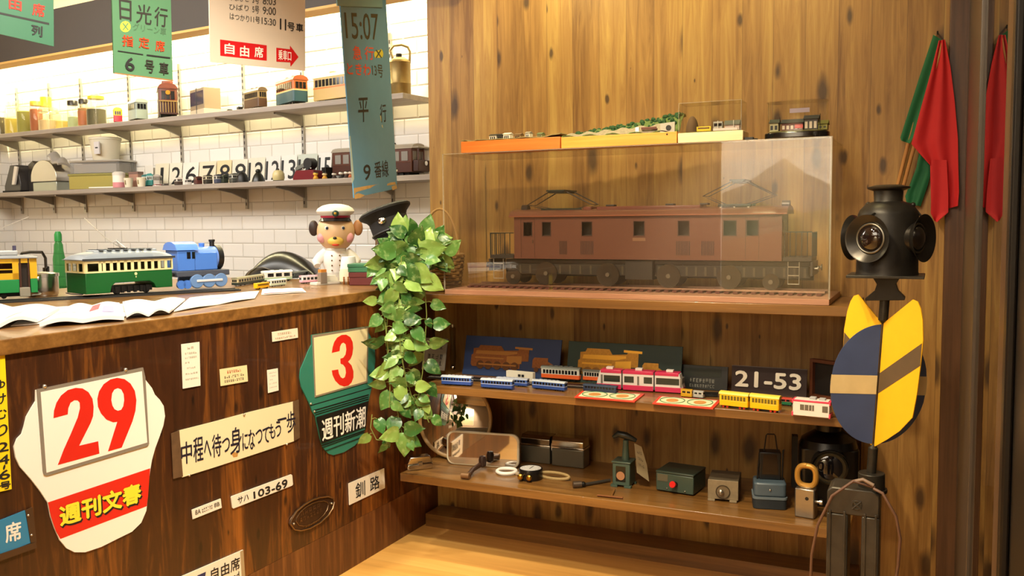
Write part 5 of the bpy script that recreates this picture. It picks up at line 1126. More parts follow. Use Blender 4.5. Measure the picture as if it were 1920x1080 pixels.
for (a, b2, l, r_, top0, top1, ytop, ymid, yb) in ((1010, 1086, 984, 1103, 1024, 1058, 352, 381, 393), (1342, 1405, 1314, 1446, 1366, 1394, 341, 370, 390)):
    p = t.add('pantograph', MB().box(LX(a), LX(b2), YL_ + .025, YL_ + .030, LZf(yb), LZf(yb - 5)).box(LX(a), LX(b2), YL_ + LD - .03, YL_ + LD - .025, LZf(yb), LZf(yb - 5)).box(LX(a) + .01, LX(b2) - .01, YL_ + .03, YL_ + LD - .03, LZf(yb), LZf(yb - 3)), mat('#2c322a', .4, .4), bev=.001)
    fm = MB()
    for y in (YL_ + .028, YL_ + LD - .028):
        fm.tube([(LX(a) + .015, y, LZf(yb - 4)), (LX(l), y, LZf(ymid)), (LX(top0), y, LZf(ytop + 4))], .0024, 6)
        fm.tube([(LX(b2) - .015, y, LZf(yb - 4)), (LX(r_), y, LZf(ymid)), (LX(top1), y, LZf(ytop + 4))], .0024, 6)
    for px in (l, r_): fm.tube([(LX(px), YL_ + .028, LZf(ymid)), (LX(px), YL_ + LD - .028, LZf(ymid))], .0014, 6)
    t.add('arms', fm, mat('#332c26', .4, .4), parent=p)
    t.add('collector', MB().box(LX(top0), LX(top1), YL_ + .005, YL_ + LD - .005, LZf(ytop + 3), LZf(ytop)).box(LX(top0) + .006, LX(top1) - .006, YL_ + .012, YL_ + LD - .012, LZf(ytop + 6), LZf(ytop + 3)), mat('#2b332c', .4, .4), parent=p)
    ins = MB()
    for x in (LX(a) + .01, LX(b2) - .01, (LX(a) + LX(b2))/2):
        for y in (YL_ + .028, YL_ + LD - .028): ins.cyl((x, y, LZf(yb + 4)), .004, LZf(yb) - LZf(yb + 4), 10)
    t.add('insulators', ins, mat('#d9cdbc', .3), parent=p)
for px in (975, 1468): 
    h = t.add('headlight', MB().cyl((LX(px) - .013, YL_ + LD*.42, LZf(388)), .016, .026, 18, 'x').box(LX(px) - .006, LX(px) + .006, YL_ + LD*.42 - .006, YL_ + LD*.42 + .006, LZf(404), LZf(390)), mat('#39312c', .35, .3))
# bogies
fl = .014
for nm, a, b2 in (('bogie', 945, 1195), ('bogie', 1225, 1518)):
    x0, x1 = LX(a), LX(b2)
    bg = t.add(nm, MB().box(x0, x1, YL_ + .018, YL_ + .022, LZf(518), LZf(497)).box(x0, x1, YL_ + LD - .018, YL_ + LD - .012, LZf(524), LZf(497)).box(x0, x0 + .008, YL_ + .018, YL_ + LD - .018, LZf(515), LZf(497)).box(x1 - .008, x1, YL_ + .018, YL_ + LD - .018, LZf(515), LZf(497)).box(x0, x1, YL_ + .02, YL_ + LD - .02, LZf(496), LZf(489)), mat('#26231c', .5, .2), bev=.001)
    sp = MB()
    n = int((b2 - a) / 18)
    for k in range(n): 
        x = x0 + (x1 - x0) * (k + .5) / n; sp.box(x - .004, x + .004, YL_ + .0165, YL_ + .018, LZf(516), LZf(500))
    t.add('springs', sp, mat('#4a4436', .5, .3), parent=bg)
    for px, rr in ((1022, 22), (1138, 22), (960, 15)) if nm == 'bogie' and a < 1000 else ((1252, 22), (1366, 22), (1445, 15)):
        r = rr / FOC * (at(px, 515, Y=YL_) - EYE).length
        for y in (YL_ + .0085, YL_ + LD - .0265):
            w = t.add('wheel', MB().lathe([(.004, 0), (r*.25, 0), (r*.75, .001), (r, 0), (r, .008), (.004, .008)], 28, (LX(px), y, rz + r), 'y'), mat('#3b342a', .35, .6), parent=bg)
        t.add('axle_box', MB().cyl((LX(px), YL_ + .0025, rz + r), .008, .0058, 14, 'y'), mat('#6d6658', .4, .5), parent=bg)
for sx, a, b2 in ((-1, 918, 962), (1, 1468, 1522)):
    x0, x1 = LX(a), LX(b2)
    dk = t.add('end_platform', MB().box(x0, x1, YL_ + .004, YL_ + LD - .004, LZf(487), LZf(480)), DK)
    rl = MB(); xe = x0 if sx < 0 else x1
    for k in range(8):
        y = YL_ + .008 + (LD - .016) * k / 7; rl.tube([(xe, y, LZf(480)), (xe, y, LZf(437))], .0016, 6)
    for k in range(5):
        x = x0 + (x1 - x0) * (k + .2) / 5; rl.tube([(x, YL_ + .006, LZf(480)), (x, YL_ + .006, LZf(436))], .0016, 6)
    rl.tube([(xe, YL_ + .008, LZf(437)), (xe, YL_ + LD - .008, LZf(437))], .0018, 6); rl.tube([(x0, YL_ + .006, LZf(436)), (x1, YL_ + .006, LZf(436))], .0018, 6)
    t.add('railing', rl, mat('#3a3a30', .45, .3), parent=dk)
    t.add('buffer_beam', MB().box(xe - .004, xe + .004, YL_, YL_ + LD, LZf(512), LZf(488)), DK, parent=dk)
    bf = MB()
    for y in (YL_ + .022, YL_ + LD - .022):
        bf.cyl((xe if sx > 0 else xe - .018, y, LZf(500)), .005, .018, 10, 'x').cyl((xe + .018 if sx > 0 else xe - .021, y, LZf(500)), .011, .003, 18, 'x')
    t.add('buffers', bf, mat('#6b665a', .35, .7), parent=dk)
    ls = MB(); q0, q1 = (LX(1478), LX(1499)) if sx > 0 else (LX(926), LX(944))
    for q in (q0, q1): ls.tube([(q, YL_ - .002, LZf(488)), (q, YL_ - .002, LZf(528))], .0014, 6)
    for zpx in (497, 512, 527): ls.tube([(q0, YL_ - .002, LZf(zpx)), (q1, YL_ - .002, LZf(zpx))], .0018, 6)
    t.add('steps', ls, mat('#b9b4a6', .35, .7), parent=dk)
t.add('underframe_tank', MB().box(LX(1170), LX(1222), YL_ + .010, YL_ + LD - .01, LZf(525), LZf(489)), mat('#26221c', .5), bev=.002)

# ================================================================== on top of the case
TZ1 = cz1 + .0012
OR1 = wood('orange_board', ('#c8641e', '#d9742a', '#e2853a'), 'x', 'z', 0, (60, 3), .3); OR2 = wood('light_orange_board', ('#d98a2e', '#e89c3e', '#f0ac52'), 'x', 'z', 0, (60, 3), .3)
FIELD = mat('#75703e', .9, var=.5, scale=120); TREE = mat('#234622', .9, var=.5, scale=200); ROCK = mat('#857a66', .9, var=.45, scale=110)
YT = SF + .012
def base_box(nm, lb, a, b, yt, m, d=.13):
    s = segy(a, b, YT, TZ1, 260); H = s.h((a+b)/2, yt); t = Thing(nm, lb, 'diorama', s.loc, s.yaw)
    t.add('wooden_base', MB().box(-s.L/2, s.L/2, 0, d, 0, H), m, bev=.0015); return t, s.L, H
t, L, H = base_box('diorama', 'orange wooden diorama base with tiny white houses, left on the case', 864, 1050, 261, OR1)
m = MB(); rr = random.Random(2)
t.add('ground', MB().slab(lambda u, v: Vector((-L*.5 + L*u, .004 + .122*v, H + .003 + .004*rr.random()*(u < .95) + .018*max(0, (u-.82)/.18)*.6)), 24, 6, (0, 0, -.003)), mat('#8a7d50', .9, var=.4, scale=100))
for i, (k, w, h, c, rc) in enumerate(((.31, .030, .016, '#d9d2c2', '#2c2a28'), (.38, .020, .016, '#4a4640', '#1f1e1d'), (.45, .028, .018, '#e6e0d2', '#d9d2c6'), (.56, .026, .014, '#9a7a50', '#6e5436'), (.66, .018, .018, '#ddd6c8', '#8a8478'), (.78, .02, .012, '#8a8a60', '#5a6a48'))):
    hs = t.add('model_house', MB().box(-L*.5 + L*k - w/2, -L*.5 + L*k + w/2, .02, .05, H + .003, H + .003 + h), mat(c, .6)); t.add('house_roof', MB().prism([(.016, H + .003 + h), (.054, H + .003 + h), (.035, H + .010 + h)], 'x', -L*.5 + L*k - w*.55, -L*.5 + L*k + w*.55), mat(rc, .6), parent=hs)
    ww = MB()
    for q in range(3): ww.box(-L*.5 + L*k - w*.36 + w*.26*q, -L*.5 + L*k - w*.22 + w*.26*q, .0195, .0199, H + .006, H + h - .002)
    t.add('house_windows', ww, DARKGLASS, parent=hs)
tb = TREE
t, L, H = base_box('diorama', 'light orange wooden diorama base with green hills and a tunnel', 1052, 1269, 252, OR2)
t.add('nail', MB().cyl((L*.42, -.001, H*.8), .003, .002, 10, 'y'), IRON)
hz = lambda u: .012 + .052 * u ** 1.1
rr = random.Random(5)
t.add('hillside', MB().slab(lambda u, v: Vector((-L*.5 + L*u, .004 + .122*v, H + .003 + hz(u) * max(0, min(1, (v - .22) / .5)) + .004*math.sin(u*31 + v*17) + .003*math.sin(u*57)*v)), 60, 16, (0, 0, -.003)), mat('#52632f', .9, var=.6, scale=90))
t.add('rock_face', MB().slab(lambda u, v: Vector((-L*.48 + L*.9*u, .006 + .030*v, H + .002 + (.010 + .020*u + .004*math.sin(u*37)) * v)), 40, 6, (0, 0, -.003)), ROCK)
tr_ = MB()
for k in range(150):
    u = rr.random() ** .8; v = .35 + .6*rr.random(); r = .004 + .005*rr.random()
    tr_.ball((-L*.5 + L*(.02 + .96*u), .004 + .122*v, H + hz(u)*min(1, (v-.22)/.5) + r*.7), r, r, r*1.1, 7, 4)
o = t.add('trees', tr_, TREE); o['kind'] = 'stuff'
pt = t.add('tunnel_portal', MB().prism([(L*.36, H), (L*.48, H), (L*.48, H + .034), (L*.36, H + .030)], 'y', .004, .012), mat('#a9a498', .7)); t.add('tunnel_mouth', MB().cyl((L*.43, .0025, H + .014), .0095, .003, 20, 'y'), BLACK, parent=pt)
t.add('model_bridge', MB().box(L*.20, L*.33, .006, .016, H + .012, H + .016).box(L*.20, L*.33, .004, .006, H + .016, H + .021), mat('#6a4030', .5)); t.add('signal_hut', MB().box(L*.15, L*.18, .006, .02, H + .003, H + .022), WHITE)
t, L, H = base_box('diorama', 'pale wooden diorama base under a clear cover with yellow tram', 1271, 1393, 247, wood('pale_board', ('#dcc08e', '#e8d0a2', '#f0dcb4'), 'x', 'z', 0, (60, 3), .3), .10)
zc = at(1330, 190, Y=YT).z - TZ1
t.add('cover', MB().box(-L*.49, L*.47, .002, .0045, H, zc).box(-L*.49, L*.47, .0955, .098, H, zc).box(-L*.49, -L*.475, .0047, .0953, H, zc).box(L*.455, L*.47, .0047, .0953, H, zc).box(-L*.474, L*.454, .0047, .0953, zc - .0025, zc), clear('cover_acrylic', (.96, .96, .95, 1), 1.45))
e = MB().box(-L*.49, L*.47, .0012, .0022, zc - .0012, zc + .0006)
for x in (-L*.49, L*.47): e.box(x - .001, x + .001, .0012, .0022, H, zc)
t.add('cover_edge', e, EDGE)
t.add('ground', MB().box(-L*.46, L*.44, .006, .094, H + .0002, H + .003), FIELD)
t.add('model_tram', MB().box(-L*.22, L*.0, .012, .022, H + .004, H + .020), mat('#e8c21c', .4), bev=.001); t.add('tram_windows', MB().box(-L*.20, -L*.02, .0114, .0225, H + .012, H + .017), mat('#6a4a20', .3))
h = t.add('model_house', MB().box(L*.02, L*.16, .03, .05, H + .003, H + .036), mat('#a9a49c', .6)); t.add('house_windows', MB().box(L*.03, L*.15, .0294, .0299, H + .02, H + .03), DARKGLASS, parent=h)
h = t.add('model_house', MB().box(L*.20, L*.42, .025, .06, H + .003, H + .022), mat('#c9b4ac', .6)); t.add('house_roof', MB().prism([(.02, H + .022), (.065, H + .022), (.05, H + .038), (.035, H + .038)], 'x', L*.19, L*.43), mat('#4c4f48', .6), parent=h)
t.add('model_poles', MB().cyl((L*.10, .02, H + .003), .0012, .034, 6).cyl((L*.34, .02, H + .003), .0012, .034, 6), mat('#d9d4cc', .5)); t.add('station_wall', MB().box(L*.03, L*.40, .016, .019, H + .003, H + .012), mat('#d9c8c4', .6)); t.add('dark_hill', MB().ball((-L*.34, .06, H), .022, .03, .062, 18, 10, 0, 1), mat('#5d4630', .9, var=.3))
p = at(1405, 258, Y=YT + .01); t = Thing('black_clip', 'tiny black box between the two clear covers on the case', 'clip', (p.x, YT + .02, TZ1)); t.add('clip_body', MB().box(-.016, .012, -.008, .012, 0, .010), BLACK, bev=.001); t.add('clip_lever', MB().tube([(.012, 0, .004), (.026, 0, .003)], .002, 6), IRON)
s = segy(1428, 1554, YT, TZ1, 256); L = s.L; D = .11; H = s.h(1490, 246)
t = Thing('diorama', 'station diorama on black oval base under clear cover, right end of case top', 'diorama', s.loc, s.yaw)
ovl = [(L*.49*math.copysign(abs(math.cos(a))**.6, math.cos(a)), D/2 + D*.5*math.copysign(abs(math.sin(a))**.6, math.sin(a))) for a in [2*PI*k/28 for k in range(28)]]
t.add('oval_base', MB().prism(ovl, 'z', 0, H), mat('#14110f', .15, coat=.4), bev=.004)
zc = at(1490, 188, Y=YT).z - TZ1
def ring2(k, z0, z1, th_):
    a = [(x*k, D/2 + (y - D/2)*k) for x, y in ovl]; b = [(x*(k-th_), D/2 + (y - D/2)*(k-th_)) for x, y in ovl]; n = len(a); m = MB()
    m._a([(x, y, z0) for x, y in a] + [(x, y, z1) for x, y in a] + [(x, y, z0) for x, y in b] + [(x, y, z1) for x, y in b], [[i, (i+1) % n, n + (i+1) % n, n + i] for i in range(n)] + [[2*n + (i+1) % n, 2*n + i, 3*n + i, 3*n + (i+1) % n] for i in range(n)] + [[n + i, n + (i+1) % n, 3*n + (i+1) % n, 3*n + i] for i in range(n)]); return m
m = ring2(.94, H + .0003, zc, .04); m.prism([(x*.94, D/2 + (y-D/2)*.94) for x, y in ovl], 'z', zc + .0002, zc + .003)
t.add('cover', m, clear('cover_acrylic_round', (.95, .95, .95, 1), 1.5))
t.add('ground', MB().prism([(x*.86, D/2 + (y-D/2)*.86) for x, y in ovl], 'z', H + .0005, H + .004), FIELD)
for (a, b, h, c, rc) in ((-.40, -.27, .028, '#b9b38a', '#3a4038'), (-.22, .10, .026, '#6a3a34', '#33383a'), (.12, .32, .036, '#4a4440', '#2a2c2e'), (.33, .46, .018, '#8f8a3a', '#6d6a30')):
    hs = t.add('model_house', MB().box(L*a, L*b, .03, .07, H + .004, H + .004 + h), mat(c, .6)); t.add('house_roof', MB().prism([(.025, H + .004 + h), (.075, H + .004 + h), (.05, H + .018 + h)], 'x', L*a - .003, L*b + .003), mat(rc, .6), parent=hs)
    ww = MB(); n = max(2, int((b-a)*18))
    for q in range(n): ww.box(L*(a + (b-a)*(q+.15)/n), L*(a + (b-a)*(q+.75)/n), .0293, .0299, H + .010, H + h - .004)
    t.add('house_windows', ww, mat('#d9c9b0' if a > -.3 and a < .2 else '#222220', .4), parent=hs)
t.add('red_sign', MB().box(-L*.02, L*.10, .028, .0292, H + .012, H + .024), mat('#d0382c', .5)); t.add('model_poles', MB().cyl((-L*.24, .02, H + .004), .001, .045, 6).cyl((L*.36, .02, H + .004), .001, .05, 6), IRON)
t.add('name_strip', MB().box(-L*.12, L*.18, .058, .060, zc*.72, zc*.84), mat('#b0a0b4', .5)); 

# ================================================================== middle shelf
MZ = SZ[1] + .0005
YB = at(866, 701, Z=MZ).y
def board_px(nm, lb, cat, a, b, yt, m, lean=10, th=.006, back=.03, zshelf=MZ, ybot=None, Y=None, group=None):
    """a board standing on a shelf and leaning back on the wall"""
    s = segy(a, b, Y, zshelf, 690); H = s.h((a+b)/2, yt)
    t = Thing(nm, lb, cat, s.loc, s.yaw, group, rot=(math.radians(-lean), 0, s.yaw)); t.add('board', MB().box(-s.L/2, s.L/2, 0, th, 0, H), m, bev=.001); return t, s.L, H
def loco_relief(t, L, H, x0, x1, y0, y1, c1, c2, c3):
    """steam engine and tender cut in relief, drawn in the board's own plane"""
    W = x1 - x0; K = y1 - y0
    P = lambda pts: [(x0 + u*W, y0 + v*K) for u, v in pts]
    def sh(nm, pts, c, y=-.002, par=None): return t.add(nm, MB().prism(P(pts), 'y', y, 0.0), c, parent=par)
    e = sh('engine_relief', [(0, .18), (.02, .10), (.60, .10), (.60, .40), (.70, .42), (.70, .92), (.58, .92), (.57, .84), (.40, .80), (.36, .98), (.10, .98), (.08, .86), (.02, .84), (.02, .60), (0, .56)], c1)
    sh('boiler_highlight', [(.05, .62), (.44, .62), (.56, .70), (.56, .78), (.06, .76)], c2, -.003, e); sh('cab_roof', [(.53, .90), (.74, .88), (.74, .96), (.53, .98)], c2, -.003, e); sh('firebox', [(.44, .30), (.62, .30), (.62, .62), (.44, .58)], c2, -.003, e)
    m = MB()
    for u in (.12, .22, .33, .44, .54): m.cyl((x0 + u*W, -.0035, y0 + .18*K), .17*K, .002, 18, 'y')
    t.add('relief_wheels', m, c3, parent=e)
    t.add('relief_rods', MB().box(x0 + .10*W, x0 + .56*W, -.005, -.0037, y0 + .18*K, y0 + .24*K).box(x0 + .05*W, x0 + .40*W, -.0036, -.002, y0 + .44*K, y0 + .50*K), c2, parent=e)
    td = sh('tender_relief', [(.75, .18), (1.0, .18), (1.0, .34), (.93, .46), (.93, .60), (.77, .60), (.75, .5)], c1); m = MB()
    for u in (.80, .88, .95): m.cyl((x0 + u*W, -.0035, y0 + .12*K), .10*K, .002, 14, 'y')
    t.add('tender_wheels', m, c3, parent=td)
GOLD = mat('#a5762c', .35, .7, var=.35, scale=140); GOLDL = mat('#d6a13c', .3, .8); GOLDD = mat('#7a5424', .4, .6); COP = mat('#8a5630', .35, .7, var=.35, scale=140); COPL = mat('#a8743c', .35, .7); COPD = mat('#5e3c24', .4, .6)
t, L, H = board_px('relief_board', 'dark blue board with copper steam engine in relief', 'board', 867, 1047, 633, mat('#132a54', .55), 14, Y=YB)
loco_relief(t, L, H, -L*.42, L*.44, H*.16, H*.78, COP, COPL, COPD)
t.add('lower_ledge', MB().box(-L/2, L/2, -.004, 0, 0, H*.12), mat('#17305a', .5))
t, L, H = board_px('relief_board', 'dark green board with golden steam engine in relief', 'board', 1061, 1276, 645, mat('#0c2a20', .55), 12, Y=YB)
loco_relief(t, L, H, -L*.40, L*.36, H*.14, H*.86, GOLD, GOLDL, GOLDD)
t, L, H = board_px('text_plate', 'black framed plate with small white lines of writing', 'plate', 1275, 1364, 686, mat('#161a17', .5), 10, Y=at(1320, 731, Z=MZ).y)
t.add('frame_edge', MB().box(L*.42, L*.5, -.006, 0, 0, H), mat('#121314', .5)); t.add('faded_panel', MB().box(-L*.42, L*.36, -.001, 0, H*.55, H*.88), mat('#22281c', .6))
lp = Plane(t.o.location, Vector((0, -1, 0)))
def local_lines(L, x0, x1, z0, z1, rows, seed):
    r = random.Random(seed); m = MB()
    for v0, v1, n in rows:
        for i in range(n):
            a = x0 + (x1-x0)*(i+.1)/n; b = x0 + (x1-x0)*(i+.75)/n; c0 = z0 + (z1-z0)*v0; c1 = z0 + (z1-z0)*v1
            for v0_, v1_, u0_, u1_ in r.sample([(.85, 1, 0, 1), (.45, .58, 0, .9), (0, .14, .1, 1), (0, 1, 0, .16), (0, 1, .42, .58), (.3, 1, .84, 1), (.2, .9, .2, .34)], r.randint(3, 5)):
                m.box(a + (b-a)*u0_, a + (b-a)*u1_, -.0012, -.0006, c0 + (c1-c0)*v0_, c0 + (c1-c0)*v1_)
    return m
t.add('small_print', local_lines(L, -L*.30, L*.24, H*.08, H*.48, ((.55, .95, 8), (.05, .35, 10)), 3), mat('#9a9c92', .5))
t, L, H = board_px('number_board', 'dark brown board with raised white number 21-53', 'number board', 1371, 1513, 689, mat('#2a1410', .65), 8, Y=at(1440, 741, Z=MZ).y)
q = [Vector((-L*.44, -.004, H*.80)), Vector((L*.42, -.004, H*.80)), Vector((L*.42, -.004, H*.26)), Vector((-L*.44, -.004, H*.26))]
sh = text_mb('21-53', q, 0, bold=.0022); n0 = len(sh.v)
t.add('numerals', sh, mat('#e2ddd0', .35, .2), smooth=0, solid=.003)
m = MB()
for z0, z1 in ((0, .03), (.97, 1)): m.box(-L/2, L/2, -.002, 0, H*z0, H*z1)
t.add('edge_strip', m, mat('#3c241c', .4))
# open wooden frame at the right
pf = at(1517, 744, Z=MZ); fx = pf.x; t = Thing('wooden_frame', 'dark open wooden box frame at the right end of the middle shelf', 'box frame', (fx, pf.y, MZ), math.radians(-28))
hf = at(1517, 672, Y=pf.y).z - MZ; wf = .15; fw = mat('#5c3018', .5)
t.add('frame', MB().box(0, .012, 0, .02, 0, hf).box(wf - .012, wf, 0, .02, 0, hf).box(.012, wf - .012, 0, .02, 0, .012).box(.012, wf - .012, 0, .02, hf - .012, hf), fw, bev=.001); t.add('back', MB().box(.012, wf - .012, .016, .02, .012, hf - .012), mat('#120c0a', .6))
# tilted notice card and glass lamp behind the plant
t, L, H = board_px('notice_card', 'pale grey notice card leaning in the shelf corner behind the plant', 'card', 790, 833, 634, mat('#8c8678', .6), 14, Y=at(812, 694, Z=MZ).y)
t.add('small_print', local_lines(L, -L*.30, L*.40, H*.12, H*.80, ((.80, .95, 3), (.35, .55, 4), (.05, .25, 4)), 4), mat('#2e2b26', .5))
p = at(850, 694, Z=MZ); hh = at_plane(847, 608, p, Vector((0, 1, 0))).z - MZ; p.z = MZ
t = Thing('glass_ornament', 'slim clear glass ornament with chrome foot beside the blue board', 'ornament', p); t.add('stem', MB().lathe([(.010, .02), (.014, hh*.3), (.011, hh*.6), (.014, hh*.9), (.006, hh*.97), (0, hh)], 18), clear('ornament_glass', (.7, .68, .62, 1), 1.5)); t.add('foot', MB().ball((0, 0, .012), .012), CHROME); t.add('top_cap', MB().cyl((0, 0, hh*.93), .008, hh*.07, 14), CHROME)
# black strip of track under the small trains
qa, qb = at(800, 709, Z=MZ), at(1118, 730, Z=MZ); qd = (qb - qa).normalized(); qn = Vector((-qd.y, qd.x, 0))
t = Thing('track_strip', 'long black strip of model track behind the blue sleeping cars', 'track', qa, world=True)
t.add('strip', MB().solid([qa, qb, qb + qn*.07, qa + qn*.07], (0, 0, .003)), BLACK); t.add('rail', MB().tube([qa + qn*.02 + Vector((0, 0, .004)), qb + qn*.02 + Vector((0, 0, .004))], .0012, 5), STEEL)
# blue carriages
def mcar(lb, p1, p2, yt, D, nm='model_carriage', cat='model train', z=MZ, **k):
    s = seg(p1, p2, z); return car_at(nm, lb, cat, s, D, s.h((p1[0]+p2[0])/2, yt), k.pop('group', None), **k)
BC = dict(lo=mat('#2b4a94', .4), up=mat('#3f62ac', .4), roof=mat('#b3bac8', .35), nwin=10, split=.5, roofbits=5, stripe=mat('#c4cbe0', .4), group='blue sleeping cars on the middle shelf')
mcar('leftmost blue model carriage with white roof on the middle shelf', (827, 722), (883, 725), 705, .028, **BC)
mcar('blue model carriage in front, second from the left', (901, 728), (960, 732), 711, .028, **BC)
mcar('blue model carriage half hidden behind its twin', (930, 722), (988, 726), 709, .028, **BC)
mcar('blue model carriage right of the paired ones', (997, 729), (1058, 735), 714, .028, **BC)
BC2 = dict(BC); BC2.update(lo=mat('#1c2c48', .4), up=mat('#243654', .4), roof=mat('#39465c', .4), stripe=mat('#2c3c58', .4))
mcar('dark blue model carriage in front of the pink tram', (1093, 735), (1155, 740), 722, .026, **BC2)
s = seg((949, 712), (999, 717), MZ); H = s.h(975, 697)
t = Thing('carton', 'small white carton in front of the blue relief board', 'box', s.loc, s.yaw); t.add('carton', MB().box(-s.L/2, s.L/2, 0, .02, 0, H), mat('#d9d3c2', .5), bev=.001); t.add('print', MB().box(-s.L*.05, s.L*.05, -.0006, 0, H*.45, H*.72).box(s.L*.08, s.L*.18, -.0006, 0, H*.45, H*.72), INK)
OC = dict(lo=mat('#d8602c', .4), up=mat('#c9c9c2', .4), roof=mat('#8f9690', .4), nwin=11, split=.42, roofbits=5, group='orange railcars on the middle shelf')
mcar('orange and grey model railcar left of the green relief board', (1014, 711), (1086, 716), 688, .034, z=MZ + .0055, **OC)
mcar('orange and grey model railcar half behind the pink tram', (1092, 715), (1150, 719), 694, .034, z=MZ + .0055, **OC)
# pink articulated tram
s = seg((1118, 729), (1281, 739), MZ); H = s.h(1200, 695); L = s.L; D = .045
t = Thing('model_tram', 'pink and pale grey articulated model tram of three sections', 'model tram', s.loc, s.yaw)
PK = mat('#c62c56', .35); PG = mat('#d8d0cc', .35)
for i, (a, b) in enumerate(((-.5, -.205), (-.19, .165), (.18, .5))):
    x0, x1 = L*a, L*b; ends = [(x0, H*.10), (x1, H*.10), (x1, H*.92), (x0, H*.92)]
    if i == 0: ends = [(x0, H*.10), (x1, H*.10), (x1, H*.92), (x0 + L*.045, H*.92), (x0 + L*.01, H*.40)]
    if i == 2: ends = [(x0, H*.10), (x1, H*.10), (x1 - L*.01, H*.40), (x1 - L*.045, H*.92), (x0, H*.92)]
    b_ = t.add('section', MB().prism(ends, 'y', 0, D), PG, bev=.002); k0 = .05*L if i == 0 else .004; k1 = .05*L if i == 2 else .004
    t.add('skirt', MB().box(x0 + .001, x1 - .001, -.0008, D + .0008, H*.04, H*.28), PK, parent=b_, bev=.001); t.add('roof', MB().box(x0 + (k0 if i == 0 else 0), x1 - (k1 if i == 2 else 0), -.0006, D + .0006, H*.80, H*.97), PK, parent=b_, bev=.002)
    spans = ((x0 + L*.09, x1 - L*.015),) if i == 0 else ((x0 + L*.02, x0 + L*.13), (x1 - L*.11, x1 - L*.015)) if i == 1 else ((x0 + L*.015, x1 - L*.045),)
    for q0, q1 in spans: t.add('window', MB().box(q0, q1, -.0010, D + .0010, H*.40, H*.70), mat('#2e342c', .2), parent=b_)
    d = MB(); q = {0: x0 + L*.055, 1: x0 + L*.17, 2: x1 - L*.035}[i]; d.box(q, q + L*.022, -.0011, D + .0011, H*.30, H*.72); t.add('door', d, mat('#6a645c', .3), parent=b_)
    t.add('roof_unit', MB().box((x0+x1)/2 - L*.04, (x0+x1)/2 + L*.04, D*.25, D*.75, H*.97, H*1.08), PG, parent=b_, bev=.001)
m = MB()
for a in (-.20, .17): m.box(L*a - .002, L*a + .006, .003, D - .003, H*.10, H*.92)
t.add('bellows', m, mat('#3a3638', .6)); m = MB()
for a in (-.38, 0, .38): m.box(L*(a-.06), L*(a+.06), .004, D - .004, 0, H*.12)
t.add('bogies', m, IRON)
# red picture cards lying flat
def flatcard(lb, q, th=.004):
    Q = [at(x, y, Z=MZ) for x, y in q]; c = sum(Q, Vector()) / 4; t = Thing('picture_card', lb, 'card', c, world=True)
    t.add('card', MB().solid(Q, (0, 0, th)), mat('#d8402c', .4), bev=.0005)
    U = Vector((0, 0, th + .0004)); 
    t.add('picture', MB().solid([bil([Q[3], Q[2], Q[1], Q[0]], u, v) + U for u, v in ((.05, .10), (.95, .10), (.95, .90), (.05, .90))], (0, 0, .0004)), mat('#e0d8b4', .4))
    for uu in (.27, .72):
        rg = [bil([Q[3], Q[2], Q[1], Q[0]], uu + .2*math.cos(2*PI*k/24), .5 + .36*math.sin(2*PI*k/24)) + U + Vector((0, 0, .001)) for k in range(25)]
        t.add('printed_ring', MB().tube(rg, .0016, 5), mat('#3f7a52', .4))
        rg = [bil([Q[3], Q[2], Q[1], Q[0]], uu + .1*math.cos(2*PI*k/16), .5 + .2*math.sin(2*PI*k/16)) + U + Vector((0, 0, .0008)) for k in range(16)]
        t.add('printed_centre', MB().solid(rg, (0, 0, .0004)), mat('#c98a4a', .4))
flatcard('red bordered picture card at the shelf edge below the pink tram', ((1077, 746), (1190, 755), (1209, 740), (1092, 734)))
flatcard('red bordered picture card left of the yellow carriages', ((1223, 758), (1337, 768), (1353, 752), (1237, 744)))
mcar('small plain yellow model wagon behind the right picture card', (1276, 745), (1297, 747), 730, .02, lo=mat('#c99a1c', .4), up=mat('#d6ac2c', .4), roof=mat('#b98c1c', .4), nwin=2, roofbits=0)
mcar('small pale grey model wagon behind the right picture card', (1299, 746), (1318, 748), 733, .02, lo=mat('#b3b3ac', .4), up=mat('#c9c8c0', .4), roof=mat('#a9a8a2', .4), nwin=2, roofbits=0)
mcar('flat black model wagon next to the pale grey wagon', (1321, 744), (1346, 745), 736, .02, lo=BLACK, up=IRON, roof=IRON, nwin=2, roofbits=0)
YC = dict(lo=mat('#f0bc14', .35), up=mat('#f2c422', .35), roof=mat('#d9c04a', .35), nwin=8, split=.46, roofbits=0, pane=mat('#6a5a1c', .4), wheelcol=mat('#c02a1c', .4), group='yellow carriages on the middle shelf')
mcar('left yellow toy carriage with red wheels', (1348, 763), (1402, 769), 736, .036, nm='toy_carriage', **YC)
mcar('right yellow toy carriage with red wheels', (1405, 769), (1460, 775), 741, .036, nm='toy_carriage', **YC)
mcar('small red and green toy wagon behind the right yellow carriage', (1462, 760), (1484, 762), 746, .022, nm='toy_wagon', lo=mat('#1f6a44', .4), up=mat('#b5382c', .4), roof=mat('#c04030', .4), nwin=2, roofbits=0)
s = seg((1484, 779), (1557, 786), MZ); H = s.h(1520, 748); L = s.L; D = .045
t = Thing('toy_tram', 'short white toy tram with bright pink corners near the signal discs', 'toy tram', s.loc, s.yaw)
t.add('body', MB().box(-L*.47, L*.47, 0, D, H*.03, H*.86), mat('#ece2d8', .35), bev=.002); t.add('corner_trim', MB().box(-L*.50, -L*.455, -.001, D + .001, H*.0, H*.24).box(L*.455, L*.50, -.001, D + .001, 0, H*.24).box(-L*.5, -L*.46, -.001, D + .001, H*.70, H*.90).box(L*.46, L*.50, -.001, D + .001, H*.70, H*.90).box(-L*.46, L*.46, -.0008, D + .0008, H*.80, H*.90), mat('#e0405c', .35), bev=.001)
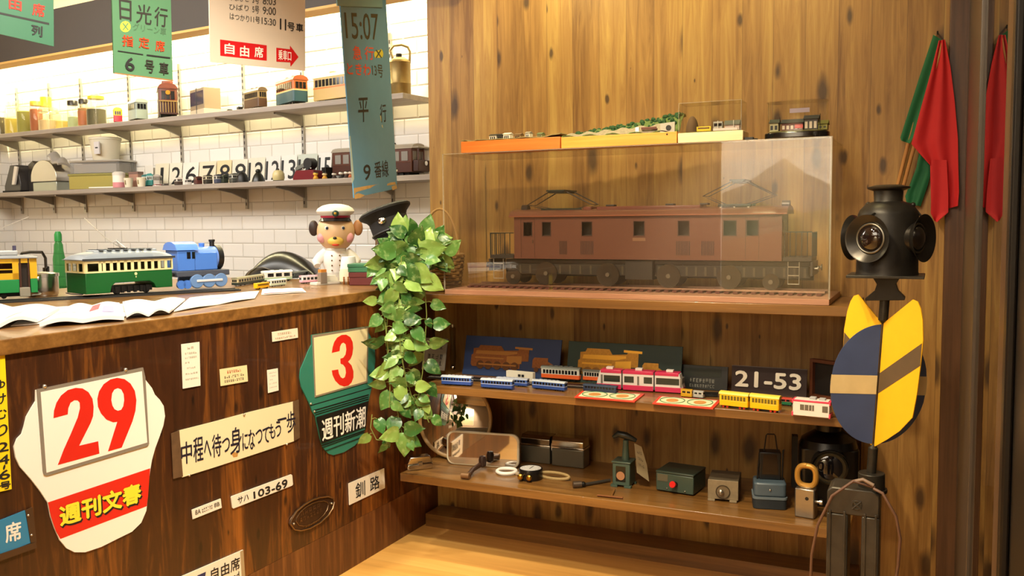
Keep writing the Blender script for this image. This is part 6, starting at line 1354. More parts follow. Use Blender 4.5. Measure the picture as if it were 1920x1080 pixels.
t.add('windows', MB().box(-L*.28, L*.08, -.0008, D + .0008, H*.36, H*.66).box(L*.29, L*.43, -.0008, D + .0008, H*.32, H*.66), mat('#6a6254', .25)); m = MB()
for x in (-.17, -.06, .02): m.box(L*x, L*(x+.012), -.0014, -.0007, H*.36, H*.66)
t.add('window_bars', m, mat('#ece2d8', .35)); t.add('roof', MB().box(-L*.44, L*.44, .004, D - .004, H*.86, H*.93), mat('#d9cfc8', .4), bev=.001); t.add('roof_unit', MB().box(-L*.06, L*.10, D*.25, D*.75, H*.93, H*1.05).box(L*.18, L*.34, D*.25, D*.75, H*.93, H*1.02), mat('#a8a8ac', .4), bev=.001)

# ================================================================== lowest shelf
BZ0 = SZ[2] + .0005
MIR = mat('#e6e4e0', .03, 1.0); TAN = mat('#8c6c46', .45); IV = mat('#cfc2a4', .4)
s = segy(788, 913, at(850, 862, Z=BZ0).y, BZ0, 800); r = s.L/2
t = Thing('round_mirror', 'round convex mirror with tan rim leaning in the shelf corner', 'mirror', s.loc + Vector((0, 0, .008)), s.yaw, rot=(math.radians(-9), 0, s.yaw + math.radians(10)))
t.add('mirror_glass', MB().slab(lambda u, v: Vector((r*.97*u*math.cos(2*PI*v), -.022*(1 - u*u), r + r*.97*u*math.sin(2*PI*v))), 10, 40, (0, .002, 0)), MIR)
t.add('rim', MB().ring((0, 0, r), r*.985, .0075, 56, 10, 'y'), mat('#a88552', .45)); t.add('back', MB().cyl((0, .003, r), r*.97, .006, 48, 'y'), BROWN)
s = segy(841, 969, at(905, 875, Z=BZ0).y, BZ0, 850); H = s.h(905, 812); L = s.L
t = Thing('driving_mirror', 'rounded rectangular mirror with cream frame in front of the round one', 'mirror', s.loc, s.yaw, rot=(math.radians(-3), 0, s.yaw + math.radians(8)))
rp = [(x, z + H/2) for x, z in rrect(-L/2, L/2, -H/2, H/2, H*.22, 6)]; rin = [(x*.95, H/2 + (z - H/2)*.91) for x, z in rp]
t.add('frame', MB().prism(rp, 'y', 0, .016), IV, bev=.004); t.add('mirror_glass', MB().prism(rin, 'y', -.0012, -.0002), MIR)
s = seg((764, 882), (813, 880), BZ0); H = s.h(785, 857); L = s.L
t = Thing('chrome_case', 'small chrome lidded case at the left end of the lowest shelf', 'case', s.loc, s.yaw + .25); t.add('lower_half', MB().box(-L/2, L/2, 0, .05, 0, H*.45), CHROME, bev=.004); t.add('lid', MB().prism([(-L*.5, H*.46), (L*.5, H*.46), (L*.40, H), (-L*.38, H)], 'y', .003, .047), mat('#b9b2a8', .18, 1.0), bev=.003); t.add('clasp', MB().box(-L*.08, L*.08, -.003, 0, H*.3, H*.6), STEEL)
# brake handle
pa = at(868, 898, Z=BZ0); pb = at(905, 872, Z=BZ0 + .02); t = Thing('brake_handle', 'worn brown brake handle lying before the cream framed mirror', 'handle', (pa.x, pa.y, BZ0), world=True)
RB2 = mat('#4a3020', .5, .4, var=.3); pc = (pa + pb)/2; pc.z = BZ0 + .016
t.add('socket', MB().tube([Vector((pa.x - .004, pa.y, BZ0 + .014)), Vector((pa.x + .028, pa.y + .002, BZ0 + .014))], .013, 14), mat('#7a5a3a', .45, .5)); t.add('arm', MB().tube([Vector((pa.x + .02, pa.y + .004, BZ0 + .014)), Vector((pc.x, pc.y, BZ0 + .02)), Vector((pb.x - .008, pb.y, BZ0 + .022))], [.010, .009, .010], 12), RB2); t.add('grip', MB().lathe([(.006, 0), (.014, .006), (.016, .030), (.012, .044), (0, .047)], 18, (pb.x, pb.y, BZ0 + .012)), mat('#2a1a14', .35))
# hand strap
pr_ = at(950, 887, Z=BZ0); pr_.y -= .02; R = .5 * (at(971, 882, Z=BZ0) - at(931, 882, Z=BZ0)).length
t = Thing('hand_strap', 'white passenger hand strap ring with tan belt lying behind the gauge', 'hand strap', (pr_.x, pr_.y + .02, BZ0), world=True)
t.add('ring', MB().ring((pr_.x, pr_.y + .02, BZ0 + .008), R*.88, .007, 36, 10), mat('#efe9dc', .3)); e1 = at(1018, 888, Z=BZ0); e2 = at(1080, 890, Z=BZ0)
t.add('belt', MB().box(pr_.x + R*.8, e1.x + .01, pr_.y + .012, pr_.y + .030, BZ0 + .001, BZ0 + .008), mat('#b5a183', .5)); lp = [Vector((e1.x + .005 + (e2.x - e1.x)*.5*(1 - math.cos(2*PI*k/20))*1.0, pr_.y + .022 + .010*math.sin(2*PI*k/20), BZ0 + .012 + .009*math.sin(2*PI*k/20))) for k in range(21)]
t.add('loop', MB().tube(lp, .006, 8), mat('#a98f5c', .5)); t.add('buckle', MB().box(e1.x - .012, e1.x + .008, pr_.y + .008, pr_.y + .034, BZ0 + .0005, BZ0 + .014), mat('#c9b593', .45), bev=.002)
# gauge
pg = at(995, 897, Z=BZ0); r = .5 * (at(1017, 890, Z=BZ0) - at(973, 890, Z=BZ0)).length; H = at_plane(995, 877, pg - Vector((0, 0, 0)), Vector((0, 1, 0))).z - BZ0
t = Thing('pressure_gauge', 'black round gauge lying face up with two brass knobs', 'gauge', (pg.x, pg.y, BZ0)); t.add('case', MB().lathe([(r*.97, 0), (r, .003), (r, H*.92), (r*.97, H), (r*.90, H), (r*.90, H*.95), (0, H*.95)], 36), mat('#141212', .3)); d = t.add('dial', MB().cyl((0, 0, H*.955), r*.88, .0008, 36), mat('#dcdad4', .4)); t.add('needle', MB().box(-r*.04, r*.04, -r*.2, r*.6, H*.97, H*.98), INK, parent=d)
m = MB()
for k in range(11):
    a = math.radians(-120 + 24*k); m.tube([(r*.66*math.sin(a), r*.66*math.cos(a), H*.968), (r*.80*math.sin(a), r*.80*math.cos(a), H*.968)], .0007, 4)
t.add('dial_marks', m, INK, parent=d)
for sx in (-1, 1): t.add('brass_knob', MB().lathe([(.006, 0), (.006, -.008), (.010, -.010), (.011, -.018), (.007, -.022), (0, -.023)], 16, (sx*r*.40, -r*.90, H*.45), 'y'), BRASS)
# two chrome tins
for i, (a, b, yt, yy) in enumerate(((976, 1031, 817, at(1003, 868, Z=BZ0).y), (1034, 1094, 822, at(1064, 876, Z=BZ0).y))):
    s = segy(a, b, yy, BZ0, 860); H = s.h((a+b)/2, yt); L = s.L
    t = Thing('metal_case', ('left dark metal lunch case with chrome lid', 'right dark metal lunch case with shiny chrome lid')[i], 'case', s.loc, s.yaw, 'metal cases on the lowest shelf')
    t.add('case_body', MB().box(-L/2, L/2, 0, .07, 0, H*.62), mat('#6b6656', .35, .35), bev=.004); t.add('chrome_band', MB().box(-L*.51, L*.51, -.002, .072, H*.62, H*.68), CHROME, bev=.001); t.add('lid', MB().prism([(.0, H*.68), (.07, H*.68), (.07, H), (.012, H), (0, H*.88)], 'x', -L*.49, L*.49), mat('#b9b2a2' if i else '#8d877a', .16, 1.0), bev=.002); t.add('latch', MB().box(-L*.53, -L*.50, .01, .03, H*.5, H*.75), CHROME)
# tools
pa = at(1078, 915, Z=BZ0); pb = at(1142, 905, Z=BZ0); t = Thing('box_spanner', 'grey iron spanner lying between the gauge and the green ticket machine', 'tool', (pa.x, pa.y, BZ0), world=True)
t.add('shaft', MB().tube([Vector((pa.x + .02, pa.y + .025, BZ0 + .007)), Vector((pb.x, pb.y + .01, BZ0 + .007))], .006, 10), mat('#5e5a52', .4, .7)); t.add('socket', MB().tube([Vector((pa.x - .006, pa.y - .004, BZ0 + .013)), Vector((pa.x + .02, pa.y + .014, BZ0 + .013))], .012, 14), mat('#6d5f52', .4, .7)); t.add('joint', MB().ball((pa.x + .024, pa.y + .022, BZ0 + .011), .010), IRON)
pa = at(1120, 931, Z=BZ0); pb = at(1168, 936, Z=BZ0); pc = at(1152, 920, Z=BZ0); t = Thing('t_key', 'thin rusty T-shaped key at the shelf edge', 'tool', (pa.x, pa.y, BZ0), world=True); pm = (pa*.45 + pb*.55)
t.add('cross_bar', MB().tube([pa + Vector((0,0,.005)), pb + Vector((0,0,.005))], .004, 8), mat('#7a4a22', .5, .4)); t.add('stem', MB().tube([pm + Vector((0,0,.005)), pc + Vector((0,0,.005))], .0035, 8), mat('#a87638', .4, .5))
# green ticket machine with tag
s = seg((1149, 911), (1180, 916), BZ0); L = s.L; H = s.h(1165, 866); HT = s.h(1168, 815); G = mat('#465a4e', .4, var=.15)
t = Thing('ticket_punch', 'green iron ticket stamping machine with T-shaped lever and dial', 'machine', s.loc, s.yaw + .12)
t.add('housing', MB().box(-L/2, L/2, 0, L*1.05, H*.06, H*.93), G, bev=.003); t.add('top_plate', MB().box(-L*.55, L*.55, -.003, L*1.1, H*.93, H), mat('#48584c', .4), bev=.002); [t.add('foot', MB().box(*q_, 0, H*.08), G) for q_ in ((-L*.58, -L*.2, -.006, .012), (L*.2, L*.58, -.006, .012), (-L*.58, L*.58, L*.9, L*1.08))]
w = t.add('dial_window', MB().box(-L*.30, L*.26, -.0012, 0, H*.22, H*.82), mat('#151814', .2)); t.add('dial', MB().cyl((-L*.02, -.0024, H*.45), L*.24, .001, 24, 'y'), mat('#b5815a', .4), parent=w)
t.add('column', MB().tube([(L*.10, L*.5, H), (L*.12, L*.5, HT*.86)], [.014, .010], 14), G); t.add('lever', MB().tube([(-L*.60, L*.42, HT*.90), (-L*.3, L*.45, HT*.97), (L*.12, L*.5, HT*.94), (L*.7, L*.62, HT*.86)], [.006, .012, .014, .007], 12), mat('#1e2420', .35))
t = Thing('paper_tag', 'long pale paper tag hanging from the green ticket machine', 'tag', s.loc + Vector((.045, .02, 0)), world=True)
pp = Plane(s.loc + Vector((.05, .012, 0)), (.35, -.93, 0)); t.add('tag', MB().solid(pp.pts([(1189, 831), (1203, 838), (1213, 872), (1217, 903), (1194, 886), (1192, 858)]), -pp.n * .0012), mat('#8f8264', .6)); t.add('small_print', lines_mb(pp, [(1192, 838), (1203, 843), (1211, 885), (1197, 876)], ((.7, .85, .1, .9, 4), (.4, .55, .1, .9, 4), (.1, .25, .1, .9, 4)), .0005, 8), mat('#5d5340', .6))
# green box with red knob
s = seg((1230, 920), (1300, 931), BZ0); L = s.L; H = s.h(1262, 886); t = Thing('control_box', 'dark green control box with a bright red knob', 'control box', s.loc, s.yaw)
t.add('box_body', MB().box(-L/2, L/2, 0, .13, .004, H*.895), mat('#3f4f44', .4, var=.12), bev=.003); t.add('lid', MB().box(-L*.505, L*.505, -.001, .131, H*.90, H*1.0), mat('#323f36', .4), bev=.002); k = t.add('knob_base', MB().cyl((L*.02, -.010, H*.45), .010, .010, 18, 'y'), IRON); t.add('red_knob', MB().tube([(L*.02, -.010, H*.45), (L*.02 - .002, -.024, H*.52)], [.009, .012], 16), mat('#d41e18', .3), parent=k); t.add('maker_plate', MB().box(-L*.46, -L*.18, -.0012, 0, H*.52, H*.85), mat('#6a6654', .4, .3)); [t.add('foot', MB().box(L*a_, L*b_, .01, .12, 0, .0039), IRON) for a_, b_ in ((-.4, -.3), (.3, .4))]
m = MB().ball((L*.28, -.001, H*.18), .003).ball((-L*.2, -.001, H*.2), .003); t.add('screws', m, STEEL)
# beige box with dial
s = seg((1327, 938), (1384, 943), BZ0); L = s.L; H = s.h(1355, 901); t = Thing('switch_box', 'worn beige metal box with round dial on little feet', 'control box', s.loc, s.yaw); BG = mat('#8d7d62', .5, .1, var=.3, scale=60)
t.add('front', MB().box(-L/2, L/2, 0, .004, H*.10, H), BG, bev=.001); t.add('box_body', MB().box(-L/2, L/2, .0042, .13, H*.10, H), mat('#5d5342', .5, .1, var=.35, scale=40), bev=.002); [t.add('foot', MB().box(*q_, 0, H*.10), BG, bev=.001) for q_ in ((-L*.5, -L*.26, -.006, .02), (L*.22, L*.46, -.006, .02), (-L*.5, L*.46, .11, .13))]
d = t.add('dial_plate', MB().cyl((L*.0, -.002, H*.46), H*.33, .0025, 28, 'y'), mat('#7d6f58', .4, .4)); t.add('dial_ring', MB().ring((0, -.0022, H*.46), H*.31, .0018, 30, 6, 'y'), mat('#4c4334', .4, .5), parent=d); t.add('knob', MB().lathe([(.010, 0), (.010, -.008), (.006, -.011), (0, -.012)], 18, (-L*.06, -.003, H*.45), 'y'), mat('#a8a090', .25, .9), parent=d)
# blue-grey hand lamp
s = seg((1412, 953), (1476, 958), BZ0); L = s.L; H = s.h(1445, 904); HT = s.h(1450, 855); HH = s.h(1450, 822); t = Thing('hand_lamp', 'blue-grey railway hand lamp with dark window and wire handle', 'lamp', s.loc, s.yaw + .08); BGY = mat('#4c5c68', .35, var=.1)
t.add('lower_tray', MB().prism(rrect(-L/2, L/2, 0, .10, .014), 'z', 0, H*.36), mat('#252d33', .4), bev=.002); t.add('seam', MB().prism(rrect(-L*.515, L*.515, -.002, .102, .015), 'z', H*.36, H*.44), mat('#67747c', .35)); t.add('upper_tray', MB().prism(rrect(-L*.48, L*.48, .002, .098, .014), 'z', H*.44, H*.95), BGY, bev=.006)
t.add('tower', MB().box(-L*.30, L*.34, .045, .095, H*.95, HT), mat('#14171a', .35), bev=.003); t.add('window', MB().prism([(-L*.22, H*1.15), (L*.26, H*1.15), (L*.22, HT*.96), (-L*.18, HT*.96)], 'y', .043, .0448), mat('#2a1f18', .1)); t.add('wire_handle', MB().tube([(-L*.16, .06, HT), (-L*.10, .06, HH*.98), (-L*.07, .06, HH), (L*.14, .06, HH), (L*.17, .06, HH*.98), (L*.24, .06, HT)], .0022, 8), IRON); t.add('button', MB().ball((0, .002, H*.7), .004), STEEL)
t.add('side_guard', MB().tube([(L*.38, .05, H*.9), (L*.40, .05, HT*1.04), (L*.44, .05, HT*1.05)], .003, 8).tube([(-L*.36, .05, H*.9), (-L*.30, .05, HT*.98)], .003, 8), IRON)
# big black lantern
LY = 3.24; pc = at(1548, 900, Y=LY - .07); Rl = 28 / FOC * (pc - EYE).length; zc = at(1548, 876, Y=LY - .08).z; t = Thing('signal_lantern', 'big black railway lantern with round glass lens in the shelf corner', 'lantern', (pc.x, LY, BZ0), math.radians(10)); w = .195
t.add('body', MB().prism(rrect(-w/2, w/2, -.06, .07, .02), 'z', 0, .20), mat('#0e0d0d', .3), bev=.004); t.add('shoulder', MB().lathe([(w*.50, .20), (w*.46, .225), (w*.30, .245), (w*.22, .255)], 30, (0, .005, 0)), mat('#0c0b0b', .3)); t.add('chimney', MB().lathe([(w*.22, .25), (w*.22, .285), (w*.30, .287), (w*.30, .297), (0, .305)], 24, (0, .005, 0)), mat('#0c0b0b', .3))
zl = zc - BZ0; lr = t.add('lens_ring', MB().lathe([(Rl*1.0, 0), (Rl*1.05, -.004), (Rl*1.05, -.030), (Rl*.93, -.034), (Rl*.90, -.028)], 40, (0, -.060, zl), 'y'), mat('#6f6a58', .25, .8)); t.add('lens', MB().ball((0, -.078, zl), Rl*.92, .018, Rl*.92, 28, 14), mat('#15151a', .03, coat=1.0), parent=lr); t.add('hood', MB().slab(lambda u, v: Vector((Rl*1.12*math.cos(PI*u), -.062 - .045*v, zl + Rl*1.12*math.sin(PI*u))), 24, 2, (0, 0, .002)), BLACK)
t.add('side_bracket', MB().box(-w*.62, -w*.52, -.02, .02, .05, .23), IRON)
# silver lock with brass handle
s = seg((1490, 968), (1526, 975), BZ0); L = s.L; H = s.h(1508, 917); HB = s.h(1516, 878); t = Thing('token_lock', 'silver metal lock box with looped brass handle', 'lock', s.loc, s.yaw + .1)
t.add('lock_body', MB().box(-L/2, L/2, 0, L*.75, 0, H), mat('#9d978c', .28, .9, var=.12), bev=.004); t.add('side_knob', MB().lathe([(.006, 0), (.006, .010), (.010, .012), (.010, .020), (0, .021)], 16, (L/2, L*.4, H*.55), 'x'), STEEL); t.add('keyhole', MB().cyl((L*.12, -.0008, H*.68), .006, .001, 18, 'y'), BLACK)
hp = [Vector((.030*math.copysign(abs(math.cos(a))**.7, math.cos(a))*1.0, L*.38, H*1.05 + (HB - H)*.47 + (HB-H)*.47*math.copysign(abs(math.sin(a))**.8, math.sin(a)))) for a in [2*PI*k/30 + PI/2 for k in range(31)]]
t.add('brass_handle', MB().tube(hp, .0095, 10), mat('#b98a3c', .4, .4)); t.add('hinge', MB().box(-L*.25, L*.25, L*.25, L*.5, H, H*1.09), STEEL, bev=.001)

# ================================================================== point signal on its stand
SYY = 2.72
def sg(px, py, dy=0.0): return at(px, py, Y=SYY + dy)
axis_top = sg(1662, 525); lampc = sg(1664, 450); zz = lambda py, px=1660: sg(px, py).z
mpp = (sg(1664, 450) - EYE).length / FOC
SBK = mat('#2e2a25', .42, .55, var=.55, scale=22); SBK2 = mat('#3a362f', .4, .6, var=.45)
bx, by = lampc.x, SYY
t = Thing('point_signal', 'black railway point signal lamp on iron stand with yellow and blue discs', 'signal', (bx, by, 0), world=True)
rb = 50 * mpp
lb = t.add('lamp_body', MB().lathe([(rb*1.02, zz(514)), (rb*1.0, zz(508)), (rb*.98, zz(402)), (rb*.92, zz(394)), (rb*.72, zz(382)), (rb*.50, zz(378))], 40, (bx, by, 0)), SBK)
t.add('chimney', MB().lathe([(rb*.50, zz(381)), (rb*.46, zz(376)), (rb*.48, zz(358)), (rb*.68, zz(354)), (rb*.70, zz(351)), (rb*.42, zz(347)), (0, zz(346))], 32, (bx, by, 0)), SBK2, parent=lb)
t.add('base_plate', MB().box(bx - 62*mpp, bx + 60*mpp, by - .085, by + .085, zz(519), zz(514)), SBK2, parent=lb, bev=.001)
vdir = Vector((EYE.x - bx, EYE.y - by, 0)).normalized(); rdir = Vector((-vdir.y, vdir.x, 0))
def lens(ang):
    """a lens tube with flared hood at an angle round the lamp, 0 = straight at the viewer, positive to the right"""
    a = math.radians(ang); d = vdir*math.cos(a) + rdir*math.sin(a); R_ = Vector((0, 0, 1)).rotation_difference(d).to_matrix().to_4x4()
    M_ = Matrix.Translation(Vector((bx, by, zz(446)))) @ R_; rl = 25 * mpp
    def mb(): m = MB(); m.m = M_; return m
    h = t.add('lens_hood', mb().lathe([(rl*1.02, rb*.80), (rl*1.04, rb*1.02), (rl*1.20, rb*1.10), (rl*1.60, rb*1.28), (rl*1.62, rb*1.30), (rl*1.52, rb*1.28), (rl*1.12, rb*1.08), (rl*.96, rb*1.04), (rl*.94, rb*.80)], 40, closed=True), mat('#3a3631', .3, .7), parent=lb)
    t.add('lens_ring', mb().ring((0, 0, rb*1.07), rl*.98, .0035, 36, 8), mat('#6f6a5f', .3, .8), parent=lb); t.add('lens', mb().ball((0, 0, rb*1.02), rl*.92, rl*.92, rl*.5, 30, 16), mat('#1d120e', .02, coat=1.0), parent=lb)
for a in (-30, 62, 150, -118): lens(a)
t.add('hood_peak', MB().solid([sg(1620, 412, -.07), sg(1640, 398, -.075), sg(1655, 412, -.07)], (0, .03, 0)), SBK, parent=lb)
t.add('vent_knob', MB().ball(tuple(sg(1628, 384, 0)), .008).ball(tuple(sg(1712, 384, 0)), .007), SBK2, parent=lb)
t.add('hasp', MB().tube([sg(1712, 386), sg(1726, 404), sg(1730, 414)], .003, 8), SBK2, parent=lb)
# flared bracket below the lamp
br = [(1622, 560), (1640, 545), (1644, 533), (1636, 520), (1688, 520), (1680, 533), (1684, 545), (1697, 558), (1696, 563), (1622, 564)]
t.add('bracket', MB().solid([sg(x, y, -.02) for x, y in br], (0, .04, 0)), SBK, bev=.001)
pt, pm, pb = sg(1662, 520), sg(1652, 700), sg(1633, 895)
t.add('spindle', MB().tube([pt, pt.lerp(pb, .21), pt.lerp(pb, .23), pt.lerp(pb, .83), pt.lerp(pb, .85), pb], [.0135, .0135, .0012, .0012, .0135, .0135], 12), SBK2)
# crossing discs: blue turned left-forwards, yellow turned right-forwards
VB = (vdir*math.sin(math.radians(12)) - rdir*math.cos(math.radians(12))); VY = (vdir*math.sin(math.radians(42)) + rdir*math.cos(math.radians(42)))
def ax(py): 
    k = (py - 520) / 375.0; return pt.lerp(pb, k)
RD_ = 80 * mpp; RY_ = 86 * mpp
NAVY_ = mat('#3d4a6e', .45, var=.25, scale=12); YELV = mat('#f2b61c', .4, var=.05); BGE = mat('#cdb683', .5, var=.15, scale=25); BRNV = mat('#5d4a33', .5, var=.15)
nB = VB.cross(Vector((0, 0, 1))).normalized(); nY = VY.cross(Vector((0, 0, 1))).normalized()
def vane(pts, direc, nrm, th=.003, off=0.0, R_=None):
    R_ = R_ or RD_
    """pts: (s, py) with s the share of the disc radius measured outwards along direc"""
    P = [ax(py) + direc * (R_ * s) + nrm * (off - th/2) for s, py in pts]
    return MB().solid(P, nrm * th)
cyc, hh_ = 719, 112
def ell(s0, s1, sign, n=24):
    P = []
    for k in range(n + 1):
        s = s0 + (s1 - s0) * k / n; P.append((s, sign * math.sqrt(max(0, 1 - s*s))))
    return P
for sgn, nm in ((1, 'blue_vane'), (-1, 'blue_vane')):
    a = .03; up = [(sgn*s, cyc - hh_*v) for s, v in ell(a, 1.0, 1)]; dn = [(sgn*s, cyc + hh_*v) for s, v in ell(a, 1.0, 1)][::-1]
    b = t.add(nm, vane(up + dn[1:], VB, nB), NAVY_)
    s_e = math.sqrt(1 - (18/hh_)**2)
    t.add('beige_band', vane([(sgn*a, cyc - 17), (sgn*s_e, cyc - 17), (sgn*.998, cyc), (sgn*s_e, cyc + 18), (sgn*a, cyc + 18)], VB, nB, .0044), BGE, parent=b)
yo = [(.03, 604), (.69, 556), (.80, 559), (.88, 570), (.95, 590), (1.0, 625), (.99, 665), (.96, 720), (.90, 765), (.62, 795), (.35, 815), (.03, 836)]
for sgn in (1, -1):
    y_ = t.add('yellow_vane', vane([(sgn*s, py) for s, py in yo], VY, nY, R_=RY_), YELV)
    t.add('brown_chevron', vane([(sgn*.03, 697), (sgn*.985, 631), (sgn*.985, 671), (sgn*.03, 735)], VY, nY, .0044, R_=RY_), BRNV, parent=y_)
# cast iron stand
t.add('collar', MB().tube([sg(1634, 917), sg(1634, 886)], .036, 24), SBK2, bev=.002)
t.add('collar_ring', MB().tube([sg(1634, 921), sg(1634, 915)], .042, 24), SBK)
CI = mat('#48433b', .42, .5, var=.5, scale=25)
xL, xR = sg(1553, 1000).x, sg(1650, 1000).x; ztop = zz(908, 1600); zs_ = zz(957, 1600)
fy = SYY - .05; by_ = SYY + .05; xs0, xs1 = sg(1592, 1000).x, sg(1617, 1000).x
st = t.add('stand_frame', MB().box(xL, xs0, fy, by_, 0.021, zs_).box(xs1, xR, fy, by_, 0.021, zs_), CI, bev=.004)
t.add('stand_head', MB().prism([(xL, zs_ + .0002), (xR, zs_ + .0002), (xR, ztop - .012), (xR - .02, ztop), (xL + .012, ztop), (xL, ztop - .012)], 'y', fy, by_), CI, parent=st, bev=.004)
for xa, xb in ((xL + .006, xL + .012), (xs0 - .012, xs0 - .006), (xs1 + .006, xs1 + .012), (xR - .012, xR - .006)): t.add('cast_rib', MB().box(xa, xb, fy - .004, fy - .0001, .03, zs_ + .01), CI, parent=st, bev=.001)
t.add('foot_plate', MB().box(xL - .05, xR + .05, fy - .03, by_ + .03, 0, .02), CI, parent=st, bev=.004)
cc = Vector(((xL+xR)/2 + .01, fy - .001, ztop - .045)); m = MB()
for k in range(4): a = PI/4 + k*PI/2; m.tube([cc, cc + Vector((.016*math.cos(a), 0, .016*math.sin(a)))], .0025, 6)
m.ring(tuple(cc), .012, .002, 20, 6, 'y'); t.add('cast_mark', m, CI, parent=st)
CBL = mat('#6a4c3c', .45)
cab = MB().tube([sg(1640, 914, -.05), sg(1600, 902, -.06), sg(1560, 930, -.07), sg(1533, 985, -.07), sg(1522, 1040, -.06), sg(1520, 1085, -.05), sg(1524, 1200, -.02)], .0042, 8)
t.add('cable', cab, CBL); t.add('cable', MB().tube([sg(1638, 916, -.06), sg(1655, 925, -.07), sg(1680, 968, -.07), sg(1688, 1010, -.06), sg(1684, 1060, -.05), sg(1676, 1110, -.04), sg(1660, 1230, -.02)], .0042, 8), CBL)
t.add('cable', MB().tube([sg(1600, 903, -.055), sg(1618, 899, -.06), sg(1638, 910, -.06)], .005, 8), mat('#8a7464', .45))

# ================================================================== hand flags on the wall
FY = YW - .045
FP = lambda px, py, d=0.0: at(px, py, Y=FY - .035 - d)
def drape(t, nm, left, right, m, amp, d, folds, parent=None, seed=0):
    def side(L, v):
        x = v * (len(L) - 1); i = min(int(x), len(L) - 2); f = x - i; return (L[i][0]*(1-f) + L[i+1][0]*f, L[i][1]*(1-f) + L[i+1][1]*f)
    def f(u, v):
        l, r = side(left, v), side(right, v); p = FP(l[0]*(1-u) + r[0]*u, l[1]*(1-u) + r[1]*u, d)
        p = p + Vector((0, -1, 0)) * (amp * (.35 + .65*v) * math.sin(folds * 2*PI*u + seed + 1.2*v)); return p
    return t.add(nm, MB().slab(f, 30, 24, (0, .0012, 0)), m, parent)
RC = mat('#b00a14', .75); GC = mat('#0c5a34', .75); STK = wood('flag_stick', ('#8a5a2c', '#a8743c', '#bd8a4e'), 'z', 'x', 0, (80, 6), .4)
hk = Thing('wall_hook', 'small wall hook from which the two hand flags hang', 'hook', FP(1758, 66, -.03), world=True); hk.add('hook', MB().tube([FP(1758, 62, -.034), FP(1758, 64, .012), FP(1758, 58, .014)], .0025, 8), IRON)
t = Thing('hand_flag', 'green hand flag on a wooden stick hanging behind the red one', 'flag', FP(1752, 66), group=None, world=True)
t.add('stick', MB().tube([FP(1754, 66, -.004), FP(1683, 348, -.002)], .0062, 10), STK)
drape(t, 'cloth', [(1750, 65), (1722, 150), (1688, 258), (1690, 264)], [(1768, 76), (1748, 150), (1716, 250), (1706, 269)], GC, .004, .006, 1.0)
drape(t, 'cloth_tail', [(1726, 270), (1718, 315), (1697, 368), (1700, 381)], [(1746, 300), (1744, 330), (1738, 352), (1726, 387)], GC, .004, -.014, 1.5)
t = Thing('hand_flag', 'bright red hand flag on a wooden stick in front of the green one', 'flag', FP(1764, 76), world=True)
t.add('stick', MB().tube([FP(1768, 76, .013), FP(1694, 349, .015)], .0062, 10), STK)
drape(t, 'cloth', [(1760, 76), (1744, 140), (1726, 205), (1709, 270), (1726, 290), (1744, 310), (1746, 400)], [(1772, 74), (1782, 125), (1790, 190), (1796, 260), (1797, 320), (1798, 360), (1796, 386)], RC, .007, .020, 2.0)
drape(t, 'cloth_fold', [(1746, 300), (1746, 362), (1745, 400), (1752, 414)], [(1775, 300), (1778, 362), (1778, 398), (1757, 417)], RC, .004, .027, 1.0, seed=1)

# ================================================================== trailing plant in its basket
LV = bpy.data.materials.new('pothos_leaf'); LV.use_nodes = True; nt = LV.node_tree; N = nt.nodes; Lk = nt.links; b = N['Principled BSDF']
ge = N.new('ShaderNodeNewGeometry'); rp = N.new('ShaderNodeValToRGB'); e = rp.color_ramp.elements
e[0].position = 0.0; e[0].color = lin('#284c20'); e[1].position = 1.0; e[1].color = lin('#8eaa52')
for p_, c_ in ((.35, '#3c6a2e'), (.7, '#5f8841')): k_ = e.new(p_); k_.color = lin(c_)
tc = N.new('ShaderNodeTexCoord'); nz = N.new('ShaderNodeTexNoise'); nz.inputs['Scale'].default_value = 55; nz.inputs['Detail'].default_value = 3
mx = N.new('ShaderNodeMix'); mx.data_type = 'RGBA'; mx.inputs[7].default_value = lin('#b9cc8a'); mr = N.new('ShaderNodeMapRange'); mr.inputs[1].default_value = .52; mr.inputs[2].default_value = .72; mr.inputs[4].default_value = .35
Lk.new(ge.outputs['Random Per Island'], rp.inputs[0]); Lk.new(tc.outputs['Object'], nz.inputs['Vector']); Lk.new(nz.outputs['Fac'], mr.inputs[0]); Lk.new(mr.outputs[0], mx.inputs[0]); Lk.new(rp.outputs[0], mx.inputs[6]); Lk.new(mx.outputs[2], b.inputs['Base Color'])
b.inputs['Roughness'].default_value = .32; b.inputs['Subsurface Weight'].default_value = 0.0; b.inputs['Transmission Weight'].default_value = 0.0
VN = mat('#7d8a44', .5)
PP = Plane((-1.93, 2.81, 0), (.62, -.785, 0)); right_ = Vector((0, 0, 1)).cross(PP.n).normalized()
if right_.dot(rdir) < 0: right_ = -right_
LEAF = [(0, .02), (.06, .30), (.18, .46), (.34, .50), (.52, .43), (.70, .30), (.86, .14), (1.0, .0)]
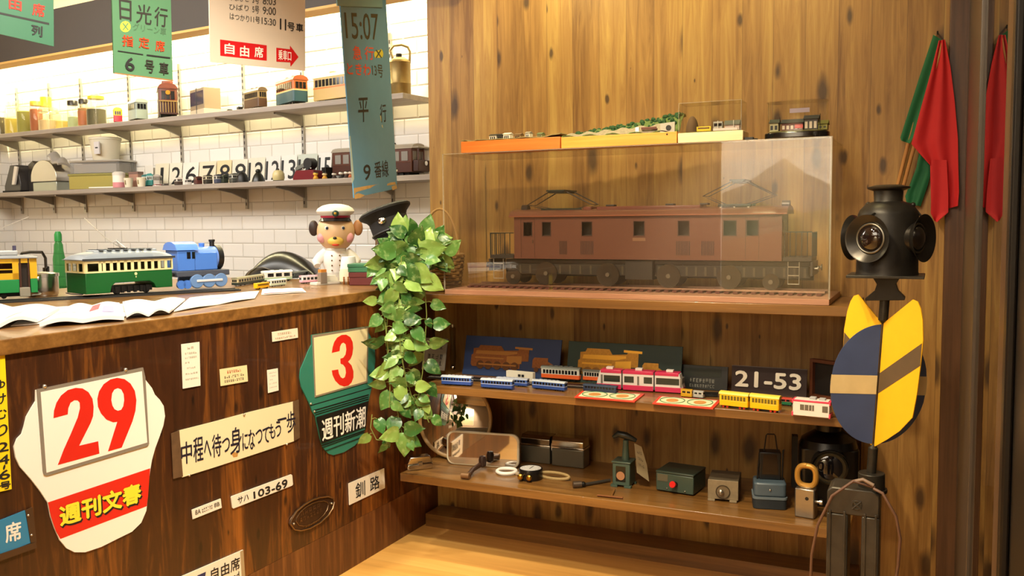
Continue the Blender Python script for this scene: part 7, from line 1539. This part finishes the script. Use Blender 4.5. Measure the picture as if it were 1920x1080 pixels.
def leaf(mb, p, ang, ln, tilt, roll, rnd):
    """heart leaf from stem point p; ang = direction of its tip in the hanging plane (0 right, -90 down)"""
    a = math.radians(ang); d = right_*math.cos(a) + Vector((0, 0, 1))*math.sin(a)
    d = (d*math.cos(tilt) + PP.n*math.sin(tilt)).normalized(); s = d.cross(PP.n).normalized(); n = s.cross(d).normalized()
    s, n = s*math.cos(roll) + n*math.sin(roll), n*math.cos(roll) - s*math.sin(roll)
    vs = []; fs = []
    for i, (u, w) in enumerate(LEAF):
        bend = -.22*u*u*ln; back = -.07*ln if i == 1 else 0
        for k in (-1, -.5, 0, .5, 1):
            vs.append(p + d*(u*ln + back*abs(k)) + s*(w*ln*.80*k) + n*(bend + .10*ln*abs(k)*w*2*(.5) - .05*ln*(abs(k) == .5)*0 + .03*ln*math.sin(6*u + 4*k + rnd)))
    for i in range(len(LEAF) - 1):
        for k in range(4): q = i*5 + k; fs.append((q, q + 1, q + 6, q + 5))
    mb._a(vs, fs)
r = random.Random(11); bkp = Vector((-1.905, 3.23, 0)); 
pot = Thing('trailing_plant', 'pothos plant with variegated leaves trailing down from the basket over the counter corner', 'plant', PP(770, 520), world=True)
lv = MB(); vn = MB()
def path(L, depth=0.0):
    P = [PP(x, y) + PP.n*depth for x, y in L]; out = []
    for i in range(len(P) - 1):
        for k in range(6): out.append(P[i].lerp(P[i+1], k/6))
    out.append(P[-1]); return out
mx_ = (PP(800, 600) - PP(700, 600)).length / 100.0                    # metres per pixel on the plane
strands = [([(745, 500), (728, 560), (722, 640), (735, 720), (748, 790), (757, 828)], .03, 17), ([(770, 520), (762, 600), (755, 680), (770, 740), (790, 775)], .02, 15), ([(795, 520), (800, 590), (797, 640), (792, 700), (782, 760)], .0, 12),
           ([(730, 500), (716, 560), (722, 620), (730, 690), (728, 760)], .045, 13), ([(750, 480), (745, 570), (748, 650), (760, 720)], .05, 13), ([(760, 820), (735, 826), (705, 822), (694, 800), (697, 775)], .02, 5), ([(775, 740), (790, 760), (803, 790)], .02, 5)]
for L_, dp, n in strands:
    pth = path(L_, dp); vn.tube(pth, .0018, 5)
    for k in range(n):
        q = pth[int((k + r.random()*.6) / n * (len(pth) - 1))]; sd = -1 if k % 2 else 1
        ln = mx_ * r.uniform(24, 40) * (.8 if n < 8 else 1); p2 = q + right_*(sd*mx_*r.uniform(3, 13)) + PP.n*r.uniform(-.005, .035)
        vn.tube([q, q.lerp(p2, .6) + Vector((0, 0, .004)), p2], .0012, 4)
        leaf(lv, p2, (-35 if sd > 0 else -145) + r.uniform(-40, 40), ln, r.uniform(-.15, .55), r.uniform(-.6, .6), r.random()*6)
leaf(lv, PP(757, 806) + PP.n*.05, -92, mx_*46, .15, .05, 1); leaf(lv, PP(800, 598), -60, mx_*20, .2, .2, 2)
# the crown of leaves above the basket rim
for k in range(120):
    a = r.uniform(0, 2*PI); q = math.sqrt(r.random()); px = 772 + 64*q*math.cos(a); py = 490 + 56*q*math.sin(a)
    if (px > 795 and py > 490) or px < 706 or (px < 745 and py < 462): continue
    dep = .10 * (1 - q*q) * r.uniform(.2, 1) - .03; dep -= max(0, px - 800) * .0016
    if 748 < px < 800 and r.random() < .4: dep -= r.uniform(.05, .20)
    p2 = PP(px, py) + PP.n*dep; ang = math.degrees(math.atan2(-(py - 485), px - 762)) + r.uniform(-50, 50)
    leaf(lv, p2, ang if r.random() < .6 else r.uniform(-160, -20), mx_*r.uniform(24, 46), r.uniform(-.1, .7), r.uniform(-.7, .7), r.random()*6)
for px, py, ang, ln, dp in ((836, 474, 35, 50, -.05), (815, 455, 55, 50, -.08), (800, 440, 75, 52, -.08), (760, 440, 150, 44, .0), (738, 478, 165, 44, .04), (728, 510, 190, 34, .05), (790, 520, -30, 58, .06), (770, 500, -40, 62, .08), (740, 470, 175, 58, .08), (785, 470, 5, 66, .05), (732, 562, -170, 34, .05), (735, 535, 185, 30, .04)):
    leaf(lv, PP(px, py) + PP.n*dp*.6, ang, mx_*ln*.78, .25, r.uniform(-.3, .3), r.random()*6)
bk = at(822, 492, Y=3.20)
for q in ((745, 500), (770, 520), (795, 520), (730, 500), (750, 480)):
    e_ = PP(*q); vn.tube([bk, bk.lerp(e_, .5) + Vector((0, 0, .05)), e_], .0020, 5)
pot.add('leaves', lv, LV, smooth=60); pot.add('vines', vn, VN)
# basket
bp = at(838, 538, Z=SZ[0]); bc = Vector((at(826, 520, Y=3.22).x, 3.22, SZ[0] + .0005)); mb_ = (bc - EYE).length / FOC
R0 = 43 * mb_; HB_ = at(838, 478, Y=bc.y).z - bc.z
t = Thing('wicker_basket', 'woven wicker basket with hoop handle holding the trailing plant', 'basket', bc); WK = mat('#9a743f', .6, var=.3, scale=60)
m = MB(); rows = 11
for k in range(rows):
    z = HB_ * (k + .5) / rows; rr_ = R0 * (.80 + .20 * (k / rows)); n = 48
    m.tube([(rr_ + .0035*math.sin(12*2*PI*i/n + PI*(k % 2)), 0, z) if False else ((rr_ + .0035*math.sin(12*2*PI*i/n + PI*(k % 2)))*math.cos(2*PI*i/n), (rr_ + .0035*math.sin(12*2*PI*i/n + PI*(k % 2)))*math.sin(2*PI*i/n), z) for i in range(n + 1)], HB_/rows*.56, 6)
t.add('weave', m, WK); m = MB()
for k in range(24): a = 2*PI*k/24; m.tube([(R0*.80*math.cos(a), R0*.80*math.sin(a), 0), (R0*1.0*math.cos(a), R0*1.0*math.sin(a), HB_)], .002, 5)
t.add('stakes', m, mat('#7a5a30', .6)); t.add('rim', MB().ring((0, 0, HB_), R0*1.01, .006, 48, 8), WK); t.add('liner', MB().lathe([(R0*.70, .002), (R0*.90, HB_*.94)], 32), mat('#3a2c1c', .8))
hz_ = at(820, 392, Y=bc.y).z - bc.z; m = MB().tube([(R0*.98*math.cos(PI*k/20)*.95, 0, HB_*.9 + (hz_ - HB_*.9)*math.sin(PI*k/20)) for k in range(21)], .005, 8); t.add('handle', m, mat('#a8814a', .55))

# ================================================================== things behind the viewer that the clear case mirrors
def flat(nm, x0, x1, z0, z1, m, y=-2.397, th=.004, par=None): return make(nm, MB().box(x0, x1, y, y + th, z0, z1), m, par)
po = tag(flat('landscape_poster', -1.85, -.62, .55, 2.15, mat('#efe6d2', .6)), 'large pale landscape poster of a mountain on the wall behind the viewer', 'poster')
def hill(nm, pts, c, lift): return make(nm, MB().solid([Vector((x, -2.393 + lift, z)) for x, z in pts], (0, .0006, 0)), mat(c, .7), po)
hill('far_mountain', [(-1.84, 1.55), (-1.65, 1.62), (-1.45, 1.75), (-1.28, 1.86), (-1.1, 1.72), (-.9, 1.62), (-.63, 1.55), (-.63, 1.30), (-1.84, 1.30)], '#b3a993', .0)
hill('near_hills', [(-1.84, 1.40), (-1.5, 1.46), (-1.1, 1.36), (-.63, 1.44), (-.63, .9), (-1.84, .9)], '#9c9a76', .001)
hill('meadow', [(-1.84, 1.1), (-1.3, 1.2), (-.63, 1.06), (-.63, .56), (-1.84, .56)], '#a89468', .002)
